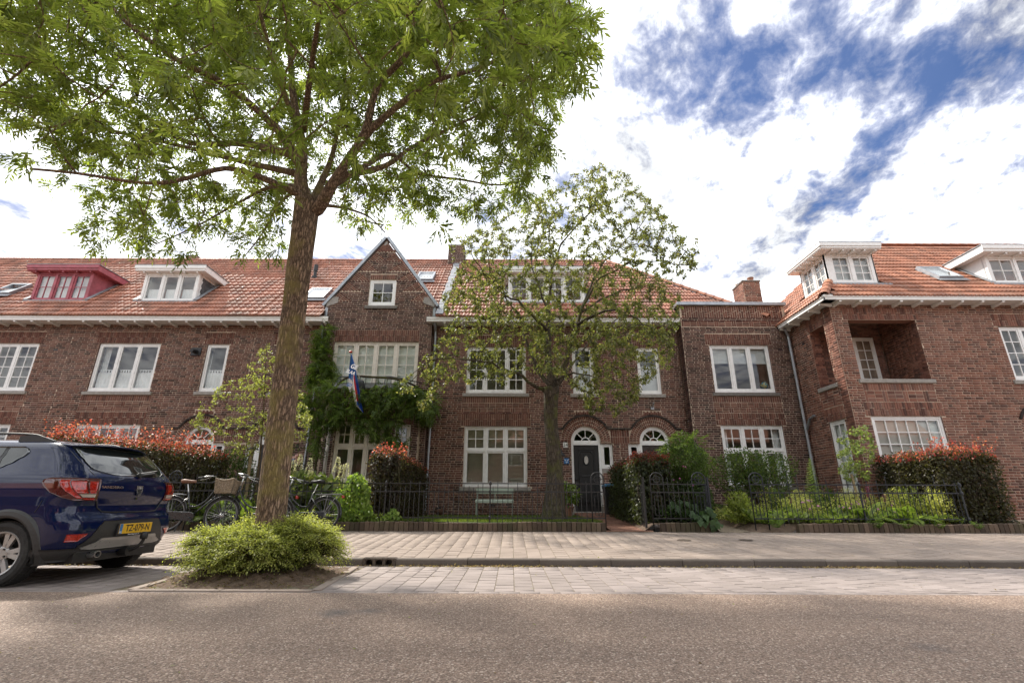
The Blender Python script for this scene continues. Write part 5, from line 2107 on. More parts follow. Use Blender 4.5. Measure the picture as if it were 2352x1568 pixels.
# corner dormer, glazed on two sides
mb = MB()
mb.box(DX0 + 0.1, DX1 - 0.04, DYF + 0.1, DYB - 0.04, DZB - 0.35, DZB + 0.02)
mb.box(DX1 - 0.04, DX1, DYF, DYB, DZB - 0.05, DZT)
mb.box(DX0, DX1 - 0.04, DYB - 0.04, DYB, DZB - 0.05, DZT)
cd = mb.build('corner_dormer', MT['white'], root6)
cd['label'] = 'white corner dormer glazed on two sides'
Ff = Fr((0, DYF, 0))
Fl = Fr((DX0, 0, 0), (0, -1, 0), (0, 0, 1), (-1, 0, 0))
mb = MB()
for Fk, a, b, e0, e1 in ((Ff, DX0, DX1, 0.20, 0.14), (Fl, -DYB, -DYF - 0.002, 0.12, 0.12)):
 mb.bx(a, a + e0, DZB, DZT, -0.1, 0, Fk)
 mb.bx(b - e1, b, DZB, DZT, -0.1, 0, Fk)
 mb.bx(a + e0, b - e1, DZB, DZB + 0.09, -0.1, 0.01, Fk)
 mb.bx(a + e0, b - e1, DZT - 0.09, DZT, -0.1, 0.003, Fk)
 m = (a + e0 + b - e1) / 2
 mb.bx(m - 0.05, m + 0.05, DZB + 0.09, DZT - 0.09, -0.1, 0.004, Fk)
mb.build('window_frame', MT['white'], cd, bevel=0.004)
for Fk, a, b, e0, e1 in ((Ff, DX0, DX1, 0.20, 0.14), (Fl, -DYB, -DYF - 0.002, 0.12, 0.12)):
 m = (a + e0 + b - e1) / 2
 for p, q in ((a + e0, m - 0.05), (m + 0.05, b - e1)):
  grid_panes(cd, Fk, p + 0.003, q - 0.003, DZB + 0.093, DZT - 0.093, 2, 3, -0.02, MT['white'])
 m_ = MB(Fk)
 m_.bx(a + e0, b - e1, DZB + 0.1, DZT - 0.1, -0.14, -0.13)
 m_.build('roller_blind', MT['blind'], cd)
mb = MB()
x0_, x1_, y0_, y1_ = DX0 - 0.3, DX1 + 0.06, DYF - 0.34, DYB + 0.2
mb.box(x0_, x1_, y0_, y1_, DZT + 0.002, DZT + 0.03)
mb.box(x0_, x1_, y0_ - 0.02, y0_ + 0.02, DZT + 0.03, DZT + 0.20)
mb.box(x0_ - 0.02, x0_ + 0.02, y0_ + 0.02, y1_, DZT + 0.031, DZT + 0.20)
mb.box(x0_ - 0.045, x1_, y0_ - 0.045, y0_ - 0.022, DZT + 0.09, DZT + 0.21)
mb.box(x0_ - 0.045, x0_ - 0.022, y0_ - 0.02, y1_, DZT + 0.09, DZT + 0.21)
mb.box(x1_ - 0.04, x1_, y0_ + 0.021, 15.1, DZT + 0.031, DZT + 0.20)
for k in range(5):
 mb.box(DX0 + 0.05 + k * 0.34, DX0 + 0.10 + k * 0.34, y0_ + 0.03, DYF - 0.003, DZT - 0.05, DZT)
 if k < 4:
  mb.box(x0_ + 0.03, DX0 - 0.003, DYF + 0.15 + k * 0.33, DYF + 0.20 + k * 0.33, DZT - 0.05, DZT)
mb.build('eaves', MT['white'], cd, bevel=0.004)
mb = MB()
mb.box(x0_ - 0.05, x1_ + 0.01, y0_ - 0.05, y1_ + 0.05, DZT + 0.211, DZT + 0.23)
mb.build('flat_roof', MT['lead'], cd)
mb = MB()
mb.box(DX0 - 0.05, DX1 + 0.35, DYF - 0.09, DYF - 0.002, DZB - 0.10, DZB - 0.002)
mb.box(DX0 - 0.09, DX0 - 0.002, DYF, DYB + 0.15, DZB - 0.10, DZB - 0.002)
mb.build('flashing', MT['lead'], cd)
dormer(root6, 15.15, 17.0, 7.38, 8.36, 13.68, EY - EZ, MT['white'], 2, (2, 2), None, label='white roof dormer at the right edge', fwd=0.28)
skylight(root6, (14.0, 14.19, 14.19 - 6.3 + 0.05), (1, 0, 0), (0, S45, S45), (0, -S45, S45), 0.78, 1.0)
downpipe(root6, [(9.30, 15.3, 6.45), (9.44, 15.42, 6.2), (9.44, 15.42, 3.2), (9.44, 15.42, 0.45)], 0.045)
downpipe(root6, [(9.47, 14.9, 3.42), (9.46, 15.15, 3.35), (9.45, 15.38, 3.05)], 0.04)

# small things fixed to the fronts
def sign(name, label, cat, F, s, z, w, hgt, mat, group=None):
 o = thing(name, label, cat, F.p(s, z, 0), group)
 mb = MB(F)
 mb.bx(s - w / 2, s + w / 2, z - hgt / 2, z + hgt / 2, 0.012, 0.022)
 mb.build('plate', mat, o, bevel=0.003)
 return o


def text_mesh(name, body, mat, parent, F, s, z, size, d=0.0, ext=0.002, align='CENTER', sx=1.0, wt=0.0):
 cu = bpy.data.curves.new(name, 'FONT')
 cu.body, cu.size, cu.align_x, cu.align_y, cu.extrude, cu.offset = body, size, align, 'CENTER', ext, wt
 o_ = bpy.data.objects.new(name, cu)
 COL.objects.link(o_)
 dg = bpy.context.evaluated_depsgraph_get()
 me = bpy.data.meshes.new_from_object(o_.evaluated_get(dg))
 bpy.data.objects.remove(o_)
 bpy.data.curves.remove(cu)
 n_ = len(me.vertices)
 co = np.zeros(n_ * 3, np.float32)
 me.vertices.foreach_get('co', co)
 co = co.reshape(-1, 3)
 V = [F.p(s + x * sx, z + y, d + zz) for x, y, zz in co]
 fs = [tuple(p.vertices) for p in me.polygons]
 bpy.data.meshes.remove(me)
 mb = MB()
 mb.add(V, fs)
 return mb.build(name, mat, parent)


Fh = Fr((0, 16.0, 0))
o = sign('house_number', 'white number plate 24 on the wall left of the black door', 'number sign', Fh, 1.77, 2.60, 0.15, 0.16, MT['white_sign'], 'house numbers')
text_mesh('digits', '24', MT['black'], o, Fh, 1.77, 2.60, 0.15, 0.0245, 0.0015)
o = thing('house_number', 'dark metal number 26 on the wall beside the trunk of the street tree', 'number sign', Fh.p(-7.12, 2.55, 0), 'house numbers')
text_mesh('digit', '2', MT['iron'], o, Fh, -7.2, 2.55, 0.22, 0.02, 0.008)
text_mesh('digit', '6', MT['iron'], o, Fh, -7.04, 2.55, 0.22, 0.02, 0.008)
for s_, z_, lb in ((1.79, 2.09, 'square blue sticker with white emblem under the wall lamp'), (-7.15, 2.05, 'square blue sticker with white emblem beside the downpipe and the street tree')):
 o = sign('blue_sticker', lb, 'sign', Fh, s_, z_, 0.16, 0.17, MT['blue_sign'], 'blue neighbourhood stickers')
 mb = MB(Fh)
 for sg in (-1, 1):
  mb.prism([(s_ + sg * 0.065, z_ + 0.065), (s_ + sg * 0.005, z_ + 0.0), (s_ + sg * 0.04, z_ + 0.005), (s_ + sg * 0.065, z_ + 0.04)], 0.0222, 0.024)
 mb.prism([(s_ - 0.05, z_ - 0.02), (s_, z_ - 0.065), (s_ + 0.05, z_ - 0.02), (s_ + 0.01, z_ - 0.035), (s_ - 0.01, z_ - 0.035)], 0.0222, 0.024)
 mb.build('emblem', MT['white_sign'], o)
lamp = thing('wall_lamp', 'black gooseneck lamp beside the black door under the number plate', 'lamp', Fh.p(1.60, 2.32, 0))
mb = MB()
c = Fh.p(1.60, 2.40, 0)
mb.tube([c + Vector((0, -0.0, 0)), c + Vector((0, -0.03, 0))], 0.06, 12)
mb.build('wall_plate', MT['black'], lamp)
mb = MB()
mb.tube([c + Vector((0, -0.03, 0)), c + Vector((0, -0.13, 0.07)), c + Vector((0, -0.22, 0.05)), c + Vector((0, -0.24, -0.03))], 0.014, 8)
mb.build('arm', MT['black'], lamp)
mb = MB()
mb.revolve([(0.03, -0.02), (0.05, -0.07), (0.15, -0.15), (0.16, -0.17), (0.145, -0.165), (0.04, -0.08), (0.0, -0.06)], c + Vector((0, -0.24, 0)), n=16)
mb.build('shade', MT['black'], lamp, smooth=True)


# ================================================================== plants
def unit(v):
 v = np.asarray(v, float)
 return v / np.maximum(np.linalg.norm(v, axis=-1, keepdims=True), 1e-9)


def rnd_dir(n_):
 return unit(rng.normal(size=(n_, 3)))


def leaves(name, parent, P, D, N, L, Wd, C, mat=None, fold=0.18, kind='stuff', curl=0.12, six=False):
 """leaf blades: base point, axis, face normal, length, width and colour for every leaf"""
 n_ = len(P)
 P, D = np.asarray(P, float), unit(D)
 N = np.asarray(N, float)
 S = unit(np.cross(D, N))
 N = np.cross(S, D)
 L = np.broadcast_to(np.asarray(L, float), (n_,))[:, None]
 Wd = np.broadcast_to(np.asarray(Wd, float), (n_,))[:, None]
 if not six:
  b = P
  l = P + D * L * 0.42 + S * Wd * 0.5 + N * Wd * fold
  r_ = P + D * L * 0.42 - S * Wd * 0.5 + N * Wd * fold
  t = P + D * L - N * L * curl
  V = np.stack([b, r_, t, l], 1).reshape(-1, 3)
  F = (np.arange(n_)[:, None] * 4 + np.array([0, 1, 2, 3])[None])
  cv = np.repeat(np.asarray(C, float), 4, axis=0)
 else:
  b = P
  m = P + D * L * 0.5 - N * L * curl * 0.3
  l1, r1 = P + D * L * 0.30 + S * Wd * 0.46 + N * Wd * fold, P + D * L * 0.30 - S * Wd * 0.46 + N * Wd * fold
  l2, r2 = P + D * L * 0.68 + S * Wd * 0.36 + N * Wd * fold * 0.8 - N * L * curl * 0.5, P + D * L * 0.68 - S * Wd * 0.36 + N * Wd * fold * 0.8 - N * L * curl * 0.5
  t = P + D * L - N * L * curl * 1.4
  V = np.stack([b, r1, r2, t, l2, l1, m], 1).reshape(-1, 3)
  q = np.array([[0, 1, 2, 6], [6, 2, 3, 4], [0, 6, 4, 5]])
  F = (np.arange(n_)[:, None, None] * 7 + q[None]).reshape(-1, 4)
  cv = np.repeat(np.asarray(C, float), 7, axis=0)
 return np_mesh(name, V, F, mat or MT['leaf'], parent, col=cv, kind=kind)


def tints(n_, stops, jit=0.12):
 """random natural leaf colours between the given tones"""
 S = np.array(stops, float)
 k = rng.random(n_) * (len(S) - 1)
 i = np.minimum(k.astype(int), len(S) - 2)
 f = (k - i)[:, None]
 return np.clip((S[i] * (1 - f) + S[i + 1] * f) * (1 + jit * rng.normal(size=(n_, 1))), 0.003, 0.9)


def lump(P, s=1.0, ph=0.0):
 x, y, z = P[:, 0] * s + ph, P[:, 1] * s + ph * 1.7, P[:, 2] * s - ph
 return (np.sin(x * 2.1 + 1.3 * np.sin(y * 1.7)) + np.sin(y * 2.7 + 1.1 * np.sin(z * 2.3)) + np.sin(z * 2.9 + 1.2 * np.sin(x * 1.9))) / 3


def in_poly(u, v, poly):
 poly = np.array(poly, float)
 inside = np.zeros(len(u), bool)
 j = len(poly) - 1
 for i in range(len(poly)):
  xi, yi, xj, yj = *poly[i], *poly[j]
  c = ((yi > v) != (yj > v)) & (u < (xj - xi) * (v - yi) / (yj - yi + 1e-9) + xi)
  inside ^= c
  j = i
 return inside


def branch_out(limbs, targets, seg=0.35, sag=0.06, wig=0.08):
 """grow a twig from the nearest wood to every target; returns chains of points with their load"""
 npos, nchain = [], []
 chains = []
 for ci, pts in enumerate(limbs):
  pts = [np.array(p, float) for p in pts]
  chains.append({'p': pts, 'par': -1, 'load': 0, 'limb': True})
  for a, b in zip(pts[:-1], pts[1:]):
   m = max(2, int(np.linalg.norm(b - a) / 0.15))
   for t in range(m):
    npos.append(a + (b - a) * t / m)
    nchain.append(ci)
  npos.append(pts[-1])
  nchain.append(ci)
 cap = len(npos) + len(targets) * 4
 NP, NC = np.zeros((cap, 3)), np.zeros(cap, int)
 k = len(npos)
 NP[:k], NC[:k] = npos, nchain
 T = np.asarray(targets, float)
 base = NP[:k].copy()
 dist = np.array([np.min(np.sum((base - t) ** 2, 1)) for t in T])
 for ti in np.argsort(dist):
  t = T[ti]
  d2 = np.sum((NP[:k] - t) ** 2, 1)
  j = int(np.argmin(d2))
  a = NP[j]
  ln = math.sqrt(d2[j])
  if ln < 0.05:
   continue
  m = 3
  pts = [a.copy()]
  w = rng.normal(size=3) * wig * ln
  for q in range(1, m + 1):
   f = q / m
   pts.append(a + (t - a) * f + w * math.sin(PI * f) + np.array([0, 0, sag * ln * math.sin(PI * f)]))
  par = NC[j]
  ci = len(chains)
  chains.append({'p': pts, 'par': par, 'load': 1, 'limb': False})
  for q in pts[1:]:
   NP[k], NC[k] = q, ci
   k += 1
 for c in reversed(chains):
  if c['par'] >= 0:
   chains[c['par']]['load'] += c['load']
 return chains


def wood(name, parent, chains, r_tip, power, mat, n_=5, cap=0.06):
 mb = MB()
 for c in chains:
  if c['limb']:
   continue
  r0 = min(cap, r_tip * c['load'] ** power)
  r1 = max(r_tip * 0.6, r0 * 0.55 if c['load'] > 1 else r_tip * 0.5)
  k = len(c['p'])
  mb.tube(c['p'], [r0 + (r1 - r0) * i / (k - 1) for i in range(k)], n_, caps=False)
 return mb.build(name, mat, parent, smooth=True)


def smooth_path(pts, k=4):
 pts = [np.array(p, float) for p in pts]
 out = []
 P_ = [pts[0]] + pts + [pts[-1]]
 for i in range(1, len(P_) - 2):
  a, b, c, d = P_[i - 1], P_[i], P_[i + 1], P_[i + 2]
  for q in range(k):
   t = q / k
   out.append(0.5 * ((2 * b) + (-a + c) * t + (2 * a - 5 * b + 4 * c - d) * t * t + (-a + 3 * b - 3 * c + d) * t ** 3))
 out.append(pts[-1])
 return out


def trunk_mesh(name, parent, pts, radii, mat, n_=26, rough=0.03, flare=0.0):
 pts = smooth_path(pts, 10)
 k = len(pts)
 rr = np.interp(np.linspace(0, 1, k), np.linspace(0, 1, len(radii)), radii)
 mb = MB()
 rings = []
 for i, p in enumerate(pts):
  d = unit(pts[min(i + 1, k - 1)] - pts[max(i - 1, 0)])
  x = unit(np.cross(d, [0, 1, 0.01]))
  y = np.cross(x, d)
  ring = []
  for j in range(n_):
   a = 2 * PI * j / n_
   q = rr[i] * (1 + rough * math.sin(3 * a + p[2] * 0.8) + rough * 0.7 * math.sin(7 * a - p[2] * 2.1) + rough * 0.5 * math.sin(13 * a + p[2] * 5) + flare * math.exp(-i / (k * 0.06)) * (0.6 + 0.5 * math.sin(5 * a)))
   ring.append(Vector(p + (x * math.cos(a) + y * math.sin(a)) * q))
  rings.append(ring)
 mb.loft(rings)
 return mb.build(name, mat, parent, smooth=True)


# ---------------------------------------------------------------- the big street tree
ash = thing('street_tree', 'tall street tree with narrow green leaflets growing from the pit beside the car', 'tree', (-2.95, 6.2, 0.1))
fork = np.array(at(706, 462, 6.2))
base = np.array((-2.95, 6.2, 0.05))
trunk_mesh('trunk', ash, [base, np.array(at(622, 1180, 6.2)), np.array(at(650, 930, 6.2)), np.array(at(681, 680, 6.2)), fork], [0.24, 0.172, 0.162, 0.158, 0.178], MT['bark_ash'], flare=0.4, rough=0.045)


def limb(uvY):
 return smooth_path([np.array(at(*q)) for q in uvY], 4)


ASH_LIMBS = [
 ([(706, 470, 6.2), (691, 420, 6.2), (694, 340, 6.25), (676, 240, 6.3), (668, 150, 6.4), (662, 0, 6.6), (655, -260, 7.0)], 0.125, 0.03),
 ([(700, 470, 6.15), (690, 449, 6.1), (640, 425, 5.9), (590, 404, 5.7), (516, 387, 5.4), (410, 414, 5.2), (328, 420, 5.1), (176, 398, 5.0), (70, 388, 5.0)], 0.075, 0.015),
 ([(692, 380, 6.2), (660, 330, 6.1), (621, 281, 5.9), (516, 193, 5.5), (410, 140, 5.2), (300, 60, 4.9), (252, 12, 4.8), (150, -90, 4.7)], 0.085, 0.02),
 ([(692, 360, 6.3), (560, 330, 6.8), (434, 328, 7.1), (330, 265, 7.4), (164, 170, 7.6), (0, 100, 7.8), (-90, 60, 7.9)], 0.07, 0.02),
 ([(690, 400, 6.4), (560, 372, 7.2), (410, 334, 7.8), (260, 300, 8.1), (120, 250, 8.3), (0, 223, 8.4)], 0.06, 0.018),
 ([(706, 480, 6.2), (730, 480, 6.15), (760, 430, 6.0), (791, 381, 5.9), (838, 305, 5.7), (867, 199, 5.5), (938, 117, 5.2), (967, 0, 5.0), (1000, -150, 4.8)], 0.115, 0.03),
 ([(828, 320, 5.75), (900, 255, 5.6), (996, 188, 5.5), (1113, 152, 5.4), (1230, 80, 5.3), (1277, 47, 5.3)], 0.06, 0.015),
 ([(779, 404, 5.95), (885, 381, 6.4), (960, 330, 6.8), (1113, 258, 7.2), (1240, 200, 7.4)], 0.06, 0.015),
 ([(765, 425, 6.0), (840, 380, 6.8), (900, 355, 7.4), (961, 398, 7.9), (1055, 412, 8.3), (1150, 425, 8.6), (1230, 405, 8.7)], 0.055, 0.015),
 ([(715, 470, 6.3), (740, 415, 6.8), (765, 350, 7.1), (790, 230, 7.4), (850, 40, 7.7), (880, -120, 7.9)], 0.075, 0.02),
 ([(697, 330, 6.25), (640, 180, 5.6), (600, 40, 5.0), (560, -150, 4.4)], 0.05, 0.02),
 ([(700, 430, 6.35), (620, 430, 7.4), (540, 470, 8.2), (450, 520, 8.7), (360, 560, 8.9)], 0.05, 0.012),
 ([(735, 470, 6.3), (800, 480, 7.4), (850, 500, 8.0), (885, 535, 8.3)], 0.035, 0.01),
 ([(690, 430, 6.3), (640, 470, 7.6), (600, 540, 8.4), (560, 590, 8.8)], 0.035, 0.01),
 ([(697, 300, 6.2), (720, 120, 5.0), (760, -120, 3.6)], 0.06, 0.02),
]
limbs = []
mb = MB()
for uvY, r0, r1 in ASH_LIMBS:
 pts = limb(uvY)
 limbs.append(pts)
 k = len(pts)
 mb.tube(pts, [r0 * (r1 / r0) ** (i / (k - 1)) for i in range(k)], 10)
mb.build('limb', MT['bark_ash'], ash, smooth=True)
ASH_POLY = [(-900, -2500), (1900, -2500), (1500, -700), (1340, -150), (1345, 20), (1330, 100), (1318, 180), (1290, 245), (1262, 290), (1270, 345), (1258, 390), (1225, 415), (1195, 460), (1125, 482), (1050, 515), (990, 500), (950, 510), (925, 470), (893, 455), (880, 480), (880, 515),
   (855, 552), (818, 548), (792, 515), (752, 490), (735, 470), (705, 430), (690, 470), (655, 500), (640, 550), (650, 600), (600, 606), (520, 575), (440, 588), (380, 575), (300, 566), (215, 556), (185, 530), (190, 505), (290, 492), (200, 450), (130, 440),
   (65, 412), (30, 390), (45, 368), (110, 360), (70, 305), (0, 285), (-900, 240)]
n_ = 130000
Q = np.stack([rng.uniform(-10.5, 3.4, n_), rng.uniform(1.6, 9.1, n_), rng.uniform(3.6, 13.0, n_)], 1)
q_ = np.abs((Q - np.array([-3.3, 5.6, 8.0])) / np.array([6.6, 3.9, 4.9]))
ok = (q_ ** 2.6).sum(1) < 1
u, v, d = project(Q)
w_ = lump(Q, 3.1, 1.0) * 42 + rng.normal(size=n_) * 8
ok &= in_poly(u + w_, v + w_ * np.sign(460 - v) * 0.6, ASH_POLY) & (d > 1)
ok &= lump(Q, 1.15, 0.4) > -0.26
rn = np.hypot((Q[:, 0] + 3.2) / 6.2, (Q[:, 1] - 6.1) / 4.2)
ok &= (Q[:, 2] > 7.9 - 4.0 * rn ** 1.25) | (rng.random(n_) < 0.22)
ok &= ~((np.abs(Q[:, 0] + 3.05) < 0.8) & (np.abs(Q[:, 1] - 6.2) < 0.8) & (Q[:, 2] < 6.3))
Q, u, v = Q[ok], u[ok], v[ok]
inframe = (u > -60) & (v > -60)
Q = np.concatenate([Q[inframe][:2800], Q[~inframe][:420]])
chains = branch_out(limbs, Q, sag=-0.03, wig=0.07)
wood('branches', ash, chains, 0.0045, 0.42, MT['bark_ash'], 5, 0.05)


def compound(chains, per, pairs, rach, L, Wd, stops, droop=0.35, frac=0.45, jit=0.13):
 """feathered leaves along the outer part of every twig"""
 A, T = [], []
 for c in chains:
  if c['limb']:
   continue
  p = c['p']
  for _ in range(per):
   f = (1 - frac) + frac * rng.random()
   x = f * (len(p) - 1)
   i = min(int(x), len(p) - 2)
   A.append(p[i] + (p[i + 1] - p[i]) * (x - i))
   T.append(unit(p[-1] - p[0]))
 A, T = np.array(A), np.array(T)
 n_ = len(A)
 D = unit(T * 0.75 + rnd_dir(n_) * 0.85 + np.array([0, 0, -droop]) * rng.random((n_, 1)))
 up = unit(np.array([0, 0, 1.0]) + 0.55 * rng.normal(size=(n_, 3)))
 S = unit(np.cross(D, up))
 Nn = np.cross(S, D)
 P_, DD, NN, LL = [], [], [], []
 rl = rach * rng.uniform(0.7, 1.2, (n_, 1))
 for k in range(pairs + 1):
  f = 0.3 + 0.7 * k / pairs
  pos = A + D * rl * f + np.array([0, 0, -1.0]) * rl * 0.25 * f * f
  for sg in ((-1, 1) if k < pairs else (0,)):
   dd = unit(D * (0.75 if sg else 1.0) + S * sg * 0.85 + np.array([0, 0, -0.25]) + 0.18 * rng.normal(size=(n_, 3)))
   P_.append(pos)
   DD.append(dd)
   NN.append(Nn + 0.3 * rng.normal(size=(n_, 3)))
   LL.append(L * rng.uniform(0.7, 1.15, n_))
 C1 = tints(n_, stops, jit)
 m = len(P_)
 LL = np.concatenate(LL)
 C_ = np.tile(C1, (m, 1)) * (1 + 0.08 * rng.normal(size=(n_ * m, 1)))
 return np.concatenate(P_), np.concatenate(DD), np.concatenate(NN), LL, LL * Wd, np.clip(C_, 0.003, 0.9)


ASH_GREEN = [(0.12, 0.16, 0.033), (0.18, 0.225, 0.05), (0.27, 0.305, 0.085)]
leaves('leaves', ash, *compound(chains, 6, 4, 0.22, 0.115, 0.26, ASH_GREEN, jit=0.2))

# ---------------------------------------------------------------- small tree in the lawn
sm = thing('small_tree', 'small gnarled tree with sparse leaves standing in the lawn', 'tree', (1.03, 12.0, GZ))
b0 = np.array(at(1272, 1185, 12.0))
b0[2] = GZ
f0 = np.array(at(1266, 890, 12.0))
trunk_mesh('trunk', sm, [b0, np.array(at(1275, 1080, 12.0)), np.array(at(1266, 970, 12.0)), f0], [0.29, 0.19, 0.165, 0.20], MT['bark_small'], flare=0.25, rough=0.04)
SM_LIMBS = [
 ([(1266, 895, 12.0), (1258, 800, 12.05), (1262, 730, 12.1), (1258, 680, 12.1), (1290, 560, 12.3), (1370, 470, 12.5), (1390, 400, 12.6)], 0.12, 0.012),
 ([(1258, 895, 12.0), (1235, 890, 11.9), (1190, 860, 11.7), (1130, 835, 11.4), (1050, 825, 11.1), (990, 830, 10.9), (940, 880, 10.8)], 0.07, 0.008),
 ([(1262, 890, 12.0), (1235, 850, 12.2), (1205, 770, 12.5), (1190, 720, 12.8), (1130, 650, 13.1), (1060, 590, 13.3)], 0.075, 0.01),
 ([(1256, 760, 12.0), (1200, 700, 11.7), (1150, 670, 11.4), (1100, 610, 11.1), (1080, 560, 10.9)], 0.05, 0.008),
 ([(1275, 895, 12.0), (1300, 830, 12.0), (1318, 770, 11.9), (1340, 700, 11.8), (1378, 640, 11.7), (1450, 605, 11.6), (1530, 600, 11.5), (1600, 615, 11.4)], 0.085, 0.01),
 ([(1320, 760, 11.9), (1345, 690, 12.3), (1380, 610, 12.7), (1430, 560, 13.0), (1490, 490, 13.2)], 0.06, 0.01),
 ([(1325, 745, 11.9), (1390, 715, 11.4), (1440, 720, 11.0), (1490, 750, 10.8), (1540, 800, 10.6)], 0.05, 0.008),
 ([(1270, 880, 12.0), (1295, 860, 12.6), (1340, 800, 13.4), (1400, 740, 13.9), (1470, 720, 14.1)], 0.05, 0.01),
 ([(1262, 720, 12.1), (1230, 640, 12.4), (1220, 560, 12.6), (1240, 480, 12.7)], 0.04, 0.008),
 ([(1275, 870, 11.9), (1320, 860, 11.1), (1380, 870, 10.6), (1420, 900, 10.4)], 0.035, 0.007),
 ([(1330, 720, 11.9), (1400, 680, 12.2), (1480, 660, 12.5), (1560, 680, 12.6)], 0.04, 0.008),
]
limbs = []
mb = MB()
for uvY, r0, r1 in SM_LIMBS:
 pts = limb(uvY)
 pts = [p + (rng.normal(size=3) * 0.025 if 0 < i < len(pts) - 1 else 0) for i, p in enumerate(pts)]
 limbs.append(pts)
 k = len(pts)
 mb.tube(pts, [r0 * (r1 / r0) ** (i / (k - 1)) for i in range(k)], 9)
mb.build('limb', MT['bark_small'], sm, smooth=True)
mb = MB()
c = Vector(at(1262, 905, 11.8))
mb.revolve([(0.085, -0.02), (0.08, 0.03), (0.05, 0.035), (0.045, 0.01)], c, 'Y', 12)
mb.build('branch_scar', MT['bark_small'], sm)
SM_POLY = [(905, 885), (935, 845), (985, 800), (1015, 770), (1010, 700), (1050, 620), (1030, 545), (1080, 535), (1150, 500), (1190, 455), (1245, 440), (1300, 410), (1385, 372), (1440, 405), (1515, 470), (1560, 525), (1600, 560), (1612, 610),
   (1560, 650), (1572, 710), (1548, 780), (1545, 850), (1500, 870), (1450, 930), (1400, 965), (1350, 945), (1315, 890), (1270, 860), (1190, 850), (1160, 885), (1110, 870), (1060, 885), (1000, 930), (965, 945), (930, 925)]
n_ = 110000
Q = np.stack([rng.uniform(-3.2, 6.0, n_), rng.uniform(10.0, 14.8, n_), rng.uniform(2.6, 11.2, n_)], 1)
u, v, d = project(Q)
ok = in_poly(u, v, SM_POLY)
q_ = np.abs((Q - np.array([1.1, 12.2, 6.4])) / np.array([4.9, 2.7, 4.7]))
ok &= (q_ ** 2.2).sum(1) < 1
ok &= lump(Q, 2.0, 2.0) > 0.0
Q = Q[ok][:2300]
chains = branch_out(limbs, Q, sag=0.05, wig=0.14)
wood('branches', sm, chains, 0.0042, 0.42, MT['bark_small'], 5, 0.035)


def simple_leaves(chains, per, L, Wd, stops, droop=0.3, frac=0.55, jit=0.14, spread=0.03):
 A, T = [], []
 for c in chains:
  if c['limb']:
   continue
  p = c['p']
  for _ in range(per):
   x = ((1 - frac) + frac * rng.random()) * (len(p) - 1)
   i = min(int(x), len(p) - 2)
   A.append(p[i] + (p[i + 1] - p[i]) * (x - i))
   T.append(unit(p[-1] - p[0]))
 A, T = np.array(A), np.array(T)
 n_ = len(A)
 A = A + rng.normal(size=(n_, 3)) * spread
 D = unit(T * 0.5 + rnd_dir(n_) + np.array([0, 0, -droop]))
 N = unit(np.array([0, 0, 1.0]) + 0.8 * rng.normal(size=(n_, 3)))
 L_ = L * rng.uniform(0.65, 1.25, n_)
 return A, D, N, L_, L_ * Wd, tints(n_, stops, jit)


leaves('leaves', sm, *simple_leaves(chains, 26, 0.068, 0.6, [(0.08, 0.098, 0.036), (0.125, 0.145, 0.05), (0.18, 0.195, 0.07), (0.22, 0.19, 0.085)], droop=0.5))

# ---------------------------------------------------------------- young trees
def young_tree(name, label, base, top, targets, r0, per, L, stops, mat, wd=0.6, limbs_=None):
 t_ = thing(name, label, 'tree', tuple(base))
 base, top = np.array(base, float), np.array(top, float)
 m = base + (top - base) * 0.5 + np.array([0.06, 0, 0])
 pts = smooth_path([base, m, top], 6)
 mb_ = MB()
 k = len(pts)
 mb_.tube(pts, [r0 * (0.2 ** (i / (k - 1))) for i in range(k)], 8)
 mb_.build('trunk', mat, t_, smooth=True)
 ch = branch_out([pts[3:]] + (limbs_ or []), targets, sag=-0.04, wig=0.1)
 wood('branches', t_, ch, 0.0035, 0.42, mat, 5, r0 * 0.6)
 leaves('leaves', t_, *simple_leaves(ch, per, L, wd, stops, droop=0.0, spread=0.025))
 return t_


def uv_targets(poly, Y0, Y1, n_, clump=None):
 poly_ = np.array(poly, float)
 out = []
 while len(out) < n_:
  u, v = rng.uniform(poly_[:, 0].min(), poly_[:, 0].max(), 400), rng.uniform(poly_[:, 1].min(), poly_[:, 1].max(), 400)
  k = in_poly(u, v, poly)
  for a, b in zip(u[k], v[k]):
   p = np.array(at(a, b, rng.uniform(Y0, Y1)))
   if clump and lump(p[None], clump, 1.0)[0] < -0.1:
    continue
   out.append(p)
 return np.array(out[:n_])


yb = at(583, 1180, 12.4)
young_tree('young_tree', 'sparse young yellowish green tree behind the bicycles, tied to a stake', (yb.x, 12.4, GZ), at(612, 790, 12.4),
   np.concatenate([uv_targets([(430, 965), (500, 890), (560, 860), (600, 790), (625, 790), (640, 860), (680, 880), (720, 960), (715, 1010), (640, 1040), (560, 1050), (470, 1010)], 11.8, 13.1, 330, 2.2)]),
   0.045, 16, 0.055, [(0.17, 0.20, 0.06), (0.26, 0.28, 0.09), (0.34, 0.35, 0.13)], MT['bark_young'])
st = thing('tree_stake', 'wooden stake with a dark tie beside the young tree', 'stake', (at(568, 1150, 12.3).x, 12.3, GZ), 'stakes of the young trees')
a, b = at(562, 1170, 12.3), at(581, 1008, 12.3)
mb = MB()
mb.tube([(a.x, 12.3, GZ - 0.1), b], 0.04, 10)
mb.build('post', MT['wood'], st)
mb = MB()
c = at(578, 1030, 12.28)
mb.tube([c + Vector((-0.06, -0.02, 0)), c + Vector((0.08, -0.05, 0.01)), c + Vector((0.16, 0.02, -0.02)), c + Vector((0.08, 0.07, 0.0)), c + Vector((-0.05, 0.05, 0))], 0.018, 6, closed=True)
mb.build('tie', MT['black'], st)

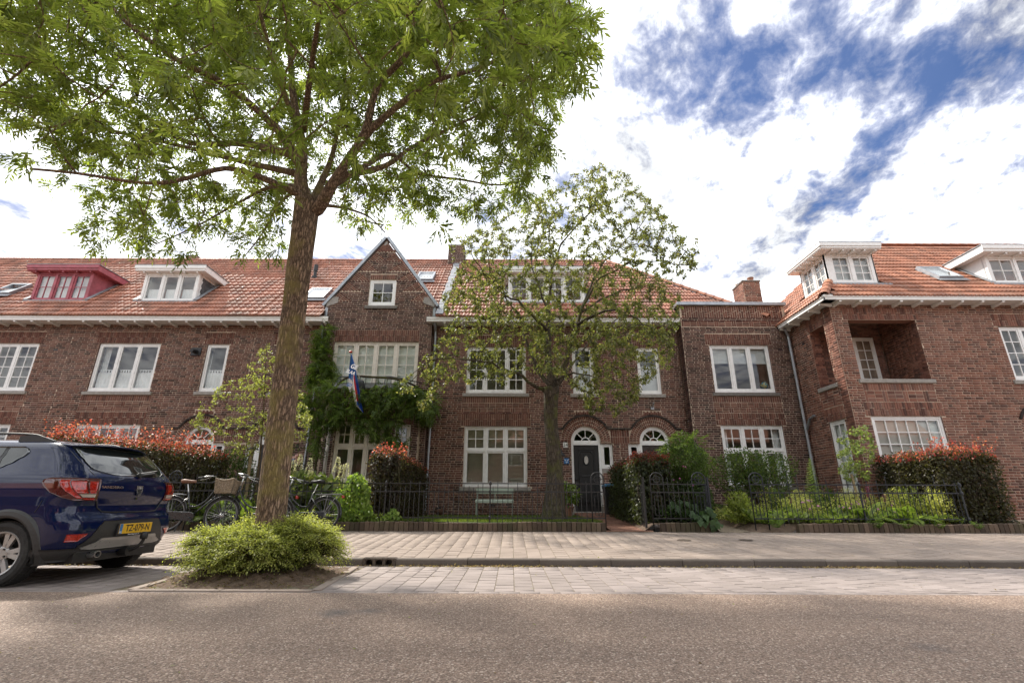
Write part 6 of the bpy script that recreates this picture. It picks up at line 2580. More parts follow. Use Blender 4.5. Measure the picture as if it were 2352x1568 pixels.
sb = at(1986, 1150, 12.0)
young_tree('sapling', 'slender sapling with orange stems in front of the corner house window', (sb.x, 12.0, GZ), at(1950, 985, 12.0),
   uv_targets([(1920, 1000), (1940, 975), (1990, 975), (2010, 1010), (2010, 1070), (1985, 1110), (1930, 1100), (1918, 1050)], 11.6, 12.5, 130, None),
   0.026, 13, 0.06, [(0.10, 0.14, 0.05), (0.17, 0.22, 0.08), (0.24, 0.28, 0.11)], MT['bark_young'], 0.7,
   limbs_=[[np.array(sb) + np.array([0, 0, 0.2]), np.array(at(1945, 1060, 12.0)), np.array(at(1925, 1005, 12.1))]])
st = thing('tree_stake', 'short pale stake beside the slender sapling', 'stake', (at(1968, 1150, 11.95).x, 11.95, GZ), 'stakes of the young trees')
mb = MB()
a, b = at(1973, 1150, 11.95), at(1955, 1088, 11.95)
mb.tube([(a.x + 0.02, 11.95, GZ - 0.1), b], 0.03, 8)
mb.build('post', MT['wood'], st)


# ---------------------------------------------------------------- bushes and hedges
def bush(name, label, cat, parts_, group=None, loc=None, stems=None, stem_mat=None):
 """parts_: (name, points, axes, normals, L, W, colours)"""
 P0 = parts_[0][1]
 c = P0.mean(0)
 t_ = thing(name, label, cat, loc or (float(c[0]), float(c[1]), float(P0[:, 2].min())), group)
 for nm, P_, D_, N_, L_, W_, C_ in parts_:
  leaves(nm, t_, P_, D_, N_, L_, W_, C_)
 if stems:
  mb_ = MB()
  for a, b in stems:
   a, b = np.array(a, float), np.array(b, float)
   m = (a + b) / 2 + rng.normal(size=3) * 0.05
   mb_.tube([a, m, b], [0.016, 0.011, 0.004], 5)
  mb_.build('stem', stem_mat or MT['bark_small'], t_, smooth=True)
 return t_


def hedge_points(n_, x0, x1, y0, y1, z0, z1f, thick=0.22, rnd=0.25):
 """points in the skin of a clipped hedge with rounded top edges; z1f gives the height at (x, y)"""
 P_, O_ = [], []
 w, dpt = x1 - x0, y1 - y0
 zt = z1f((x0 + x1) / 2, (y0 + y1) / 2)
 hgt = zt - z0
 areas = np.array([w * dpt, w * hgt, w * hgt * 0.4, dpt * hgt, dpt * hgt])
 side = rng.choice(5, n_, p=areas / areas.sum())
 a, b = rng.random(n_), rng.random(n_)
 x = np.where(side < 3, x0 + w * a, np.where(side == 3, x0, x1))
 y = np.where(side == 0, y0 + dpt * b, np.where(side == 1, y0, np.where(side == 2, y1, y0 + dpt * a)))
 zt_ = np.array([z1f(p, q) for p, q in zip(x, y)])
 z = np.where(side == 0, zt_, z0 + (zt_ - z0) * b)
 O = np.array([[0, 0, 1], [0, -1, 0], [0, 1, 0], [-1, 0, 0], [1, 0, 0]], float)[side]
 # round the shoulders
 cx, cy = np.clip(x, x0 + rnd, x1 - rnd), np.clip(y, y0 + rnd, y1 - rnd)
 cz = np.minimum(z, zt_ - rnd)
 C0 = np.stack([cx, cy, cz], 1)
 P0 = np.stack([x, y, z], 1)
 dv = P0 - C0
 ln = np.linalg.norm(dv, axis=1, keepdims=True)
 P0 = C0 + dv * np.minimum(1, rnd / np.maximum(ln, 1e-6))
 O = unit(dv + O * 0.1)
 dep = thick * rng.random(n_) ** 1.6
 P0 = P0 - O * dep[:, None] + O * (0.05 * lump(P0, 3.0, 1.0))[:, None] + rng.normal(size=(n_, 3)) * 0.02
 return P0, O, dep, zt_ - P0[:, 2]


def hedge(name, label, n_, box, z1f, L, stops, red=None, red_n=0, red_h=0.2, group=None, wd=0.65, thick=0.28, core=True):
 x0, x1, y0, y1, z0 = box
 P_, O_, dep, below = hedge_points(n_, x0, x1, y0, y1, z0, z1f, thick)
 D_ = unit(O_ * 0.35 + rnd_dir(n_) * 0.75 + np.array([0, 0, -0.55]))
 N_ = unit(O_ * 1.0 + np.array([0, 0, 0.7]) + rnd_dir(n_) * 0.55)
 L_ = L * rng.uniform(0.7, 1.25, n_)
 C_ = tints(n_, stops, 0.16)
 if red is not None:
  f = np.clip(1 - below / 0.45, 0, 1) * rng.random(n_)
  k = f > 0.5
  C_[k] = tints(int(k.sum()), red, 0.15)
 parts_ = [('leaves', P_, D_, N_, L_, L_ * wd, C_)]
 t_ = thing(name, label, 'hedge', ((x0 + x1) / 2, (y0 + y1) / 2, z0), group)
 leaves('leaves', t_, P_, D_, N_, L_, L_ * wd, C_)
 if red_n:   # young shoots standing out of the top
  a = np.stack([rng.uniform(x0 + 0.05, x1 - 0.05, red_n), rng.uniform(y0, y1 * 0.35 + y0 * 0.65, red_n)], 1)
  zt = np.array([z1f(*q) for q in a])
  h_ = red_h * rng.random(red_n) ** 1.5
  base_ = np.stack([a[:, 0], a[:, 1], zt - 0.04], 1)
  lean = np.stack([rng.normal(size=red_n) * 0.35, rng.normal(size=red_n) * 0.25, np.ones(red_n)], 1)
  mb_ = MB()
  pts = []
  for i in range(red_n):
   tip = base_[i] + lean[i] * h_[i]
   mb_.tube([base_[i], tip], [0.004, 0.002], 4, caps=False)
   m = 2 + int(h_[i] / 0.045)
   for q in range(m):
    pts.append(base_[i] + (tip - base_[i]) * (q + 1) / m)
  mb_.build('shoot', MT['bark_young'], t_)
  pts = np.array(pts)
  m = len(pts)
  L2 = L * 0.95 * rng.uniform(0.6, 1.15, m)
  leaves('young_leaves', t_, pts, unit(rnd_dir(m) + np.array([0, 0, 0.25])), unit(rnd_dir(m) * 0.7 + np.array([0, 0, 1.0])), L2, L2 * wd, tints(m, red, 0.15))
 if core:        # the woody middle: a dense tangle of stems
  mb_ = MB()
  for _ in range(int(160 * (x1 - x0) * (y1 - y0)) + 60):
   p = np.array([rng.uniform(x0 + 0.15, x1 - 0.15), rng.uniform(y0 + 0.15, y1 - 0.15), z0])
   q = p + np.array([rng.normal() * 0.22, rng.normal() * 0.22, 0])
   q[0], q[1] = np.clip(q[0], x0 + 0.1, x1 - 0.1), np.clip(q[1], y0 + 0.1, y1 - 0.1)
   q[2] = z1f(q[0], q[1]) - rng.uniform(0.1, 0.5)
   mb_.tube([p, (p + q) / 2 + rng.normal(size=3) * 0.06, q], [0.018, 0.013, 0.006], 4, caps=False)
  mb_.build('stems', MT['bark_small'], t_)
  m = int(n_ * 0.35)
  P_ = np.stack([rng.uniform(x0 + 0.12, x1 - 0.12, m), rng.uniform(y0 + 0.12, y1 - 0.12, m), np.zeros(m)], 1)
  P_[:, 2] = z0 + 0.1 + rng.random(m) * (np.array([z1f(a_, b_) for a_, b_ in P_[:, :2]]) - z0 - 0.25)
  leaves('inner_leaves', t_, P_, rnd_dir(m), rnd_dir(m), L * 1.5, L * 1.2, tints(m, stops, 0.16))
 return t_


BEECH = [(0.035, 0.032, 0.018), (0.055, 0.052, 0.022), (0.075, 0.075, 0.028), (0.07, 0.048, 0.03)]
RED = [(0.20, 0.05, 0.04), (0.38, 0.05, 0.055), (0.52, 0.12, 0.12), (0.45, 0.22, 0.16)]
hedge('beech_hedge', 'tall copper beech hedge with bright red tops behind the dark blue car', 15000, (-10.9, -6.95, 11.15, 12.3, 0.4),
  lambda x, y: 2.36 - 0.10 * (x + 10.9) - 0.02 * math.sin(x * 4), 0.06, BEECH, RED, 300, 0.42, 'copper beech hedges')
hedge('beech_hedge', 'copper hedge at right angles to the street between the bay and the lawn', 12500, (-3.25, -2.5, 11.05, 15.3, 0.4),
  lambda x, y: 2.0 - 0.035 * (y - 11), 0.062, [(0.03, 0.026, 0.018), (0.05, 0.035, 0.026), (0.07, 0.052, 0.03), (0.06, 0.07, 0.03)], RED, 40, 0.25, 'copper beech hedges')
hedge('beech_hedge', 'clipped dark hedge with reddish tips to the right of the black door path', 14000, (2.82, 3.72, 11.2, 14.6, 0.4),
  lambda x, y: 1.86 + 0.02 * math.sin(y * 5), 0.062, [(0.032, 0.042, 0.02), (0.05, 0.062, 0.028), (0.075, 0.085, 0.04)], [(0.10, 0.022, 0.02), (0.17, 0.04, 0.032)], 300, 0.12, 'copper beech hedges')
hedge('beech_hedge', 'broad copper hedge with long red shoots in front of the corner house', 15000, (9.5, 11.0, 10.95, 13.1, 0.35),
  lambda x, y: 2.0 + 0.03 * math.sin(x * 6 + y * 3), 0.062, BEECH, RED, 100, 0.34, 'copper beech hedges')


def mound(n_, c, rad, L, stops, wd=0.5, skin=0.45, lumps=0.16, freq=3.0, up=0.3, jit=0.14):
 """leaf positions in a lumpy dome or ball"""
 c, rad = np.array(c, float), np.array(rad, float)
 O = rnd_dir(n_)
 r_ = (1 - skin * rng.random(n_) ** 1.5) * (1 + lumps * lump(O * rad, freq, c[0]))
 P_ = c + O * rad * r_[:, None]
 k = P_[:, 2] > c[2] - rad[2] * 0.98
 P_, O = P_[k], O[k]
 m = len(P_)
 D_ = unit(O * 0.7 + rnd_dir(m) * 0.8 + np.array([0, 0, up]))
 N_ = unit(O + np.array([0, 0, 0.6]) + rnd_dir(m) * 0.6)
 L_ = L * rng.uniform(0.65, 1.3, m)
 return P_, D_, N_, L_, L_ * wd, tints(m, stops, jit)


def sprays(n_, c, rad, ln, per, L, stops, wd=0.55, wood_mat=None, parent=None, droop=0.25, up=0.7, base_r=0.35, jit=0.13):
 """arching twigs from a crowded base, set with small leaves on both sides"""
 c, rad = np.array(c, float), np.array(rad, float)
 mb_ = MB()
 P_, D_, N_ = [], [], []
 for i in range(n_):
  o = unit(rng.normal(size=3) * np.array([1, 1, 0.8]) + np.array([0, 0, up]))
  if o[2] < -0.25:
   o[2] = -0.25
  tip = c + o * rad * rng.uniform(0.78, 1.08)
  a = c + o * rad * rng.uniform(0.15, 0.5) * np.array([base_r * 2, base_r * 2, 1])
  m = (a + tip) / 2 + np.array([0, 0, 0.12]) * rad[2]
  tip = tip - np.array([0, 0, droop * rng.random() * 0.2])
  mb_.tube([a, m, tip], [0.006, 0.004, 0.0015], 4, caps=False)
  d = unit(tip - m)
  s = unit(np.cross(d, [0, 0, 1]) + 0.2 * rng.normal(size=3))
  for q in range(per):
   f = 1 - (q / per) * ln
   p = (m + (tip - m) * (2 * f - 1)) if f > 0.5 else (a + (m - a) * 2 * f)
   # side twiglet
   for sg in (-1, 1):
    e = unit(d * 0.8 + s * sg * 0.7 + 0.25 * rng.normal(size=3))
    for k in range(3):
     P_.append(p + e * 0.035 * k)
     D_.append(e + s * (0.5 if k % 2 else -0.5) * sg + 0.3 * rng.normal(size=3))
     N_.append(np.array([0, 0, 1.0]) + 0.45 * rng.normal(size=3) + o * 0.3)
 if parent is not None:
  mb_.build('twigs', wood_mat or MT['bark_small'], parent)
 m = len(P_)
 L_ = L * rng.uniform(0.65, 1.25, m)
 return np.array(P_), np.array(D_), np.array(N_), L_, L_ * wd, tints(m, stops, jit)


pb = thing('pit_bush', 'fine leaved yellow green bush round the foot of the street tree', 'bush', (-2.95, 6.2, 0.1))
LON = [(0.18, 0.21, 0.055), (0.28, 0.31, 0.085), (0.38, 0.40, 0.12), (0.46, 0.46, 0.16)]
pieces = []
for c_, r_, k in (((-3.0, 6.0, 0.30), (0.48, 0.42, 0.34), 300), ((-3.36, 5.95, 0.24), (0.46, 0.4, 0.34), 260), ((-2.5, 6.1, 0.33), (0.48, 0.42, 0.36), 300), ((-2.8, 5.72, 0.26), (0.45, 0.28, 0.27), 200), ((-3.2, 5.72, 0.2), (0.38, 0.25, 0.2), 120), ((-2.95, 6.5, 0.3), (0.5, 0.35, 0.34), 170), ((-2.3, 6.15, 0.26), (0.36, 0.34, 0.32), 150)):
 pieces.append(sprays(k, c_, r_, 0.7, 8, 0.022, LON, 0.6, parent=pb))
leaves('leaves', pb, *[np.concatenate([q[i] for q in pieces]) for i in range(6)])
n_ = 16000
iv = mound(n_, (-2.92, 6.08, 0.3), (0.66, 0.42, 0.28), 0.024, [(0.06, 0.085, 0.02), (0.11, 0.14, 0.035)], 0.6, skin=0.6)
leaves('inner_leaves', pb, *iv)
mb = MB()
for _ in range(60):     # bare lower stems and suckers
 a = rng.uniform(0, 2 * PI)
 p = np.array([-2.95 + 0.5 * math.cos(a) * rng.uniform(0.4, 1.2), 6.1 + 0.45 * math.sin(a) * rng.uniform(0.4, 1.1), 0.05])
 q = p + np.array([math.cos(a) * 0.22, math.sin(a) * 0.2, rng.uniform(0.15, 0.35)])
 mb.tube([p, (p + q) / 2 + rng.normal(size=3) * 0.03, q], [0.008, 0.006, 0.003], 5, caps=False)
mb.build('stem', MT['bark_small'], pb)

GREEN = [(0.04, 0.075, 0.018), (0.07, 0.115, 0.028), (0.11, 0.16, 0.04)]
LIME = [(0.15, 0.19, 0.05), (0.22, 0.265, 0.07), (0.30, 0.34, 0.10)]
c = at(535, 1065, 12.6)
bush('shrub', 'dark green shrub between the red hedge and the staked young tree', 'shrub', [('leaves', *mound(5200, (c.x, 12.6, 1.2), (0.65, 0.5, 0.85), 0.06, GREEN, 0.5))], loc=(c.x, 12.6, GZ))
c = at(1578, 1085, 11.75)
rb = bush('round_bush', 'rounded green bush with small pink flowers behind the arched gate panels', 'bush',
   [('leaves', *mound(9500, (c.x, 11.85, 1.70), (0.58, 0.5, 0.66), 0.05, [(0.05, 0.09, 0.022), (0.085, 0.135, 0.033), (0.13, 0.19, 0.045)], 0.5, lumps=0.2)),
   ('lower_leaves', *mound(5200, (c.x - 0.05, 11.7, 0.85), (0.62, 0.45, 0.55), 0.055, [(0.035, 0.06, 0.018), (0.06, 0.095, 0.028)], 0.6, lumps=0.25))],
   loc=(c.x, 11.8, GZ), stems=[((c.x + rng.normal() * 0.12, 11.8 + rng.normal() * 0.1, GZ), (c.x + rng.normal() * 0.3, 11.8 + rng.normal() * 0.25, 1.9)) for _ in range(16)])
pp = sprays(40, (c.x, 11.8, 1.85), (0.72, 0.6, 0.75), 0.5, 6, 0.045, [(0.08, 0.13, 0.03), (0.13, 0.19, 0.045), (0.19, 0.25, 0.065)], parent=rb)
leaves('shoots', rb, *pp)


def petals(parent, name, centers, r_, stops, n_=5):
 P_, D_, N_ = [], [], []
 for c_ in centers:
  f = unit(np.array([0, -0.7, 0.6]) + 0.4 * rng.normal(size=3))
  a_ = unit(np.cross(f, [0.2, 0.3, 1]))
  b_ = np.cross(f, a_)
  t0 = rng.random() * 6
  for k in range(n_):
   t = t0 + 2 * PI * k / n_
   P_.append(c_)
   D_.append(a_ * math.cos(t) + b_ * math.sin(t) + f * 0.2)
   N_.append(f)
 m = len(P_)
 return leaves(name, parent, np.array(P_), np.array(D_), np.array(N_), r_, r_ * 0.9, tints(m, stops, 0.1), MT['petal'], kind=None)


petals(rb, 'flowers', [np.array([c.x - 0.35 + rng.uniform(-0.25, 0.3), 11.3 + rng.uniform(-0.06, 0.06), rng.uniform(1.0, 1.65)]) for _ in range(9)], 0.024, [(0.36, 0.07, 0.24), (0.5, 0.16, 0.38)])

c = at(1730, 1100, 13.4)
bush('shrub', 'open many stemmed green shrub in front of the flat roofed front window', 'shrub',
  [('leaves', *mound(6800, (c.x, 13.4, 1.55), (1.25, 0.8, 0.68), 0.07, [(0.05, 0.085, 0.025), (0.085, 0.13, 0.036), (0.15, 0.19, 0.06)], 0.55, skin=0.9, lumps=0.32, freq=2.2))],
  loc=(c.x, 13.4, GZ), stems=[((c.x + 0.1 + rng.normal() * 0.12, 13.4 + rng.normal() * 0.1, GZ), (c.x + rng.uniform(-0.95, 0.95), 13.4 + rng.normal() * 0.35, rng.uniform(1.2, 2.0))) for _ in range(46)], stem_mat=MT['bark_young'])

# tall spire beside the corner downpipe
c = at(1870, 1180, 11.9)
mu = thing('flower_spire', 'tall pale green mullein spire in front of the corner downpipe', 'flower', (c.x, 11.9, GZ))
tip = at(1860, 1052, 11.9)
mb = MB()
mb.tube([(c.x, 11.9, GZ), ((c.x + tip.x) / 2, 11.9, (GZ + tip.z) / 2), tip], [0.018, 0.015, 0.012], 7)
MT['stem'] = M_plain('green_stem', (0.16, 0.21, 0.08), 0.7)
mb.build('stem', MT['stem'], mu)
P_, D_, N_, L_, C_ = [], [], [], [], []
hgt = tip.z - GZ
for k in range(120):
 f = (k / 120) ** 0.8
 a = k * 2.4
 p = np.array([c.x + (tip.x - c.x) * f, 11.9, GZ + hgt * f])
 d = np.array([math.cos(a), math.sin(a), 0.35])
 P_.append(p)
 D_.append(d)
 N_.append([0, 0, 1])
 L_.append(0.26 * (1 - f) ** 0.8 + 0.035)
L_ = np.array(L_)
leaves('leaves', mu, np.array(P_), np.array(D_), np.array(N_), L_, L_ * 0.5, tints(120, [(0.16, 0.22, 0.09), (0.27, 0.33, 0.15)], 0.1), six=True, kind=None)


# ---------------------------------------------------------------- garden beds
def bed(name, label, x0, x1, y0, y1, n_, L, stops, h, wd=0.5, up=0.4, kind='stuff', six=False):
 """ground cover with rolling height"""
 P_ = np.stack([rng.uniform(x0, x1, n_), rng.uniform(y0, y1, n_), np.zeros(n_)], 1)
 top = h * (0.50 + 0.55 * lump(np.stack([P_[:, 0], P_[:, 1], P_[:, 0] * 0], 1), 2.7, x0))
 P_[:, 2] = GZ + top * rng.random(n_) ** 0.55
 D_ = unit(rnd_dir(n_) * np.array([1, 1, 0.6]) + np.array([0, -0.1, up]))
 N_ = unit(np.array([0, -0.25, 1.0]) + 0.55 * rng.normal(size=(n_, 3)))
 L_ = L * rng.uniform(0.6, 1.3, n_)
 o = leaves(name, None, P_, D_, N_, L_, L_ * wd, tints(n_, stops, 0.14) * (1 + 0.28 * lump(P_, 2.6, 3.0))[:, None], kind=kind, six=six)
 return tag(o, label)


FROTH = [(0.36, 0.39, 0.12), (0.52, 0.53, 0.18), (0.64, 0.63, 0.26)]
bed('ground_cover', 'frothy yellow green ground cover behind the right fence', 6.3, 9.75, 11.25, 12.9, 24000, 0.03, FROTH, 0.78, 0.7)
bed('ground_cover', 'yellow green ground cover beside the sandy path', 5.25, 6.6, 11.9, 14.6, 9000, 0.03, FROTH, 0.5, 0.7)
bed('leafy_ground_cover', 'broad green leaves along the foot of the right fence', 5.25, 9.7, 10.9, 11.9, 2600, 0.15, [(0.10, 0.15, 0.04), (0.17, 0.23, 0.06), (0.25, 0.31, 0.10)], 0.3, 0.4, 0.9, six=True)
bed('leafy_ground_cover', 'pale green leaves beside the sandy path', 5.2, 6.4, 11.1, 12.6, 1500, 0.13, LIME, 0.3, 0.45, 0.9, six=True)
bed('garden_greenery', 'light green leafy plants behind the bicycles', -8.6, -4.4, 10.9, 12.2, 15000, 0.085, [(0.08, 0.13, 0.028), (0.14, 0.2, 0.045), (0.22, 0.29, 0.07)], 0.62, 0.5, 0.3)
bed('garden_greenery', 'mixed green plants in front of the bay window', -6.6, -3.3, 12.2, 14.2, 7500, 0.08, GREEN, 0.75, 0.5, 0.3)
bed('garden_greenery', 'low green plants in front of the copper hedge', -4.4, -2.7, 10.85, 11.2, 2400, 0.06, LIME, 0.22, 0.6, 0.4)
bed('garden_greenery', 'green plants under the flat roofed front', 5.3, 9.4, 13.2, 15.3, 7000, 0.08, GREEN, 0.5, 0.5)
bed('garden_greenery', 'green plants in front of the corner house', 6.5, 9.6, 12.9, 14.4, 6000, 0.075, GREEN, 0.6, 0.5)
bed('garden_greenery', 'low plants between the hedge and the pink flowered bush', 3.3, 4.3, 10.9, 11.6, 2200, 0.07, [(0.03, 0.055, 0.02), (0.06, 0.09, 0.03)], 0.35, 0.6)


for u_, v_, Y_, r_, st_, lb in ((1700, 1170, 11.6, 0.34, LIME, 'pale green leafy clump beside the third arched panel'), (1905, 1150, 12.1, 0.4, GREEN, 'dark green leafy clump behind the mullein spire'),
        (2095, 1160, 11.5, 0.42, LIME, 'pale green upright clump in front of the broad copper hedge'), (2160, 1178, 11.2, 0.36, FROTH, 'yellow green clump at the fence corner under the copper hedge'), (1800, 1160, 12.2, 0.36, GREEN, 'green clump between the shrub and the mullein spire')):
 q = at(u_, v_, Y_)
 bush('garden_clump', lb, 'plant', [('leaves', *mound(900, (q.x, Y_, GZ + 0.3), (r_, r_ * 0.8, 0.42), 0.08, st_, 0.4, skin=0.9, lumps=0.4, up=0.8))], 'leafy clumps in the right bed', loc=(q.x, Y_, GZ))


def fern(label, x, y, n_, ln, stops, group='ferns'):
 f_ = thing('fern', label, 'fern', (x, y, GZ), group)
 P_, D_, N_, L_ = [], [], [], []
 for k in range(n_):
  a = 2 * PI * k / n_ + rng.normal() * 0.2
  el = rng.uniform(0.7, 1.25)
  p = np.array([x, y, GZ])
  d = np.array([math.cos(a) * math.cos(el), math.sin(a) * math.cos(el), math.sin(el)])
  m = 22
  for q in range(m):
   p = p + d * ln / m
   d = unit(d + np.array([0, 0, -0.075]))
   s = unit(np.cross(d, [0, 0, 1]))
   w = ln * 0.24 * math.sin(PI * (0.12 + 0.86 * q / m)) ** 0.8
   for sg in (-1, 1):
    P_.append(p)
    D_.append(s * sg + d * 0.35 + np.array([0, 0, -0.1]))
    N_.append(np.cross(s, d))
    L_.append(w)
 L_ = np.array(L_)
 leaves('fronds', f_, np.array(P_), np.array(D_), np.array(N_), L_, L_ * 0.28, tints(len(P_), stops, 0.1))
 return f_


FERN = [(0.12, 0.18, 0.04), (0.2, 0.27, 0.06)]
fern('yellow green fern in the right bed next to the brick edging', 8.6, 11.0, 11, 0.62, FERN)
fern('dark green fern in front of the broad copper hedge', 9.0, 12.1, 12, 0.95, [(0.05, 0.09, 0.025), (0.09, 0.14, 0.035)])
fern('pale fern in the middle of the frothy yellow bed', 7.75, 11.15, 10, 0.7, FERN)
fern('pale green fern hanging through the fence behind the bicycle with the basket', -6.45, 10.95, 11, 0.72, FERN)
fern('pale green fern behind the chain case of the leftmost bicycle', -5.75, 11.0, 10, 0.7, FERN)


def tuft(label, x, y, z, s):
 t_ = thing('spurge_tuft', label, 'plant', (x, y, z), 'tufts growing through the right edging')
 P_, D_, N_ = [], [], []
 for k in range(16):
  a = rng.uniform(0, 2 * PI)
  tip = np.array([x + math.cos(a) * s * 0.6, y + math.sin(a) * s * 0.35 - 0.03, z + s * rng.uniform(0.5, 1.0)])
  for q in range(16):
   f = 0.25 + 0.75 * q / 16
   P_.append(np.array([x, y, z]) * (1 - f) + tip * f)
   b = q * 2.4
   D_.append([math.cos(b), math.sin(b), 0.35])
   N_.append([0, 0, 1])
 leaves('leaves', t_, np.array(P_), np.array(D_), np.array(N_), s * 0.2, s * 0.05, tints(len(P_), [(0.12, 0.19, 0.06), (0.2, 0.28, 0.1)], 0.1))


for x, s, lb in ((5.55, 0.26, 'feathery tuft at the foot of the third arched panel'), (7.62, 0.27, 'largest feathery tuft on the mossy edging'), (8.25, 0.2, 'feathery tuft on the mossy edging below the pale fern'),
     (8.95, 0.17, 'small feathery tuft on the mossy edging near the yellow green fern'), (9.75, 0.2, 'feathery tuft on the edging under the broad copper hedge')):
 tuft(lb, x, 10.70, Z1 + 0.05, s)


def foxglove(label, x, y, h_, stops):
 f_ = thing('foxglove', label, 'flower', (x, y, GZ), 'pink foxgloves')
 mb_ = MB()
 mb_.tube([(x, y, GZ), (x + 0.02, y, GZ + h_)], [0.008, 0.004], 5)
 mb_.build('stem', MT['stem'], f_)
 P_, D_ = [], []
 for k in range(46):
  f = k / 46
  a = k * 2.4
  P_.append([x + 0.02 * f, y, GZ + h_ * (0.70 + 0.30 * f)])
  D_.append([math.cos(a), math.sin(a) - 0.4, -0.7])
 leaves('bells', f_, np.array(P_), np.array(D_), np.array(D_)[:, [1, 0, 2]], 0.055, 0.035, tints(46, stops, 0.1), MT['petal'], kind=None)


PINKS = [(0.40, 0.10, 0.26), (0.52, 0.22, 0.38)]
for u_, v_, Y_, lb in ((1815, 1150, 12.0, 'purple foxglove left of the mullein spire'), (1990, 1122, 12.2, 'pale pink foxglove by the middle fence post of the right bed'),
      (2030, 1140, 12.0, 'bright pink foxglove low in front of the dark fern'), (2058, 1136, 12.0, 'pink foxglove nearest the broad copper hedge')):
 q = at(u_, v_, Y_)
 foxglove(lb, q.x, Y_, q.z - GZ + 0.08, PINKS)
gd = thing('geranium_flowers', 'scattered small pink flowers among the right bed leaves', 'flowers', (7.3, 11.4, GZ + 0.2))
petals(gd, 'flowers', [np.array([rng.uniform(6.3, 8.9), rng.uniform(11.0, 11.6), GZ + rng.uniform(0.25, 0.5)]) for _ in range(38)], 0.028, [(0.42, 0.16, 0.34), (0.5, 0.28, 0.46)])
gd['kind'] = 'stuff'

# hydrangea with creamy panicles in front of the bay
hy = thing('hydrangea', 'oak leaved hydrangea with creamy flower cones in front of the bay window', 'shrub', (-4.9, 11.9, GZ))
leaves('leaves', hy, *mound(1100, (-4.85, 11.9, 1.0), (0.95, 0.5, 0.42), 0.17, [(0.09, 0.13, 0.045), (0.15, 0.19, 0.07), (0.20, 0.20, 0.09)], 0.75, skin=0.7), six=True)
for u_, v_ in ((688, 1065), (711, 1073), (775, 1070), (784, 1088), (711, 1100), (795, 1085), (672, 1078)):
 q = np.array(at(u_, v_, 11.7 + rng.uniform(-0.1, 0.2)))
 P_, D_ = [], []
 for k in range(130):
  f = rng.random()
  a = rng.uniform(0, 2 * PI)
  r_ = 0.085 * (1 - f * 0.85)
  P_.append(q + np.array([math.cos(a) * r_, math.sin(a) * r_, (f - 0.4) * 0.36]))
  D_.append([math.cos(a), math.sin(a), 0.3])
 leaves('flower_cone', hy, np.array(P_), np.array(D_), rnd_dir(130), 0.032, 0.03, tints(130, [(0.45, 0.46, 0.32), (0.66, 0.64, 0.52), (0.74, 0.72, 0.62)], 0.08), MT['petal'], kind=None)
# bindweed curtain on the fence
P_ = uv_targets([(790, 1120), (803, 1090), (822, 1083), (840, 1095), (850, 1120), (848, 1150), (868, 1190), (905, 1165), (925, 1185), (900, 1200), (850, 1195), (800, 1205), (768, 1205), (772, 1170), (762, 1150), (770, 1120)], 10.75, 11.05, 1700)
D_ = unit(rnd_dir(len(P_)) * 0.6 + np.array([0, -0.3, -0.8]))
bw_ = bush('fence_climber', 'light green heart leaved climber hanging on the fence right of the bicycles', 'climber',
   [('leaves', P_, D_, unit(np.array([0, -1.0, 0.5]) + 0.5 * rng.normal(size=(len(P_), 3))), 0.085 * rng.uniform(0.6, 1.2, len(P_)), 0.065 * rng.uniform(0.7, 1.2, len(P_)), tints(len(P_), [(0.12, 0.2, 0.035), (0.2, 0.3, 0.055), (0.3, 0.38, 0.1)], 0.1))])
# bold leaves in the arched gate panels
P_ = np.concatenate([uv_targets([(1540, 1150), (1600, 1145), (1610, 1180), (1560, 1185)], 10.95, 11.15, 24), uv_targets([(1590, 1170), (1630, 1160), (1655, 1205), (1640, 1215), (1600, 1195)], 10.62, 10.8, 42)])
bush('heart_leaved_plant', 'plant with large heart shaped green leaves at the foot of the second arched panel', 'plant',
  [('leaves', P_, unit(rnd_dir(len(P_)) * 0.5 + np.array([0, -0.4, -0.9])), unit(np.array([0, -1.0, 0.6]) + 0.35 * rng.normal(size=(len(P_), 3))), 0.17 * rng.uniform(0.7, 1.15, len(P_)), 0.14 * rng.uniform(0.8, 1.1, len(P_)), tints(len(P_), [(0.05, 0.095, 0.035), (0.09, 0.15, 0.06)], 0.1))])
# pale roses by the door of number 26
q = at(670, 1075, 15.3)
ro = bush('rose_bush', 'rose with pale pink blooms beside the downpipe at number 26', 'rose', [('leaves', *mound(1300, (q.x, 15.3, 1.6), (0.4, 0.3, 0.95), 0.06, GREEN, 0.55, skin=0.9, lumps=0.3))], loc=(q.x, 15.3, GZ),
   stems=[((q.x + rng.normal() * 0.06, 15.3, GZ), (q.x + rng.normal() * 0.2, 15.3 + rng.normal() * 0.1, 2.4)) for _ in range(6)])
petals(ro, 'flowers', [np.array(at(683 + rng.normal() * 5, 1052 + rng.normal() * 9, 15.0)) for _ in range(14)], 0.07, [(0.6, 0.36, 0.33), (0.7, 0.5, 0.46)])

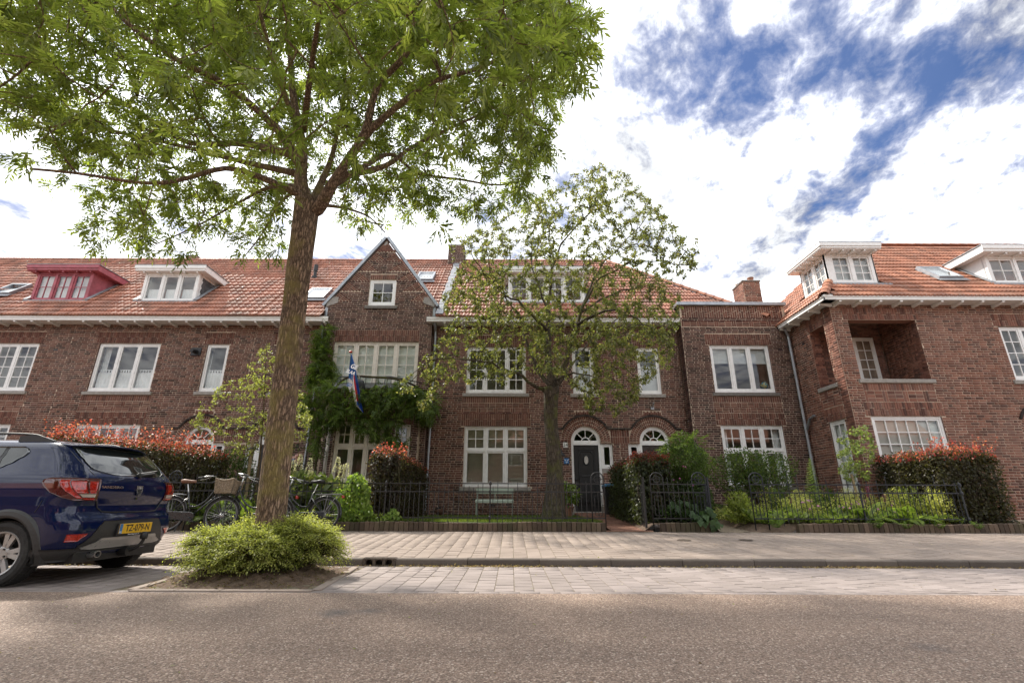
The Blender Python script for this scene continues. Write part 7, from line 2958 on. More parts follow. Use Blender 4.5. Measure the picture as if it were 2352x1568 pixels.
# wisteria over the bay and up the downpipe
wi = thing('wisteria', 'dense wisteria covering the bay roof and climbing the downpipe', 'climber', (-6.1, 15.4, GZ))
WI_POLY = [(700, 905), (725, 880), (762, 872), (800, 885), (850, 892), (890, 878), (930, 885), (985, 895), (1003, 930), (985, 965), (960, 930), (935, 950), (915, 975), (935, 1005), (930, 1030), (905, 1040), (890, 1010), (868, 990), (862, 1000), (835, 985), (800, 965), (770, 972), (750, 990),
   (735, 1030), (722, 1050), (715, 1000), (705, 965), (690, 930)]
A_ = uv_targets(WI_POLY, 14.35, 14.95, 300)
B2 = uv_targets([(725, 760), (745, 742), (758, 752), (752, 790), (758, 815), (770, 850), (765, 880), (705, 885), (715, 850), (728, 810)], 15.45, 15.75, 110)
A_ = np.concatenate([A_, B2, uv_targets([(930, 890), (1000, 890), (1005, 960), (985, 965), (950, 945)], 15.4, 15.8, 50)])
A_ = A_ + rng.normal(size=A_.shape) * 0.04
L1 = smooth_path([np.array([-6.0, 15.3, GZ]), np.array([-6.05, 15.2, 2.0]), np.array([-5.9, 14.95, 3.6]), np.array([-5.3, 14.75, 4.5]), np.array([-4.4, 14.7, 4.55]), np.array([-3.5, 14.95, 4.5]), np.array([-2.9, 15.6, 4.3])], 5)
L2 = smooth_path([np.array([-6.05, 15.2, 3.6]), np.array([-6.45, 15.6, 4.6]), np.array([-6.55, 15.7, 5.6]), np.array([-6.55, 15.7, 6.5])], 5)
mb = MB()
for L_, r_ in ((L1, 0.035), (L2, 0.025)):
 mb.tube(L_, r_, 7)
mb.build('trunk', MT['bark_small'], wi, smooth=True)
ch = branch_out([L1, L2], A_, sag=0.02, wig=0.12)
wood('branches', wi, ch, 0.004, 0.4, MT['bark_small'], 5, 0.02)
leaves('leaves', wi, *compound(ch, 8, 4, 0.26, 0.09, 0.34, [(0.07, 0.115, 0.024), (0.11, 0.165, 0.035), (0.16, 0.215, 0.05)], droop=0.9, frac=0.6))

# potted hydrangea by the trunk of the small tree
q = at(1304, 1178, 14.2)
pt = thing('potted_hydrangea', 'potted hydrangea with pale green flower heads left of the black door', 'potted plant', (q.x, 14.2, GZ))
mb = MB()
mb.revolve([(0.11, 0), (0.16, 0.26), (0.18, 0.27), (0.18, 0.31), (0.155, 0.31), (0.15, 0.25)], (q.x, 14.2, GZ), n=18)
mb.build('pot', MT['terracotta'], pt)
leaves('leaves', pt, *mound(420, (q.x, 14.15, GZ + 0.62), (0.32, 0.28, 0.3), 0.11, [(0.12, 0.18, 0.04), (0.2, 0.27, 0.07)], 0.65), six=True)
for k in range(5):
 c_ = np.array([q.x + rng.uniform(-0.2, 0.25), 13.95 + rng.uniform(0, 0.2), GZ + rng.uniform(0.65, 0.95)])
 o_ = rnd_dir(60)
 leaves('flower_head', pt, c_ + o_ * 0.07, o_ + rnd_dir(60) * 0.5, o_, 0.035, 0.03, tints(60, [(0.36, 0.42, 0.2), (0.5, 0.54, 0.32)], 0.06), MT['petal'], kind=None)

# lawn and weeds
def blades(name, label, P_, hgt, stops, w=0.006, lean=0.35):
 n_ = len(P_)
 D_ = unit(np.stack([rng.normal(size=n_) * lean, rng.normal(size=n_) * lean, np.ones(n_)], 1))
 h_ = hgt * rng.uniform(0.5, 1.3, n_)
 o = leaves(name, None, P_, D_, rnd_dir(n_), h_, np.full(n_, w), tints(n_, stops, 0.12), fold=0.0)
 return tag(o, label)


n_ = 26000
P_ = np.stack([rng.uniform(-2.45, 1.95, n_), 10.85 + 4.6 * rng.random(n_) ** 1.6, np.full(n_, GZ + 0.02)], 1)
blades('lawn_grass', 'short bright green grass behind the front fence', P_, 0.055, [(0.09, 0.135, 0.028), (0.13, 0.18, 0.04), (0.18, 0.22, 0.06)])
Wd = []
for _ in range(1500):
 k = rng.integers(-80, 80)
 Wd.append([GX + k * 0.2 + rng.normal() * 0.006, rng.uniform(PAVE0, PAVE1), 0])
for _ in range(900):
 Wd.append([rng.uniform(-14, 14), PAVE1 - abs(rng.normal()) * 0.03, 0])
for _ in range(500):
 Wd.append([rng.uniform(3.0, 6.0), PAVE1 - abs(rng.normal()) * 0.12, 0])
Wd = np.array(Wd)
Wd[:, 2] = [pave_z(y) - 0.008 for y in Wd[:, 1]]
blades('pavement_weeds', 'tiny weeds in the joints of the pavement', Wd, 0.016, [(0.14, 0.17, 0.04), (0.22, 0.22, 0.08)], 0.006, 0.9)
n_ = 2600
q = rng.random(n_)
P_ = np.stack([np.where(q < 0.65, rng.uniform(-9, 9, n_), rng.normal(size=n_) * 0.5 - 0.4), KERB_Y - np.abs(rng.normal(size=n_)) * 0.045, np.full(n_, 0.004) + rng.random(n_) * 0.012], 1)
q2 = rng.random(n_) < 0.22
P_[q2, 0] = rng.normal(size=q2.sum()) * 0.6 + 4.9
k = (P_[:, 0] < -1.98) & (P_[:, 0] > -4.0) & (P_[:, 1] < 7.0)
P_ = P_[~k]
n_ = len(P_)
o = leaves('fallen_leaves', None, P_, rnd_dir(n_) * np.array([1, 1, 0.25]), unit(np.array([0, 0, 1.0]) + 0.5 * rng.normal(size=(n_, 3))), 0.035 * rng.uniform(0.4, 1.3, n_), 0.014 * rng.uniform(0.6, 1.3, n_),
   tints(n_, [(0.15, 0.09, 0.05), (0.27, 0.185, 0.11), (0.35, 0.27, 0.18), (0.22, 0.18, 0.10)], 0.2))
tag(o, 'dry brown leaves lying along the kerb')
n_ = 420
P_ = np.stack([rng.uniform(-7, 9, n_), rng.uniform(1.8, 10.6, n_), np.zeros(n_)], 1)
P_[:, 2] = [0.004 if y < 7.18 else pave_z(y) + 0.003 for y in P_[:, 1]]
o = leaves('scattered_litter', None, P_, rnd_dir(n_) * np.array([1, 1, 0.15]), unit(np.array([0, 0, 1.0]) + 0.4 * rng.normal(size=(n_, 3))), 0.022 * rng.uniform(0.4, 1.5, n_), 0.012 * rng.uniform(0.5, 1.3, n_),
   tints(n_, [(0.14, 0.09, 0.05), (0.3, 0.22, 0.13), (0.2, 0.22, 0.08), (0.5, 0.47, 0.42)], 0.2))
tag(o, 'bits of leaf and grit scattered over the road and the pavement')
n_ = 1300
P_ = np.stack([rng.normal(size=n_) * 0.55 - 2.95, 6.0 + rng.normal(size=n_) * 0.45, np.zeros(n_)], 1)
k = (P_[:, 0] > -3.85) & (P_[:, 0] < -2.0) & (P_[:, 1] > 5.3) & (P_[:, 1] < 7)
P_ = P_[k]
n_ = len(P_)
P_[:, 2] = 0.0 + 0.20 * np.exp(-((P_[:, 0] + 2.95) ** 2 / 0.42 + (P_[:, 1] - 6.2) ** 2 / 0.32))
o = leaves('leaf_litter', None, P_, rnd_dir(n_) * np.array([1, 1, 0.3]), unit(np.array([0, 0, 1.0]) + 0.5 * rng.normal(size=(n_, 3))), 0.05 * rng.uniform(0.4, 1.3, n_), 0.012, tints(n_, [(0.12, 0.08, 0.05), (0.26, 0.18, 0.11), (0.16, 0.2, 0.06)], 0.2))
tag(o, 'dry leaf litter on the soil under the pit bush')


# ================================================================== parked car (rear towards the tree)
m, n, l, b = nt('dark_blue_metallic')
fl = n.new('ShaderNodeTexVoronoi')
fl.inputs['Scale'].default_value = 900
l.new(objco(n, l), fl.inputs['Vector'])
l.new(ramp(n, l, fl.outputs['Distance'], [(0.0, (0.0006, 0.007, 0.058)), (1.0, (0.0005, 0.004, 0.028))]), b.inputs['Base Color'])
b.inputs['Metallic'].default_value = 0.0
b.inputs['Roughness'].default_value = 0.35
b.inputs['Specular IOR Level'].default_value = 0.05
b.inputs['Coat Weight'].default_value = 1.0
b.inputs['Coat Roughness'].default_value = 0.015
MT['paint'] = m
MT['clad'] = M_plain('grey_cladding_plastic', (0.035, 0.034, 0.034), 0.55, var=0.08, scale=60)
MT['silver'] = M_plain('silver_plastic', (0.40, 0.39, 0.38), 0.35, metal=0.5, var=0.05)
MT['chrome'] = M_plain('chrome', (0.75, 0.75, 0.75), 0.12, metal=1.0, var=0.02)
MT['tyre'] = M_plain('tyre_rubber', (0.022, 0.021, 0.020), 0.8, var=0.2, scale=20)
m, n, l, b = nt('dark_car_glass')
b.inputs['Base Color'].default_value = (0.014, 0.017, 0.016, 1)
b.inputs['Roughness'].default_value = 0.015
b.inputs['Specular IOR Level'].default_value = 0.8
MT['carglass'] = m
m, n, l, b = nt('red_lamp_plastic')
vv = n.new('ShaderNodeTexVoronoi')
vv.inputs['Scale'].default_value = 60
l.new(objco(n, l), vv.inputs['Vector'])
l.new(ramp(n, l, vv.outputs['Distance'], [(0.1, (0.55, 0.018, 0.010)), (0.8, (0.22, 0.006, 0.005))]), b.inputs['Base Color'])
b.inputs['Roughness'].default_value = 0.08
b.inputs['Coat Weight'].default_value = 1.0
MT['lamp_red'] = m
MT['lamp_dark'] = M_plain('smoked_red_plastic', (0.07, 0.006, 0.006), 0.1, coat=1.0)
MT['lamp_clear'] = M_plain('clear_lamp_plastic', (0.42, 0.36, 0.32), 0.12, coat=1.0)
MT['plate_yellow'] = M_plain('number_plate_yellow', (0.72, 0.42, 0.02), 0.4, var=0.02)

CRX, CRY = -4.57, 6.2
car = thing('parked_car', 'dark blue hatchback parked with its back to the street tree', 'car', (CRX - 2.0, CRY, 0))
LV = [  # z, rear, half width, bow, corner radius, front
 (0.22, 0.16, 0.79, 0.09, 0.20, 3.93), (0.30, 0.08, 0.835, 0.10, 0.22, 4.02), (0.42, 0.02, 0.86, 0.10, 0.24, 4.08), (0.52, 0.0, 0.867, 0.10, 0.24, 4.09), (0.62, 0.005, 0.869, 0.10, 0.24, 4.08),
 (0.665, 0.03, 0.87, 0.10, 0.24, 4.07), (0.70, 0.065, 0.87, 0.10, 0.22, 4.05), (0.78, 0.085, 0.87, 0.10, 0.22, 4.02), (0.88, 0.06, 0.868, 0.10, 0.22, 3.97), (0.96, 0.05, 0.862, 0.10, 0.22, 3.86),
 (1.03, 0.06, 0.852, 0.105, 0.22, 3.35), (1.09, 0.085, 0.838, 0.11, 0.22, 2.98), (1.14, 0.12, 0.812, 0.115, 0.22, 2.86), (1.24, 0.205, 0.758, 0.12, 0.2, 2.66), (1.34, 0.305, 0.705, 0.125, 0.2, 2.45), (1.42, 0.40, 0.665, 0.13, 0.2, 2.26),
 (1.46, 0.47, 0.635, 0.13, 0.2, 2.14), (1.49, 0.56, 0.585, 0.13, 0.2, 2.02), (1.515, 0.76, 0.47, 0.11, 0.2, 1.85), (1.53, 0.98, 0.28, 0.06, 0.15, 1.6), (1.533, 1.15, 0.08, 0.01, 0.05, 1.4)]
LVZ = np.array([q[0] for q in LV])


def lvl(z):
 return [float(np.interp(z, LVZ, [q[k] for q in LV])) for k in range(1, 6)]


def half_outline(z, m=60):
 """points (d forward, y out) from the middle of the tail round to the middle of the nose, near side"""
 r_, w, bow, cr, f = lvl(z)
 cr = min(cr, w * 0.8)
 pts = []
 for i in range(m):      # tail
  y = (w - cr) * i / (m - 1)
  pts.append((r_ + bow * (y / w) ** 2, y))
 d0 = pts[-1][0]
 for i in range(1, 21):
  t = PI / 2 * i / 20
  pts.append((d0 + cr * 0.9 * (1 - math.cos(t)) + 0.03 * (i / 20) ** 2, w - cr + cr * math.sin(t)))
 d1 = pts[-1][0]
 cf = min(0.35, w * 0.7)
 d2 = f - cf
 for i in range(1, 81):
  pts.append((d1 + (d2 - d1) * i / 80, w))
 for i in range(1, 21):
  t = PI / 2 * i / 20
  pts.append((d2 + cf * math.sin(t) * 0.8, w - cf + cf * math.cos(t)))
 d3 = pts[-1][0]
 for i in range(1, 21):
  y = (w - cf) * (1 - i / 20)
  pts.append((d3 + 0.2 * cf * (1 - (y / max(w - cf, 1e-6)) ** 2), y))
 return pts


def cpos(d, y, z):
 return Vector((CRX - d, CRY + y, z))


OUT_CACHE = {}


def on_body(a, z, side=-1, off=0.0):
 """point of the skin at arc length a from the middle of the tail"""
 k = round(z, 3)
 if k not in OUT_CACHE:
  p = np.array(half_outline(z))
  s = np.concatenate([[0], np.cumsum(np.linalg.norm(np.diff(p, axis=0), axis=1))])
  OUT_CACHE[k] = (p, s)
 p, s = OUT_CACHE[k]
 d, y = np.interp(a, s, p[:, 0]), np.interp(a, s, p[:, 1])
 d1, y1 = np.interp(a + 0.01, s, p[:, 0]), np.interp(a + 0.01, s, p[:, 1])
 d0, y0 = np.interp(max(a - 0.01, 0), s, p[:, 0]), np.interp(max(a - 0.01, 0), s, p[:, 1])
 t = np.array([d1 - d0, y1 - y0])
 t /= max(np.linalg.norm(t), 1e-9)
 nx, ny = -t[1], t[0]
 return cpos(d + nx * off, side * (y + ny * off), z)


def arc_at(z, y=None, d=None):
 on_body(0.1, z)
 p, s = OUT_CACHE[round(z, 3)]
 if y is not None:
  i = int(np.argmax(p[:, 1] >= min(y, p[:, 1].max() - 1e-4)))
  return float(s[i])
 k = 80
 i = k + int(np.argmin(np.abs(p[k:162, 0] - d)))
 return float(s[i])


def patch(name, mat, lo, hi, z0, z1, parent, side=-1, off=0.006, nz=14, na=18, both=False, thick=0.012):
 """raised piece of the skin between arc lengths lo(z) and hi(z)"""
 if both:
  patch(name, mat, lo, hi, z0, z1, parent, 1, off, nz, na, False, thick)
 mb_ = MB()
 for sd in (side,):
  rows = []
  for k in range(nz + 1):
   z = z0 + (z1 - z0) * k / nz
   a0, a1 = lo(z), hi(z)
   rows.append([(a0 + (a1 - a0) * i / na, z) for i in range(na + 1)])
  vs = [on_body(a, z, sd if a >= 0 else -sd, off) if a >= 0 else on_body(-a, z, -sd, off) for r_ in rows for a, z in r_]
  vb = [on_body(abs(a), z, sd if a >= 0 else -sd, off - thick) for r_ in rows for a, z in r_]
  W_ = na + 1
  fs = [(k * W_ + i, k * W_ + i + 1, (k + 1) * W_ + i + 1, (k + 1) * W_ + i) for k in range(nz) for i in range(na)]
  N_ = len(vs)
  edge = [i for i in range(W_)] + [k * W_ + na for k in range(1, nz + 1)] + [nz * W_ + i for i in range(na - 1, -1, -1)] + [k * W_ for k in range(nz - 1, 0, -1)]
  fs += [(edge[i], edge[(i + 1) % len(edge)], N_ + edge[(i + 1) % len(edge)], N_ + edge[i]) for i in range(len(edge))]
  mb_.add(vs + vb, fs)
 return mb_.build(name, mat, parent, smooth=True)


WR, WZ, WD = 0.316, 0.316, (0.70, 3.29)
zs_ = []
for a, b in zip(LVZ[:-1], LVZ[1:]):
 k = max(1, int((b - a) / 0.022))
 zs_ += [a + (b - a) * i / k for i in range(k)]
zs_.append(LVZ[-1])
mb = MB()
ringN = None
vs, fs = [], []
for z in zs_:
 p = half_outline(z)
 ring = [cpos(d, -y, z) for d, y in p] + [cpos(d, y, z) for d, y in reversed(p[1:-1])]
 ringN = len(ring)
 vs += ring
for k in range(len(zs_) - 1):
 for i in range(ringN):
  q = (k * ringN + i, k * ringN + (i + 1) % ringN, (k + 1) * ringN + (i + 1) % ringN, (k + 1) * ringN + i)
  c = (vs[q[0]] + vs[q[2]]) / 2
  d = CRX - c.x
  if abs(c.y - CRY) > 0.6 and any((d - wd) ** 2 + (c.z - WZ) ** 2 < 0.372 ** 2 for wd in WD):
   continue
  fs.append(q)
fs.append(tuple(range((len(zs_) - 1) * ringN, len(zs_) * ringN)))
mb.add(vs, fs)
mb.build('body', MT['paint'], car, smooth=True)
mb = MB()
mb.box(CRX - 3.9, CRX - 0.12, CRY - 0.62, CRY + 0.62, 0.2, 0.30)
for sg in (-1, 1):
 for wd in WD:
  ring0 = [(wd + 0.365 * math.cos(t), WZ + 0.365 * math.sin(t)) for t in [R(-15 + 210 * i / 20) for i in range(21)]]
  mb.loft([[cpos(d, sg * 0.86, z) for d, z in ring0], [cpos(d, sg * 0.55, z) for d, z in ring0]], caps=False, ring_closed=False)
  mb.prism([(d, z) for d, z in ring0], 0, 0.01, Fr(cpos(0, sg * 0.55, 0), (-1, 0, 0), (0, 0, 1), (0, 1, 0)))
mb.build('underbody', MT['black'], car)
for sg in (-1, 1):
 for wd in WD:
  mb = MB()
  rings = []
  for i in range(31):
   t = R(-24 + 228 * i / 30)
   ring = []
   for r_, off in ((0.352, -0.05), (0.352, 0.022), (0.375, 0.034), (0.415, 0.028), (0.437, 0.002), (0.437, -0.03)):
    d, z = wd + r_ * math.cos(t), max(WZ + r_ * math.sin(t), 0.2)
    w = lvl(z)[1]
    if d < 0.42:
     w -= (0.42 - d) ** 2 * 1.6
    ring.append(cpos(d, sg * (w + off), z))
   rings.append(ring)
  mb.loft(rings)
  mb.build('wheel_arch', MT['clad'], car, smooth=False)


def wheel(parent, c, sg, r_=WR, w=0.205):
 """sg: side the face looks to (-1 towards the road)"""
 mb_ = MB()
 h = w / 2
 prof = [(r_ - 0.105, -h * 0.82), (r_ - 0.05, -h), (r_ - 0.016, -h * 0.93), (r_ - 0.003, -h * 0.72), (r_, -h * 0.3), (r_, h * 0.3), (r_ - 0.003, h * 0.72), (r_ - 0.016, h * 0.93), (r_ - 0.05, h), (r_ - 0.105, h * 0.82)]
 mb_.revolve(prof, c, 'Y', 48, caps=False)
 for k in range(60):     # tread blocks
  a = 2 * PI * k / 60
  for q in (-0.6, -0.2, 0.2, 0.6):
   p = Vector(c) + Vector(((r_ + 0.001) * math.sin(a + q * 0.05), q * h, (r_ + 0.001) * math.cos(a + q * 0.05)))
   mb_.bar(p + Vector((0, -0.019, 0)), p + Vector((0, 0.019, 0)), 0.022, 0.008, up=(math.sin(a), 0, math.cos(a)))
 t_ = mb_.build('wheel', MT['tyre'], parent, smooth=False)
 mb_ = MB()
 f = sg * h
 rr = r_ - 0.105
 mb_.revolve([(rr + 0.008, f * 0.80), (rr + 0.004, f * 0.90), (rr - 0.012, f * 0.84), (rr - 0.03, f * 0.2), (rr - 0.03, -f * 0.8)], c, 'Y', 40, caps=False)
 mb_.revolve([(0.001, f * 0.62), (0.055, f * 0.60), (0.075, f * 0.5), (0.075, 0)], c, 'Y', 20, caps=False)
 for k in range(5):
  a = 2 * PI * k / 5 + 0.3
  for da in (-0.16, 0.16):
   p = lambda r0, y_, t: Vector(c) + Vector((r0 * math.sin(t), y_, r0 * math.cos(t)))
   A0, A1 = p(0.05, f * 0.55, a + da * 0.9), p(rr - 0.008, f * 0.72, a + da * 1.25)
   n0 = Vector((math.cos(a), 0, -math.sin(a)))
   ww0, ww1 = 0.020, 0.026
   y0, y1 = Vector((0, -f * 0.28, 0)), Vector((0, -f * 0.28, 0))
   mb_.add([A0 - n0 * ww0, A0 + n0 * ww0, A1 + n0 * ww1, A1 - n0 * ww1, A0 - n0 * ww0 + y0, A0 + n0 * ww0 + y0, A1 + n0 * ww1 + y1, A1 - n0 * ww1 + y1],
     [(0, 1, 2, 3), (4, 7, 6, 5), (0, 4, 5, 1), (1, 5, 6, 2), (2, 6, 7, 3), (3, 7, 4, 0)])
 mb_.build('rim', MT['silver'], t_)
 mb_ = MB()
 mb_.revolve([(0.001, -f * 0.1), (0.13, -f * 0.1), (0.13, -f * 0.25)], c, 'Y', 24, caps=False)
 mb_.build('brake_disc', MT['iron'], t_)
 mb_ = MB()
 for k in range(4):
  a = 2 * PI * k / 4 + 0.5
  q = Vector(c) + Vector((0.05 * math.sin(a), f * 0.60, 0.05 * math.cos(a)))
  mb_.tube([q, q + Vector((0, sg * 0.012, 0))], 0.010, 6)
 mb_.build('wheel_nut', MT['iron'], t_)
 return t_


for wd in WD:
 for sg in (-1, 1):
  wheel(car, cpos(wd, sg * 0.762, WZ), sg)

# tail: lower cladding, silver guard, lamps, window
yl = lambda y: (lambda z: arc_at(z, y=y))


def interp_lo(tab):
 zz, yy = [q[0] for q in tab], [q[1] for q in tab]
 return lambda z: arc_at(z, y=float(np.interp(z, zz, yy)))


lim = interp_lo([(0.30, 0.66), (0.36, 0.64), (0.46, 0.55), (0.58, 0.47), (0.625, 0.42)])
patch('rear_cladding', MT['clad'], lambda z: -lim(z), lim, 0.30, 0.625, car, off=0.008, nz=20, na=40)
patch('sill_cladding', MT['clad'], lambda z: arc_at(z, y=0.60), lambda z: arc_at(z, d=WD[0] - 0.41), 0.225, 0.355, car, off=0.010, nz=5, na=14, both=True)
patch('side_cladding', MT['clad'], lambda z: arc_at(z, d=WD[0] + 0.42), lambda z: arc_at(z, d=WD[1] - 0.42), 0.225, 0.36, car, off=0.014, nz=5, na=30, both=True)
lim2 = interp_lo([(0.325, 0.40), (0.335, 0.56), (0.355, 0.60), (0.40, 0.47), (0.445, 0.41)])
patch('skid_plate', MT['silver'], lambda z: -lim2(z), lim2, 0.33, 0.445, car, off=0.022, nz=12, na=40, thick=0.03)
lampi = lambda z: arc_at(z, y=0.525 + 0.012 * math.sin((z - 0.84) * 13))
lampo = lambda z: lampi(z) + float(np.interp(z, [0.838, 0.87, 0.92, 0.98, 1.03, 1.06, 1.075], [0.24, 0.34, 0.45, 0.54, 0.57, 0.54, 0.46]))
for sd in (-1, 1):
 lp = patch('tail_lamp', MT['lamp_dark'], lampi, lampo, 0.838, 1.075, car, side=sd, off=0.012, nz=14, na=24, thick=0.03)
 mid = lambda z: lampi(z) + (lampo(z) - lampi(z)) * 0.60
 in0 = lambda z: lampi(z) + 0.035
 patch('lamp_bowl', MT['lamp_red'], in0, lambda z: lampi(z) + (lampo(z) - lampi(z)) * 0.52, 0.915, 1.045, lp, side=sd, off=0.0155, nz=8, na=14, thick=0.004)
 patch('lamp_bar', MT['lamp_red'], lambda z: lampi(z) + (lampo(z) - lampi(z)) * 0.54, lambda z: lampi(z) + (lampo(z) - lampi(z)) * 0.68, 0.862, 1.055, lp, side=sd, off=0.0165, nz=8, na=5, thick=0.004)
 patch('lamp_bar', MT['lamp_red'], in0, lambda z: lampi(z) + (lampo(z) - lampi(z)) * 0.54, 0.848, 0.868, lp, side=sd, off=0.0165, nz=2, na=12, thick=0.004)
 patch('reversing_lamp', MT['lamp_clear'], in0, lambda z: lampi(z) + (lampo(z) - lampi(z)) * 0.50, 0.875, 0.908, lp, side=sd, off=0.016, nz=3, na=12, thick=0.004)
 patch('lamp_disc', MT['lamp_dark'], lambda z: lampi(z) + (lampo(z) - lampi(z)) * 0.24, lambda z: lampi(z) + (lampo(z) - lampi(z)) * 0.29, 0.915, 1.045, lp, side=sd, off=0.018, nz=6, na=4, thick=0.004)
 rl = interp_lo([(0.42, 0.74), (0.50, 0.62)])
 patch('rear_reflector', MT['lamp_red'], lambda z: arc_at(z, y=0.66) - (z - 0.42) * 0.9, lambda z: arc_at(z, y=0.775), 0.425, 0.50, car, side=sd, off=0.008, nz=5, na=12, thick=0.012)
win_l = interp_lo([(1.135, 0.30), (1.15, 0.46), (1.19, 0.565), (1.24, 0.60), (1.445, 0.575)])
patch('rear_window', MT['carglass'], lambda z: -win_l(z), win_l, 1.125, 1.445, car, off=0.006, nz=16, na=40)
qa = lambda z: arc_at(z, d=float(np.interp(z, [1.14, 1.18, 1.25, 1.33, 1.38, 1.42], [1.12, 1.03, 0.92, 0.85, 0.86, 0.95])))
patch('quarter_window', MT['carglass'], qa, lambda z: arc_at(z, d=1.55), 1.14, 1.42, car, off=0.006, nz=12, na=20, both=True)
patch('side_window', MT['carglass'], lambda z: arc_at(z, d=1.60), lambda z: arc_at(z, d=2.42 - (z - 1.14) * 0.6), 1.14, 1.42, car, off=0.006, nz=8, na=20, both=True)
patch('window_pillar', MT['black'], lambda z: arc_at(z, d=1.06 + (z - 1.14) * 0.18), lambda z: arc_at(z, d=1.105 + (z - 1.14) * 0.18), 1.14, 1.42, car, off=0.009, nz=6, na=3, both=True)


def seam(name, pts, mat=None, r_=0.0035, both=True):
 for sd in ((-1, 1) if both else (-1,)):
  mb_ = MB()
  mb_.tube([on_body(a, z, sd, 0.001) for a, z in pts], r_, 5)
  mb_.build(name, mat or MT['black'], car)


seam('hatch_gap', [(0.0, 0.712), (arc_at(0.712, y=0.3), 0.712), (arc_at(0.72, y=0.42), 0.72), (arc_at(0.76, y=0.48), 0.76), (arc_at(0.838, y=0.52), 0.838)], r_=0.009)
seam('hatch_gap', [(arc_at(1.075, y=0.55), 1.075), (arc_at(1.15, y=0.60), 1.15), (arc_at(1.25, y=0.635), 1.25), (arc_at(1.35, y=0.62), 1.35), (arc_at(1.44, y=0.6), 1.44)])
seam('bumper_gap', [(arc_at(0.84, d=0.26), 0.84), (arc_at(0.78, d=0.36), 0.78), (arc_at(0.72, d=0.45), 0.72)])
seam('window_trim', [(win_l(1.13) * 0, 1.122), (arc_at(1.125, y=0.32), 1.125), (arc_at(1.14, y=0.47), 1.14), (arc_at(1.185, y=0.58), 1.185)], MT['black'], 0.006)
# roof spoiler
mb = MB()
rows = []
for i in range(25):
 f = -1 + 2 * i / 24
 y = 0.60 * f
 bowd = 0.17 * abs(f) ** 2.4
 rows.append([cpos(0.56 + bowd, y, 1.503 - 0.02 * f * f), cpos(0.36 + bowd, y, 1.482 - 0.035 * f * f), cpos(0.335 + bowd, y, 1.474 - 0.035 * f * f), cpos(0.345 + bowd, y, 1.462 - 0.035 * f * f), cpos(0.50 + bowd, y, 1.458 - 0.03 * f * f)])
mb.loft(rows)
mb.build('roof_spoiler', MT['paint'], car, smooth=True)
# roof rails
for sg in (-1, 1):
 mb = MB()
 pts = [cpos(0.80, sg * 0.575, 1.500), cpos(0.88, sg * 0.58, 1.535), cpos(1.0, sg * 0.585, 1.562), cpos(1.4, sg * 0.585, 1.575), cpos(2.0, sg * 0.575, 1.565), cpos(2.25, sg * 0.565, 1.52)]
 mb.tube(smooth_path(pts, 4), 0.013, 8)
 r_ = mb.build('roof_rail', MT['clad'], car, smooth=True)
 for d0, d1 in ((0.72, 1.12), (2.0, 2.3)):
  mb = MB()
  mb.loft([[cpos(d, sg * (0.575 + q), z) for q, z in ((-0.025, 1.47), (0.03, 1.46), (0.025, h_), (-0.02, h_))] for d, h_ in ((d0, 1.495), (d0 + 0.12, 1.535), ((d0 + d1) / 2 + 0.05, 1.556), (d1, 1.545))])
  mb.build('rail_foot', MT['black'], r_)
# plate, badge, lettering, wiper, tow bar, exhaust
Fp = Fr((CRX + 0.022, CRY, 0.0), (0, 1, 0), (0, 0, 1), (1, 0, 0))
mb = MB(Fp)
mb.bx(-0.275, 0.275, 0.452, 0.588, -0.02, 0.004)
hold = mb.build('plate_holder', MT['black'], car, bevel=0.004)
text_mesh('dealer_lettering', 'AutoHeurkens.nl', MT['white_sign'], hold, Fp, -0.02, 0.463, 0.026, 0.005, 0.0008)
mb = MB(Fp)
mb.bx(-0.26, 0.26, 0.474, 0.584, 0.0042, 0.009)
pl = mb.build('number_plate', MT['plate_yellow'], car, bevel=0.003)
mb = MB(Fp)
mb.bx(-0.258, -0.215, 0.476, 0.582, 0.0092, 0.010)
mb.build('country_band', MT['blue_sign'], pl)
text_mesh('country_letters', 'NL', MT['white_sign'], pl, Fp, -0.237, 0.492, 0.032, 0.0105, 0.0006)
text_mesh('plate_characters', 'TZ-079-N', MT['black'], pl, Fp, 0.025, 0.529, 0.105, 0.0105, 0.0008, sx=0.88, wt=0.001)
zt_ = 0.985
Fb_ = Fr(on_body(arc_at(zt_, y=0.37), zt_, -1, 0.006), (0.20, 0.98, 0), (-0.12, 0, 1), Vector((0.98, -0.20, 0)))
text_mesh('model_lettering', 'SANDERO', MT['chrome'], car, Fb_, -0.01, 0.0, 0.038, 0.002, 0.003, sx=1.5, wt=0.001)
Fb_ = Fr(on_body(0.0, 0.955, -1, 0.004), (0, 1, 0), (-0.10, 0, 1), (1, 0, 0.10))
mb = MB(Fb_)
sh = [(-0.052, 0.055), (0.052, 0.055), (0.046, -0.01), (0.026, -0.05), (0.012, -0.062), (-0.012, -0.062), (-0.026, -0.05), (-0.046, -0.01)]
inn = [(-0.036, 0.018), (0.036, 0.018), (0.031, -0.012), (0.017, -0.038), (0.008, -0.045), (-0.008, -0.045), (-0.017, -0.038), (-0.031, -0.012)]
nn = len(sh)
for i in range(nn):
 j = (i + 1) % nn
 mb.prism([sh[i], sh[j], inn[j], inn[i]], 0.0, 0.014)
bd = mb.build('badge', MT['chrome'], car)
mb = MB(Fb_)
mb.prism(list(reversed(inn)), 0.0, 0.004)
mb.build('badge_centre', MT['black'], bd)
mb = MB()
c = on_body(0.0, 0.86, -1, 0.0)
mb.tube([c, c + Vector((0.014, 0, 0))], 0.016, 12)
mb.build('lock', MT['chrome'], car)
mb = MB()
a, b = on_body(0.02, 1.145, 1, 0.02), on_body(0.42, 1.20, 1, 0.022)
mb.bar(a, b, 0.022, 0.03)
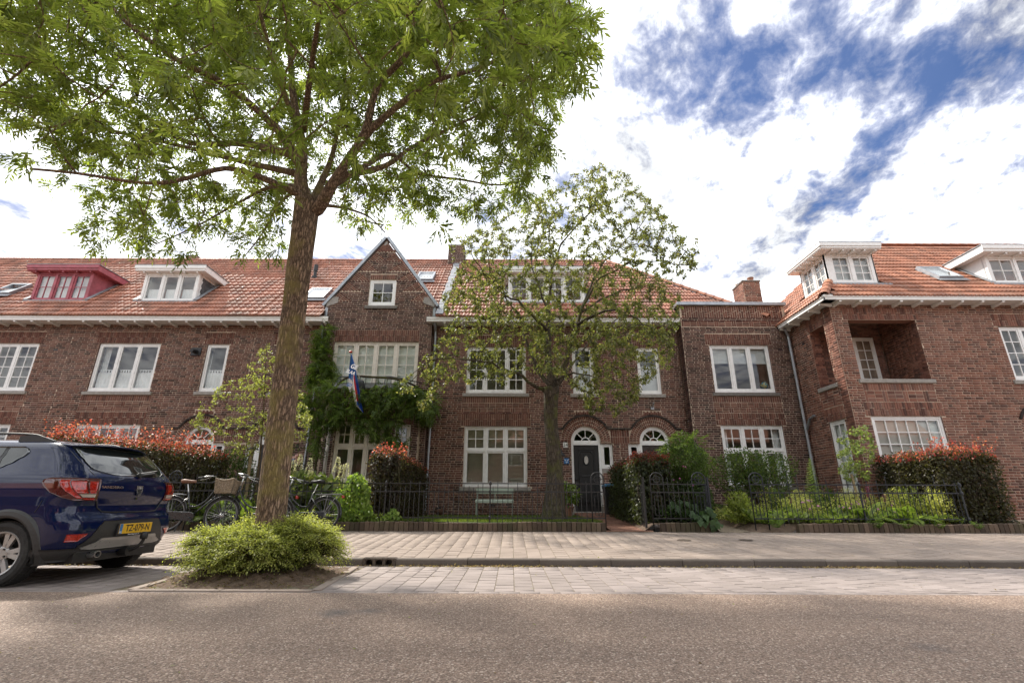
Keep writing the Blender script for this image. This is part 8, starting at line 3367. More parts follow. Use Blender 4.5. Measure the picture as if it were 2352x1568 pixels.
mb.tube([on_body(0.02, 1.13, 1, 0.0), on_body(0.02, 1.14, 1, 0.035)], 0.032, 10)
mb.loft([[on_body(q, 1.14 + q * 0.12 + dz_, 1, o_) for dz_, o_ in ((-0.022, 0.02), (0.0, 0.04), (0.026, 0.02))] for q in (0.02, 0.15, 0.34)])
mb.build('rear_wiper', MT['black'], car)
mb = MB()
mb.tube(smooth_path([cpos(0.35, 0.02, 0.27), cpos(0.12, 0.03, 0.26), cpos(-0.03, 0.06, 0.30), cpos(-0.085, 0.08, 0.37), cpos(-0.09, 0.08, 0.41)], 4), 0.019, 8)
tb = mb.build('tow_bar', MT['iron'], car, smooth=True)
mb = MB()
mb.revolve([(0.036, 0.0), (0.042, 0.02), (0.038, 0.07), (0.02, 0.082)], cpos(-0.09, 0.08, 0.40), n=12)
mb.build('ball_cap', MT['black'], tb, smooth=True)
mb = MB()
mb.tube([cpos(0.25, 0.03, 0.27), cpos(0.02, 0.03, 0.27)], 0.055, 10)
mb.build('tow_socket', MT['black'], car)
mb = MB()
c0, c1 = cpos(0.45, -0.42, 0.25), cpos(0.035, -0.40, 0.275)
mb.loft([[c + Vector((0, math.cos(t) * r_ * 1.25, math.sin(t) * r_)) for t in [2 * PI * i / 16 for i in range(16)]] for c, r_ in ((c0, 0.033), (c1, 0.035), (c1, 0.030), (c1 + Vector((-0.1, 0, 0)), 0.028))], caps=True)
mb.build('exhaust', MT['steel'], car, smooth=False)
for sg in (-1, 1):
 mb = MB()
 c = cpos(2.42, sg * 0.93, 1.13)
 mb.ball(c, 0.06, 0.10, 0.075, 10, 6)
 mb.build('wing_mirror', MT['black'], car, smooth=True)
 mb = MB()
 for d in (1.75, 1.05):
  p = arc_at(0.98, d=d + 0.5)
  mb.tube([on_body(p, 0.985, sg, 0.03), on_body(p + 0.18, 0.985, sg, 0.03)], 0.012, 8)
 mb.build('door_handle', MT['paint'], car, smooth=True)
 hl = patch('headlight', MT['lamp_clear'], lambda z: arc_at(z, d=3.45), lambda z: arc_at(z, d=3.62) + 0.3, 0.74, 0.88, car, side=sg, off=0.008, nz=4, na=14)

# ================================================================== bicycles
MT['spoke'] = M_plain('spoke_steel', (0.25, 0.25, 0.25), 0.35, metal=0.9, var=0.1)
MT['bike_black'] = M_plain('black_bicycle_paint', (0.016, 0.017, 0.018), 0.3, var=0.1, coat=0.5)
MT['saddle_brown'] = M_plain('brown_leather', (0.20, 0.10, 0.065), 0.5, var=0.1)
MT['wicker'] = M_plain('wicker', (0.30, 0.235, 0.165), 0.75, var=0.25, scale=50)


def bicycle(label, x, y, z, rz, lean, saddle, basket=False, flip=1, stem_h=0.0, leanlight=True):
 b_ = thing('bicycle', label, 'bicycle', (x, y, z), 'bicycles leaning by the fence', local=True)
 b_.rotation_euler = (R(lean), 0, rz)
 WB, r_ = 1.06, 0.345

 def wheel_b(cx):
  mb_ = MB()
  ring = [(cx + math.cos(t) * (r_ - 0.022), 0, r_ + math.sin(t) * (r_ - 0.022)) for t in [2 * PI * i / 44 for i in range(44)]]
  mb_.tube(ring, 0.022, 8, closed=True)
  w_ = mb_.build('wheel', MT['tyre'], b_, smooth=True)
  mb_ = MB()
  ring = [(cx + math.cos(t) * (r_ - 0.047), 0, r_ + math.sin(t) * (r_ - 0.047)) for t in [2 * PI * i / 44 for i in range(44)]]
  mb_.tube(ring, 0.011, 6, closed=True)
  mb_.build('rim', MT['spoke'], w_, smooth=True)
  mb_ = MB()
  for k in range(28):
   t = 2 * PI * k / 28
   s_ = 0.035 if k % 2 else -0.035
   o_ = 0.35 if (k // 2) % 2 else -0.35
   mb_.tube([(cx + 0.022 * math.cos(t + o_), s_, r_ + 0.022 * math.sin(t + o_)), (cx + (r_ - 0.05) * math.cos(t), 0, r_ + (r_ - 0.05) * math.sin(t))], 0.0018, 4, caps=False)
  mb_.build('spokes', MT['spoke'], w_)
  mb_ = MB()
  mb_.revolve([(0.012, -0.06), (0.03, -0.04), (0.03, -0.03), (0.02, -0.025), (0.02, 0.025), (0.03, 0.03), (0.03, 0.04), (0.012, 0.06)], (cx, 0, r_), 'Y', 12)
  mb_.build('hub', MT['steel'], w_)
  mb_ = MB()
  a0, a1 = (R(20), R(165)) if cx > 0.5 else (R(10), R(190))
  rings = []
  for i in range(21):
   t = a0 + (a1 - a0) * i / 20
   c = Vector((cx + math.cos(t) * (r_ + 0.02), 0, r_ + math.sin(t) * (r_ + 0.02)))
   o_ = Vector((math.cos(t), 0, math.sin(t)))
   rings.append([c + Vector((0, q, 0)) + o_ * h_ for q, h_ in ((-0.03, -0.012), (-0.02, 0.004), (0.02, 0.004), (0.03, -0.012), (0.02, 0.0), (-0.02, 0.0))])
  mb_.loft(rings)
  mb_.build('mudguard', MT['bike_black'], b_, smooth=True)
  return w_

 wheel_b(0.0)        # rear
 wheel_b(WB)
 bbk, hd, hu = Vector((0.44, 0, 0.29)), Vector((0.86, 0, 0.70)), Vector((0.82, 0, 0.90))
 st_ = Vector((0.28, 0, 0.78))
 mb_ = MB()
 mb_.tube([bbk, hd], 0.019, 8)
 mb_.tube(smooth_path([bbk + (st_ - bbk) * 0.42, Vector((0.52, 0, 0.50)), Vector((0.70, 0, 0.63)), hu - Vector((-0.01, 0, 0.03))], 5), 0.017, 8)
 mb_.tube([bbk, st_], 0.016, 8)
 mb_.tube([hd - Vector((-0.01, 0, 0.03)), hu], 0.021, 8)
 for s_ in (-0.055, 0.055):
  mb_.tube([(0, s_, r_), (0.40, s_ * 0.6, 0.29)], 0.010, 6)
  mb_.tube([(0, s_, r_), (0.31, s_ * 0.4, 0.66)], 0.009, 6)
 mb_.build('frame', MT['bike_black'], b_, smooth=True)
 mb_ = MB()
 for s_ in (-0.05, 0.05):
  mb_.tube(smooth_path([hd + Vector((0, s_ * 0.8, -0.03)), Vector((0.94, s_, 0.52)), Vector((WB, s_, r_))], 4), 0.011, 6)
 mb_.build('fork', MT['bike_black'], b_, smooth=True)
 mb_ = MB()
 top = Vector((0.79, 0, 1.02 + stem_h))
 mb_.tube([hu, top], 0.012, 8)
 for s_ in (-1, 1):
  mb_.tube(smooth_path([top, top + Vector((0.05, s_ * 0.10, 0.045)), top + Vector((0.02, s_ * 0.22, 0.055)), top + Vector((-0.10, s_ * 0.28, 0.03)), top + Vector((-0.20, s_ * 0.29, 0.005))], 4), 0.011, 8)
 hb = mb_.build('handlebar', MT['steel'], b_, smooth=True)
 mb_ = MB()
 for s_ in (-1, 1):
  mb_.tube([top + Vector((-0.11, s_ * 0.282, 0.028)), top + Vector((-0.22, s_ * 0.29, 0.0))], 0.017, 8)
 mb_.build('grip', MT['black'], hb)
 mb_ = MB()
 for s_ in (-1, 1):
  mb_.tube([top + Vector((0.0, s_ * 0.22, 0.035)), top + Vector((-0.08, s_ * 0.26, -0.01)), top + Vector((-0.17, s_ * 0.285, -0.035))], 0.006, 6)
 mb_.build('brake_lever', MT['steel'], hb)
 mb_ = MB()
 sp = st_ + (st_ - bbk).normalized() * 0.17
 mb_.tube([st_, sp], 0.012, 8)
 mb_.build('seat_post', MT['steel'], b_)
 mb_ = MB()
 rings = []
 for q, wd_, h_ in ((-0.13, 0.02, 0.0), (-0.12, 0.085, 0.022), (-0.06, 0.105, 0.03), (0.0, 0.075, 0.02), (0.07, 0.035, 0.016), (0.14, 0.022, 0.014), (0.16, 0.008, 0.0)):
  c = sp + Vector((q, 0, 0.05 + h_ * 0.5))
  rings.append([c + Vector((0, math.cos(t) * wd_, math.sin(t) * (0.032 if math.sin(t) > 0 else 0.045) * (0.6 + wd_ * 5))) for t in [2 * PI * i / 14 for i in range(14)]])
 mb_.loft(rings)
 mb_.build('saddle', saddle, b_, smooth=True)
 mb_ = MB()
 for s_ in (-0.06, 0.06):
  mb_.tube([(0.22, s_, 0.735), (-0.28, s_, 0.745), (-0.33, s_ * 0.6, 0.745)], 0.008, 6)
  mb_.tube([(-0.05, s_, 0.74), (0.0, s_ * 0.9, r_)], 0.007, 6)
  mb_.tube([(-0.26, s_, 0.742), (0.0, s_ * 0.9, r_)], 0.007, 6)
 for q in (0.1, 0.0, -0.1, -0.2, -0.33):
  mb_.tube([(q, -0.06 if q > -0.3 else -0.036, 0.745), (q, 0.06 if q > -0.3 else 0.036, 0.745)], 0.006, 6)
 mb_.build('rear_carrier', MT['spoke'] if not basket else MT['bike_black'], b_)
 mb_ = MB()
 mb_.bx(-0.37, -0.335, -0.05, 0.05, 0.66, 0.72)
 mb_.build('rear_light', MT['lamp_red'], b_, bevel=0.008)
 mb_ = MB()
 for s_ in (-0.06,):
  rings = []
  poly = [(-0.09 + 0.05, 0.30), (0.0, 0.25), (0.45, 0.20), (0.53, 0.22), (0.56, 0.29), (0.53, 0.36), (0.45, 0.385), (0.0, 0.40), (-0.04, 0.38)]
  mb_.prism([(p, q) for p, q in poly], 0.045, 0.075, Fr((0, 0, 0), (1, 0, 0), (0, 0, 1), (0, -1 * flip, 0)))
 mb_.build('chain_case', MT['bike_black'], b_, bevel=0.01)
 mb_ = MB()
 for s_, a in ((-0.09, -0.6), (0.09, PI - 0.6)):
  q = bbk + Vector((0.165 * math.cos(a), s_ * flip, 0.165 * math.sin(a)))
  mb_.bar(bbk + Vector((0, s_ * flip, 0)), q, 0.02, 0.014)
  mb_.bx(q.x - 0.045, q.x + 0.045, q.y + (0.0 if s_ * flip > 0 else -0.08), q.y + (0.08 if s_ * flip > 0 else 0.0), q.z - 0.012, q.z + 0.012)
 mb_.build('crank', MT['black'], b_)
 mb_ = MB()
 mb_.tube([(0.34, -0.05, 0.29), (0.30, -0.10, 0.12), (0.28, -0.13, 0.0)], 0.010, 6)
 mb_.tube([(0.34, 0.05, 0.29), (0.30, 0.10, 0.12), (0.28, 0.13, 0.0)], 0.010, 6)
 mb_.build('kickstand', MT['black'], b_)
 mb_ = MB()
 mb_.revolve([(0.01, -0.03), (0.035, 0.0), (0.042, 0.05), (0.038, 0.055)], (0.92, 0, 0.80), 'X', 12)
 mb_.build('headlamp', MT['black'], b_, smooth=True)
 if basket:
  mb_ = MB()
  for s_ in (-0.16, 0.16):
   mb_.tube([(0.90, s_, 0.74), (1.20, s_, 0.74), (1.21, s_, 0.80)], 0.009, 6)
   mb_.tube([(0.90, s_, 0.74), (0.88, s_, 0.98), (0.88, s_ * 0.5, 1.02)], 0.009, 6)
   mb_.tube([(1.12, s_, 0.74), (WB, s_ * 0.4, r_ + 0.03)], 0.008, 6)
  for q in (0.92, 1.0, 1.08, 1.16):
   mb_.tube([(q, -0.16, 0.74), (q, 0.16, 0.74)], 0.008, 6)
  mb_.tube([(0.88, -0.08, 1.02), (0.88, 0.08, 1.02)], 0.009, 6)
  mb_.build('front_carrier', MT['bike_black'], b_)
  bk = thing('wicker_basket', 'square woven wicker basket on the front carrier of the middle bicycle', 'basket', (x, y, z), local=True)
  bk.rotation_euler = (R(lean), 0, rz)
  x0, x1, y0, y1, z0_, z1_ = 0.90, 1.20, -0.20, 0.20, 0.755, 1.02
  n_s = 20

  def ringpt(f, k):
   g = 0.025 * f / 1.0
   per = [(x0 - g, y0 - g), (x1 + g, y0 - g), (x1 + g, y1 + g), (x0 - g, y1 + g)]
   t = (k % 1.0) * 4
   i = int(t) % 4
   p, q = per[i], per[(i + 1) % 4]
   return Vector((p[0] + (q[0] - p[0]) * (t - int(t)), p[1] + (q[1] - p[1]) * (t - int(t)), 0))
  mb_ = MB()
  N_ = 48
  rows_ = 15
  for r0 in range(rows_):
   f = r0 / (rows_ - 1)
   pts = []
   for k in range(N_):
    p = ringpt(f, k / N_)
    o_ = Vector((p.x - 1.05, p.y, 0)).normalized() * (0.006 if (k + r0) % 2 else -0.006)
    pts.append(p + o_ + Vector((0, 0, z0_ + (z1_ - z0_) * f - 0.035 * f * math.sin(PI * ((k / N_ * 4) % 1.0)))))
   mb_.tube(pts, 0.0092, 4, closed=True)
  wv = mb_.build('weave', MT['wicker'], bk)
  mb_ = MB()
  for k in range(24):
   mb_.tube([ringpt(0, k / 24) + Vector((0, 0, z0_)), ringpt(1, k / 24) + Vector((0, 0, z1_ - 0.02))], 0.007, 5)
  mb_.build('stake', MT['wicker'], bk)
  mb_ = MB()
  mb_.bx(x0, x1, y0, y1, z0_ - 0.008, z0_ + 0.004)
  mb_.build('base', MT['wicker'], bk)
  mb_ = MB()
  mb_.tube([ringpt(1, k / 32) + Vector((0, 0, z1_ + 0.008 - 0.035 * math.sin(PI * ((k / 32 * 4) % 1.0)))) for k in range(32)], 0.015, 6, closed=True)
  mb_.build('rim', MT['wicker'], bk)
 return b_


bicycle('leftmost black bicycle with a brown saddle facing right, partly behind the car', -7.05, 10.42, pave_z(10.42) - 0.005, R(2), -6, MT['saddle_brown'])
bicycle('black bicycle carrying the wicker basket, partly behind the tree trunk', -4.72, 10.16, pave_z(10.16) - 0.005, R(183), 6, MT['black'], basket=True, flip=-1, stem_h=0.05)
bicycle('rightmost black bicycle with a black saddle facing left beyond the trunk', -3.88, 10.48, pave_z(10.48) - 0.005, R(178), 5, MT['black'], flip=-1)

# ================================================================== fences and gates
FZ0, FZB, FZM, FZT, FZS = 0.26, 0.51, 1.04, 1.21, 1.285
FENCE_Y = 10.84


def fence(name, label, x0, x1, posts, mat, group, gapbars=0.105, skip=None):
 f_ = thing(name, label, 'fence', ((x0 + x1) / 2, FENCE_Y, FZ0), group)
 for z, w in ((FZB, 0.024), (FZM, 0.024), (FZT, 0.022)):
  mb_ = MB()
  mb_.bar((x0, FENCE_Y, z), (x1, FENCE_Y, z), 0.014, w)
  mb_.build('rail', mat, f_)
 n_ = int((x1 - x0) / gapbars)
 meshes = {}
 for k in range(1, n_):
  x = x0 + (x1 - x0) * k / n_
  if any(abs(x - p) < 0.045 for p in posts):
   continue
  tall = k % 2
  if tall not in meshes:
   mb_ = MB()
   zt = FZS if tall else FZM + 0.06
   zb = FZB - 0.07
   mb_.tube([(0, 0, zb), (0, 0, zb + 0.03), (0, 0, zt - 0.03), (0, 0, zt)], [0.003, 0.0075, 0.0075, 0.002], 6)
   o = mb_.build('bar', mat, f_)
   o.location = Vector((x, FENCE_Y, 0)) - ORG[f_] + ORG[f_]
   meshes[tall] = o
   # the mesh is already relative to the fence origin: move it by the offset along the fence only
   o.location = (x, FENCE_Y, 0)
  else:
   o = meshes[tall].copy()
   COL.objects.link(o)
   o.location = (x, FENCE_Y, 0)
  o.rotation_euler = (random.uniform(-0.012, 0.012), random.uniform(-0.012, 0.012), 0)
 for p in posts:
  mb_ = MB()
  mb_.bar((p, FENCE_Y, FZ0 - 0.1), (p, FENCE_Y, FZT + 0.03), 0.028, 0.028)
  for z in (FZT, FZM, FZB):
   mb_.bar((p - 0.03, FENCE_Y - 0.018, z), (p + 0.03, FENCE_Y - 0.018, z), 0.012, 0.05)
   mb_.ball((p, FENCE_Y - 0.02, z), 0.03, 0.016, 0.045, 8, 4)
  mb_.tube([(p, FENCE_Y, FZT + 0.03), (p, FENCE_Y, FZT + 0.07)], [0.018, 0.004], 6)
  mb_.build('post', mat, f_)
 return f_


def arch_panel(label, x0, x1, mat, group='arched fence panels', y=FENCE_Y):
 p_ = thing('arched_panel', label, 'fence panel', ((x0 + x1) / 2, y, FZ0), group)
 c, r_ = (x0 + x1) / 2, (x1 - x0) / 2
 zs = 1.31
 mb_ = MB()
 mb_.tube([(x0, y, FZ0 - 0.1), (x0, y, zs)] + [(c - r_ * math.cos(t), y, zs + r_ * math.sin(t)) for t in [PI * i / 12 for i in range(1, 12)]] + [(x1, y, zs), (x1, y, FZ0 - 0.1)], 0.0125, 8)
 mb_.build('arch', mat, p_, smooth=True)
 mb_ = MB()
 for z in (FZB, FZM, FZT):
  mb_.bar((x0, y, z), (x1, y, z), 0.014, 0.024)
 mb_.build('rail', mat, p_)
 mb_ = MB()
 rr = r_ * 0.52
 mb_.tube([(c + rr * math.cos(t), y, zs + rr * math.sin(t)) for t in [2 * PI * i / 20 for i in range(20)]], 0.008, 6, closed=True)
 mb_.bar((x0, y, zs), (x1, y, zs), 0.012, 0.012)
 mb_.bar((c, y, FZT), (c, y, zs + r_), 0.012, 0.012)
 mb_.build('ring_motif', mat, p_)
 mb_ = MB()
 h0, h1, w = FZB + 0.06, FZM - 0.07, r_ * 0.55
 for a, b in (((c - w, h0), (c + w, h0)), ((c - w, h1), (c + w, h1)), ((c - w, h0), (c - w, h1)), ((c + w, h0), (c + w, h1)), ((c, FZB), (c, FZM)), ((x0, (h0 + h1) / 2), (c - w, (h0 + h1) / 2)), ((c + w, (h0 + h1) / 2), (x1, (h0 + h1) / 2))):
  mb_.bar((a[0], y, a[1]), (b[0], y, b[1]), 0.012, 0.012)
 mb_.build('fret_motif', mat, p_)
 return p_


fg = 'wrought iron garden fences'
fence('iron_fence', 'long black wrought iron fence along the lawn and the bicycles', -7.18, 1.72, [-2.72, -0.46, -5.0], MT['iron'], fg)
fence('iron_fence', 'blue black iron fence in front of the foxglove bed', 5.48, 9.75, [7.55, 9.74], MT['iron_blue'], fg)
fence('iron_fence', 'short iron fence section between two arched panels', 3.31, 3.92, [], MT['iron'], fg, 0.09)
arch_panel('arched iron panel at the left side of the black door path', 1.73, 2.01, MT['iron'])
arch_panel('arched iron panel beside the open gate, at the foot of the clipped hedge', 3.02, 3.30, MT['iron'])
arch_panel('arched iron panel left of the sandy path, overgrown by heart shaped leaves', 3.93, 4.22, MT['iron_blue'])
arch_panel('arched iron panel right of the sandy path', 5.18, 5.47, MT['iron_blue'])
arch_panel('arched iron panel behind the rear corner of the car', -7.47, -7.19, MT['iron_blue'])


def gate(label, hx, hy, ex, ey, mat, n_=8):
 g_ = thing('garden_gate', label, 'gate', (hx, hy, FZ0), 'open garden gates')
 A_, B_ = Vector((hx, hy, 0)), Vector((ex, ey, 0))
 mb_ = MB()
 mb_.bar((hx, hy, FZ0), (hx, hy, 1.36), 0.04, 0.04)
 mb_.build('hinge_post', mat, g_)
 mb_ = MB()
 for z in (0.33, FZM, FZT):
  mb_.bar(A_ + Vector((0, 0, z)), B_ + Vector((0, 0, z - (0.0 if z < 1.2 else 0.03))), 0.014, 0.024)
 mb_.bar(B_ + Vector((0, 0, 0.33)), B_ + Vector((0, 0, FZT)), 0.022, 0.022)
 mb_.build('gate_frame', mat, g_)
 first = None
 for k in range(1, n_):
  q = A_ + (B_ - A_) * (k / n_)
  mb_ = MB()
  mb_.tube([q + Vector((0, 0, 0.33)), q + Vector((0, 0, FZT - 0.01))], 0.0075, 6)
  mb_.build('bar', mat, g_)
 return g_


gate('open iron gate swung in beside the clipped hedge', 2.88, 10.9, 2.93, 11.75, MT['iron'])
gate('open iron gate swung in along the left of the sandy path', 4.30, 10.92, 4.36, 11.8, MT['iron_blue'])

# ================================================================== garden and balcony things
bn = thing('garden_bench', 'pale sage green garden bench under the window behind the fence', 'bench', (-0.5, 15.2, GZ + 0.02))
bx0, bx1 = -1.08, 0.06
mb = MB()
Y0 = 15.42
mb.loft([[Vector((x, Y0 + dy_, z)) for dy_, z in ((0.0, 1.06), (-0.012, 1.14), (0.0, 1.22), (0.02, 1.22), (0.01, 1.14), (0.02, 1.06))] for x in (bx0, (bx0 + bx1) / 2, bx1)])
mb.build('backrest', MT['sage'], bn)
mb = MB()
prof = [(15.36, 0.90), (15.05, 0.885), (14.99, 0.86), (14.98, 0.80), (15.0, 0.80), (15.01, 0.85), (15.06, 0.868), (15.36, 0.88)]
mb.loft([[Vector((x, y, z)) for y, z in prof] for x in (bx0, bx1)])
mb.build('seat', MT['sage'], bn)
for x in (bx0 + 0.03, bx1 - 0.03):
 mb = MB()
 mb.tube([(x, 15.46, GZ), (x, 15.44, 0.88), (x, 15.44, 1.22)], 0.015, 8)
 mb.build('leg', MT['sage'], bn)
 mb = MB()
 mb.tube([(x, 15.0, GZ), (x, 15.02, 0.80), (x, 15.06, 0.87), (x, 15.44, 0.88)], 0.015, 8)
 mb.build('leg', MT['sage'], bn)
mb = MB()
mb.tube([((bx0 + bx1) / 2, 15.44, 0.88), ((bx0 + bx1) / 2, 15.45, 1.15)], 0.012, 8)
mb.build('back_support', MT['sage'], bn)

q = at(1014, 1182, 14.4)
bd_ = thing('garden_bird', 'rusty iron bird ornament standing on the lawn by the wall', 'ornament', (q.x, 14.4, GZ + 0.02))
mb = MB()
rings = []
for xx, zz, rr in ((-0.20, 0.16, 0.012), (-0.14, 0.16, 0.055), (-0.04, 0.15, 0.085), (0.05, 0.17, 0.08), (0.10, 0.24, 0.045), (0.12, 0.32, 0.032), (0.14, 0.37, 0.04), (0.18, 0.375, 0.028), (0.25, 0.36, 0.006)):
 rings.append([Vector((q.x + xx, 14.4 + math.cos(t) * rr * 0.7, GZ + zz + math.sin(t) * rr)) for t in [2 * PI * i / 12 for i in range(12)]])
mb.loft(rings)
mb.build('body', MT['rust'], bd_, smooth=True)
mb = MB()
for s_ in (-0.03, 0.03):
 mb.tube([(q.x, 14.4 + s_, GZ + 0.09), (q.x + 0.01, 14.4 + s_, GZ)], 0.008, 6)
mb.build('leg', MT['rust'], bd_)

wb_ = thing('waste_bin', 'black wheeled bin with a blue lid handle behind the clipped hedge beside the door', 'bin', (3.05, 15.2, GZ + 0.05))
mb = MB()
mb.loft([[Vector((3.05 + sx * w, 15.2 + sy * w, z)) for sx, sy in ((-1, -1), (1, -1), (1, 1), (-1, 1))] for w, z in ((0.18, GZ + 0.08), (0.24, 1.22), (0.255, 1.23), (0.255, 1.27))])
mb.build('body', MT['black'], wb_, bevel=0.01)
mb = MB()
mb.loft([[Vector((3.05 + sx * w, 15.2 + sy * w, z)) for sx, sy in ((-1, -1), (1, -1), (1, 1), (-1, 1))] for w, z in ((0.26, 1.272), (0.26, 1.31), (0.2, 1.36))])
mb.build('lid', MT['blue_plastic'], wb_)
for s_ in (-0.17, 0.17):
 mb = MB()
 mb.revolve([(0.09, -0.025), (0.1, 0), (0.09, 0.025)], (3.05 + s_, 15.42, GZ + 0.12), 'X', 14)
 mb.build('wheel', MT['tyre'], wb_)

# flag and school bag hung from the balcony
fl_ = thing('flag', 'blue white and red graduation flag hanging from the balcony of the gabled house', 'flag', (-4.8, 14.8, 4.35))
P0, P1 = Vector((-4.74, 14.82, 4.28)), at(805.5, 808, 13.95)
mb = MB()
mb.tube([P0, P1], 0.014, 8)
mb.build('pole', MT['white'], fl_)
mb = MB()
mb.ball(P1, 0.055, 0.055, 0.038, 14, 8)
mb.build('pole_knob', MT['red_paint'], fl_, smooth=True)


def r3(x, y):
 return 574.2 + 0.26856 * x, 574.2 + 0.26856 * y


MT['flag_blue'] = M_plain('flag_blue_cloth', (0.03, 0.13, 0.42), 0.85, var=0.05)
MT['flag_royal'] = M_plain('flag_royal_cloth', (0.02, 0.11, 0.6), 0.85, var=0.05)
MT['flag_white'] = M_plain('flag_white_cloth', (0.85, 0.84, 0.87), 0.85, var=0.03)
MT['flag_red'] = M_plain('flag_red_cloth', (0.6, 0.03, 0.04), 0.85, var=0.05)


def drape(name, left_, right_, Yl, Yr, pick, mats, nx=14, ny=30, fold=0.05, folds=2.0):
 left_, right_ = np.array(left_, float), np.array(right_, float)
 V, F_, M_ = [], [], []
 for k in range(ny + 1):
  f = k / ny
  def ev(pp):
   s = np.concatenate([[0], np.cumsum(np.linalg.norm(np.diff(pp, axis=0), axis=1))])
   s /= s[-1]
   return np.interp(f, s, pp[:, 0]), np.interp(f, s, pp[:, 1])
  (xl, yl_), (xr, yr_) = ev(left_), ev(right_)
  for i in range(nx + 1):
   t = i / nx
   u_, v_ = r3(xl + (xr - xl) * t, yl_ + (yr_ - yl_) * t)
   V.append(at(u_, v_, Yl + (Yr - Yl) * t + fold * math.sin(t * folds * 2 * PI + f * 1.5) * min(1, f * 3) + 0.45 * f))
 for k in range(ny):
  for i in range(nx):
   a = k * (nx + 1) + i
   F_.append((a, a + 1, a + nx + 2, a + nx + 1))
   M_.append(pick((i + 0.5) / nx, (k + 0.5) / ny))
 mb_ = MB()
 mb_.add(V, F_)
 mb_.m = M_
 o = mb_.build(name, mats, fl_, smooth=True)
 sol = o.modifiers.new('cloth', 'SOLIDIFY')
 sol.thickness = 0.004
 return o


FM = [MT['flag_blue'], MT['flag_white'], MT['flag_red'], MT['flag_royal']]
drape('tricolour_cloth', [(868, 900), (872, 1150), (884, 1250), (902, 1330), (930, 1352), (968, 1392)], [(874, 905), (905, 1020), (922, 1130), (936, 1200), (950, 1300), (972, 1394)], 14.02, 14.12,
  lambda t, f: (1 if t < 0.33 else 2 if t < 0.66 else 3) if f < 0.78 else (1 if t < 0.3 else 3), FM, fold=0.04, folds=1.5)
drape('lettered_cloth', [(862, 885), (853, 960), (846, 1040), (842, 1120), (841, 1180), (857, 1214)], [(866, 888), (885, 950), (905, 1030), (917, 1110), (919, 1138), (860, 1216)], 13.94, 13.98,
  lambda t, f: 0 if f + 0.10 * (1 - t) * 0 < 0.62 + 0.15 * t else 1, FM, fold=0.02, folds=1.0)
ft = at(*r3(872, 1040), 14.05)
Ff_ = Fr(ft, (0.93, 0.05, -0.35), (0.33, 0.3, 0.9), (0, -1, 0.1))
text_mesh('flag_lettering', 'GE', MT['flag_white'], fl_, Ff_, 0.0, 0.16, 0.21, 0.05, 0.002, sx=0.8, wt=0.008)
text_mesh('flag_lettering', 'SLAA', MT['flag_white'], fl_, Ff_, 0.0, -0.04, 0.16, 0.05, 0.002, sx=0.75, wt=0.006)
ft = at(*r3(857, 1160), 14.15)
Ff_ = Fr(ft, (0.95, 0.0, -0.3), (0.28, 0.3, 0.9), (0, -1, 0.1))
text_mesh('flag_lettering', 'GD!', MT['flag_blue'], fl_, Ff_, 0.0, 0.0, 0.15, 0.08, 0.002, sx=0.6, wt=0.004)

c = at(*r3(918, 1180), 14.62)
bg_ = thing('school_bag', 'black school bag hanging behind the flag on the balcony', 'bag', tuple(c))
mb = MB()
rings = []
for k in range(11):
 f = k / 10
 z = c.z - 0.30 + 0.60 * f
 w = 0.17 * (1 - abs(2 * f - 1) ** 4) ** 0.35 + 0.03
 d_ = 0.10 * (1 - abs(2 * f - 1) ** 3) ** 0.5 + 0.02
 rings.append([Vector((c.x + math.copysign(abs(math.cos(t)) ** 0.6, math.cos(t)) * w, c.y + math.copysign(abs(math.sin(t)) ** 0.6, math.sin(t)) * d_, z)) for t in [2 * PI * i / 20 for i in range(20)]])
mb.loft(rings)
mb.build('body', MT['black'], bg_, smooth=True)
mb = MB()
mb.loft([[Vector((c.x + math.copysign(abs(math.cos(t)) ** 0.6, math.cos(t)) * w, c.y - 0.10 + math.copysign(abs(math.sin(t)) ** 0.6, math.sin(t)) * 0.05, z)) for t in [2 * PI * i / 16 for i in range(16)]] for w, z in ((0.10, c.z - 0.26), (0.14, c.z - 0.24), (0.14, c.z - 0.05), (0.09, c.z - 0.02))])
mb.build('front_pocket', MT['black'], bg_, smooth=True)
mb = MB()
mb.tube([c + Vector((-0.05, 0, 0.29)), c + Vector((-0.02, 0.02, 0.38)), c + Vector((0.05, 0.02, 0.36)), c + Vector((0.06, 0, 0.29))], 0.012, 6)
for s_ in (-1, 1):
 mb.tube(smooth_path([c + Vector((s_ * 0.08, 0.08, 0.27)), c + Vector((s_ * 0.17, 0.15, 0.1)), c + Vector((s_ * 0.17, 0.13, -0.15)), c + Vector((s_ * 0.1, 0.08, -0.28))], 4), 0.016, 6)
mb.build('strap', MT['black'], bg_, smooth=True)


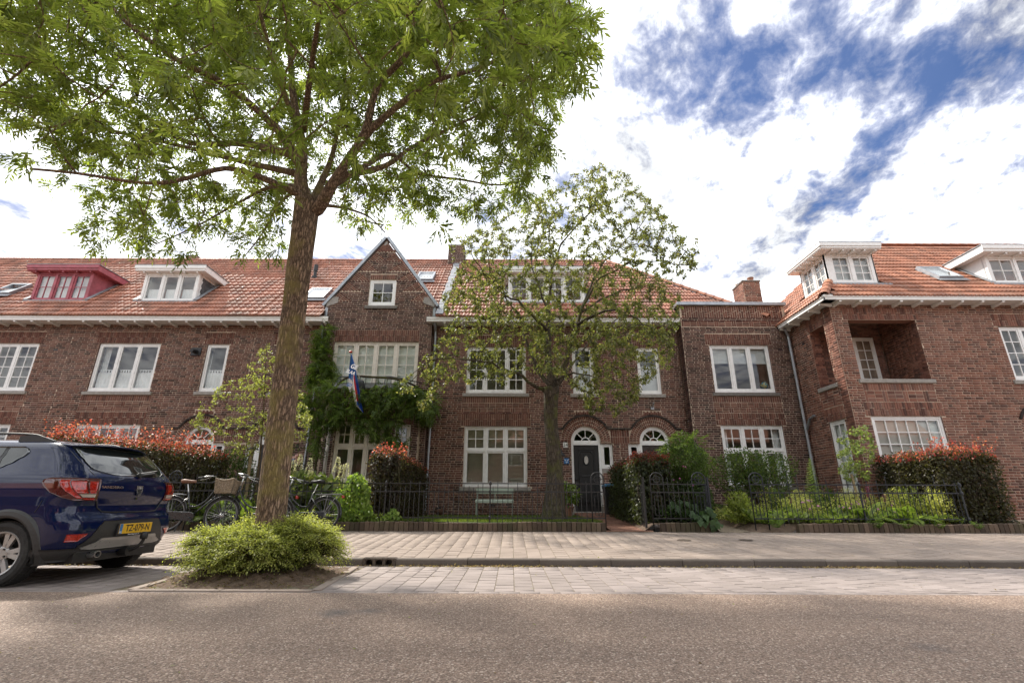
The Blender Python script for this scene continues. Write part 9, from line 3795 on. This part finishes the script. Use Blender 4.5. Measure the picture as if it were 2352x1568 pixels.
# ================================================================== the other side of the street (seen in the window panes)
op = thing('opposite_terrace', 'brick terrace with tiled roof across the street, seen only as a reflection', 'house', (0, -17, 0))
Fo = Fr((0, -17.0, 0), (-1, 0, 0), (0, 0, 1), (0, 1, 0))
mb = MB()
hl = []
for k in range(-7, 8):
 hl += [(k * 5.0 - 1.1, k * 5.0 + 1.1, 1.1, 3.0), (k * 5.0 - 1.0, k * 5.0 + 1.0, 4.2, 5.8)]
backing(mb, Fo, -38, 38, 0, 6.6, hl, 0.3)
mb.build('wall', MT['brick'], op)
for q in hl:
 mb = MB(Fo)
 for a, b, c_, d_ in ((q[0], q[0] + 0.08, q[2], q[3]), (q[1] - 0.08, q[1], q[2], q[3]), (q[0] + 0.08, q[1] - 0.08, q[2], q[2] + 0.08), (q[0] + 0.08, q[1] - 0.08, q[3] - 0.08, q[3]), ((q[0] + q[1]) / 2 - 0.04, (q[0] + q[1]) / 2 + 0.04, q[2] + 0.08, q[3] - 0.08), (q[0] + 0.08, q[1] - 0.08, q[3] - 0.6, q[3] - 0.54)):
  mb.bx(a, b, c_, d_, -0.1, -0.03)
 w_ = mb.build('window', MT['white'], op)
 mb = MB(Fo)
 mb.bx(q[0] + 0.08, q[1] - 0.08, q[2] + 0.08, q[3] - 0.08, -0.12, -0.11)
 mb.build('pane', MT['carglass'], w_)
mb = MB()
mb.loft([[Vector((x, y, z)) for y, z in ((-16.6, 6.55), (-21.5, 10.8), (-26.5, 6.55), (-26.5, 6.4), (-21.5, 10.6), (-16.6, 6.4))] for x in (-38, 38)])
mb.build('roof', MT['tile'], op)
sheet('far_pavement', -60, 60, -17, -9.0, 0.10, MT['kerb'])
for i, (x, y, s) in enumerate(((-13.0, -10.5, 1.15), (-4.5, -11.0, 0.95), (6.0, -10.5, 1.05), (15.0, -11.5, 1.1))):
 t_ = thing('street_tree', ['leafy street tree across the road, far left', 'leafy street tree across the road, second from the left', 'leafy street tree across the road, third from the left', 'leafy street tree across the road, far right'][i] + ', seen only as a reflection', 'tree', (x, y, 0.1), 'street trees across the road')
 trunk_mesh('trunk', t_, [(x, y, 0.05), (x + 0.1, y, 2.0), (x, y, 4.5 * s)], [0.2, 0.15, 0.1], MT['bark_ash'], 12)
 leaves('leaves', t_, *mound(7000, (x, y, 6.2 * s), (3.0 * s, 2.6 * s, 3.0 * s), 0.34, [(0.045, 0.085, 0.018), (0.08, 0.135, 0.03), (0.11, 0.17, 0.036)], 0.5, skin=0.8, lumps=0.3, freq=1.2))
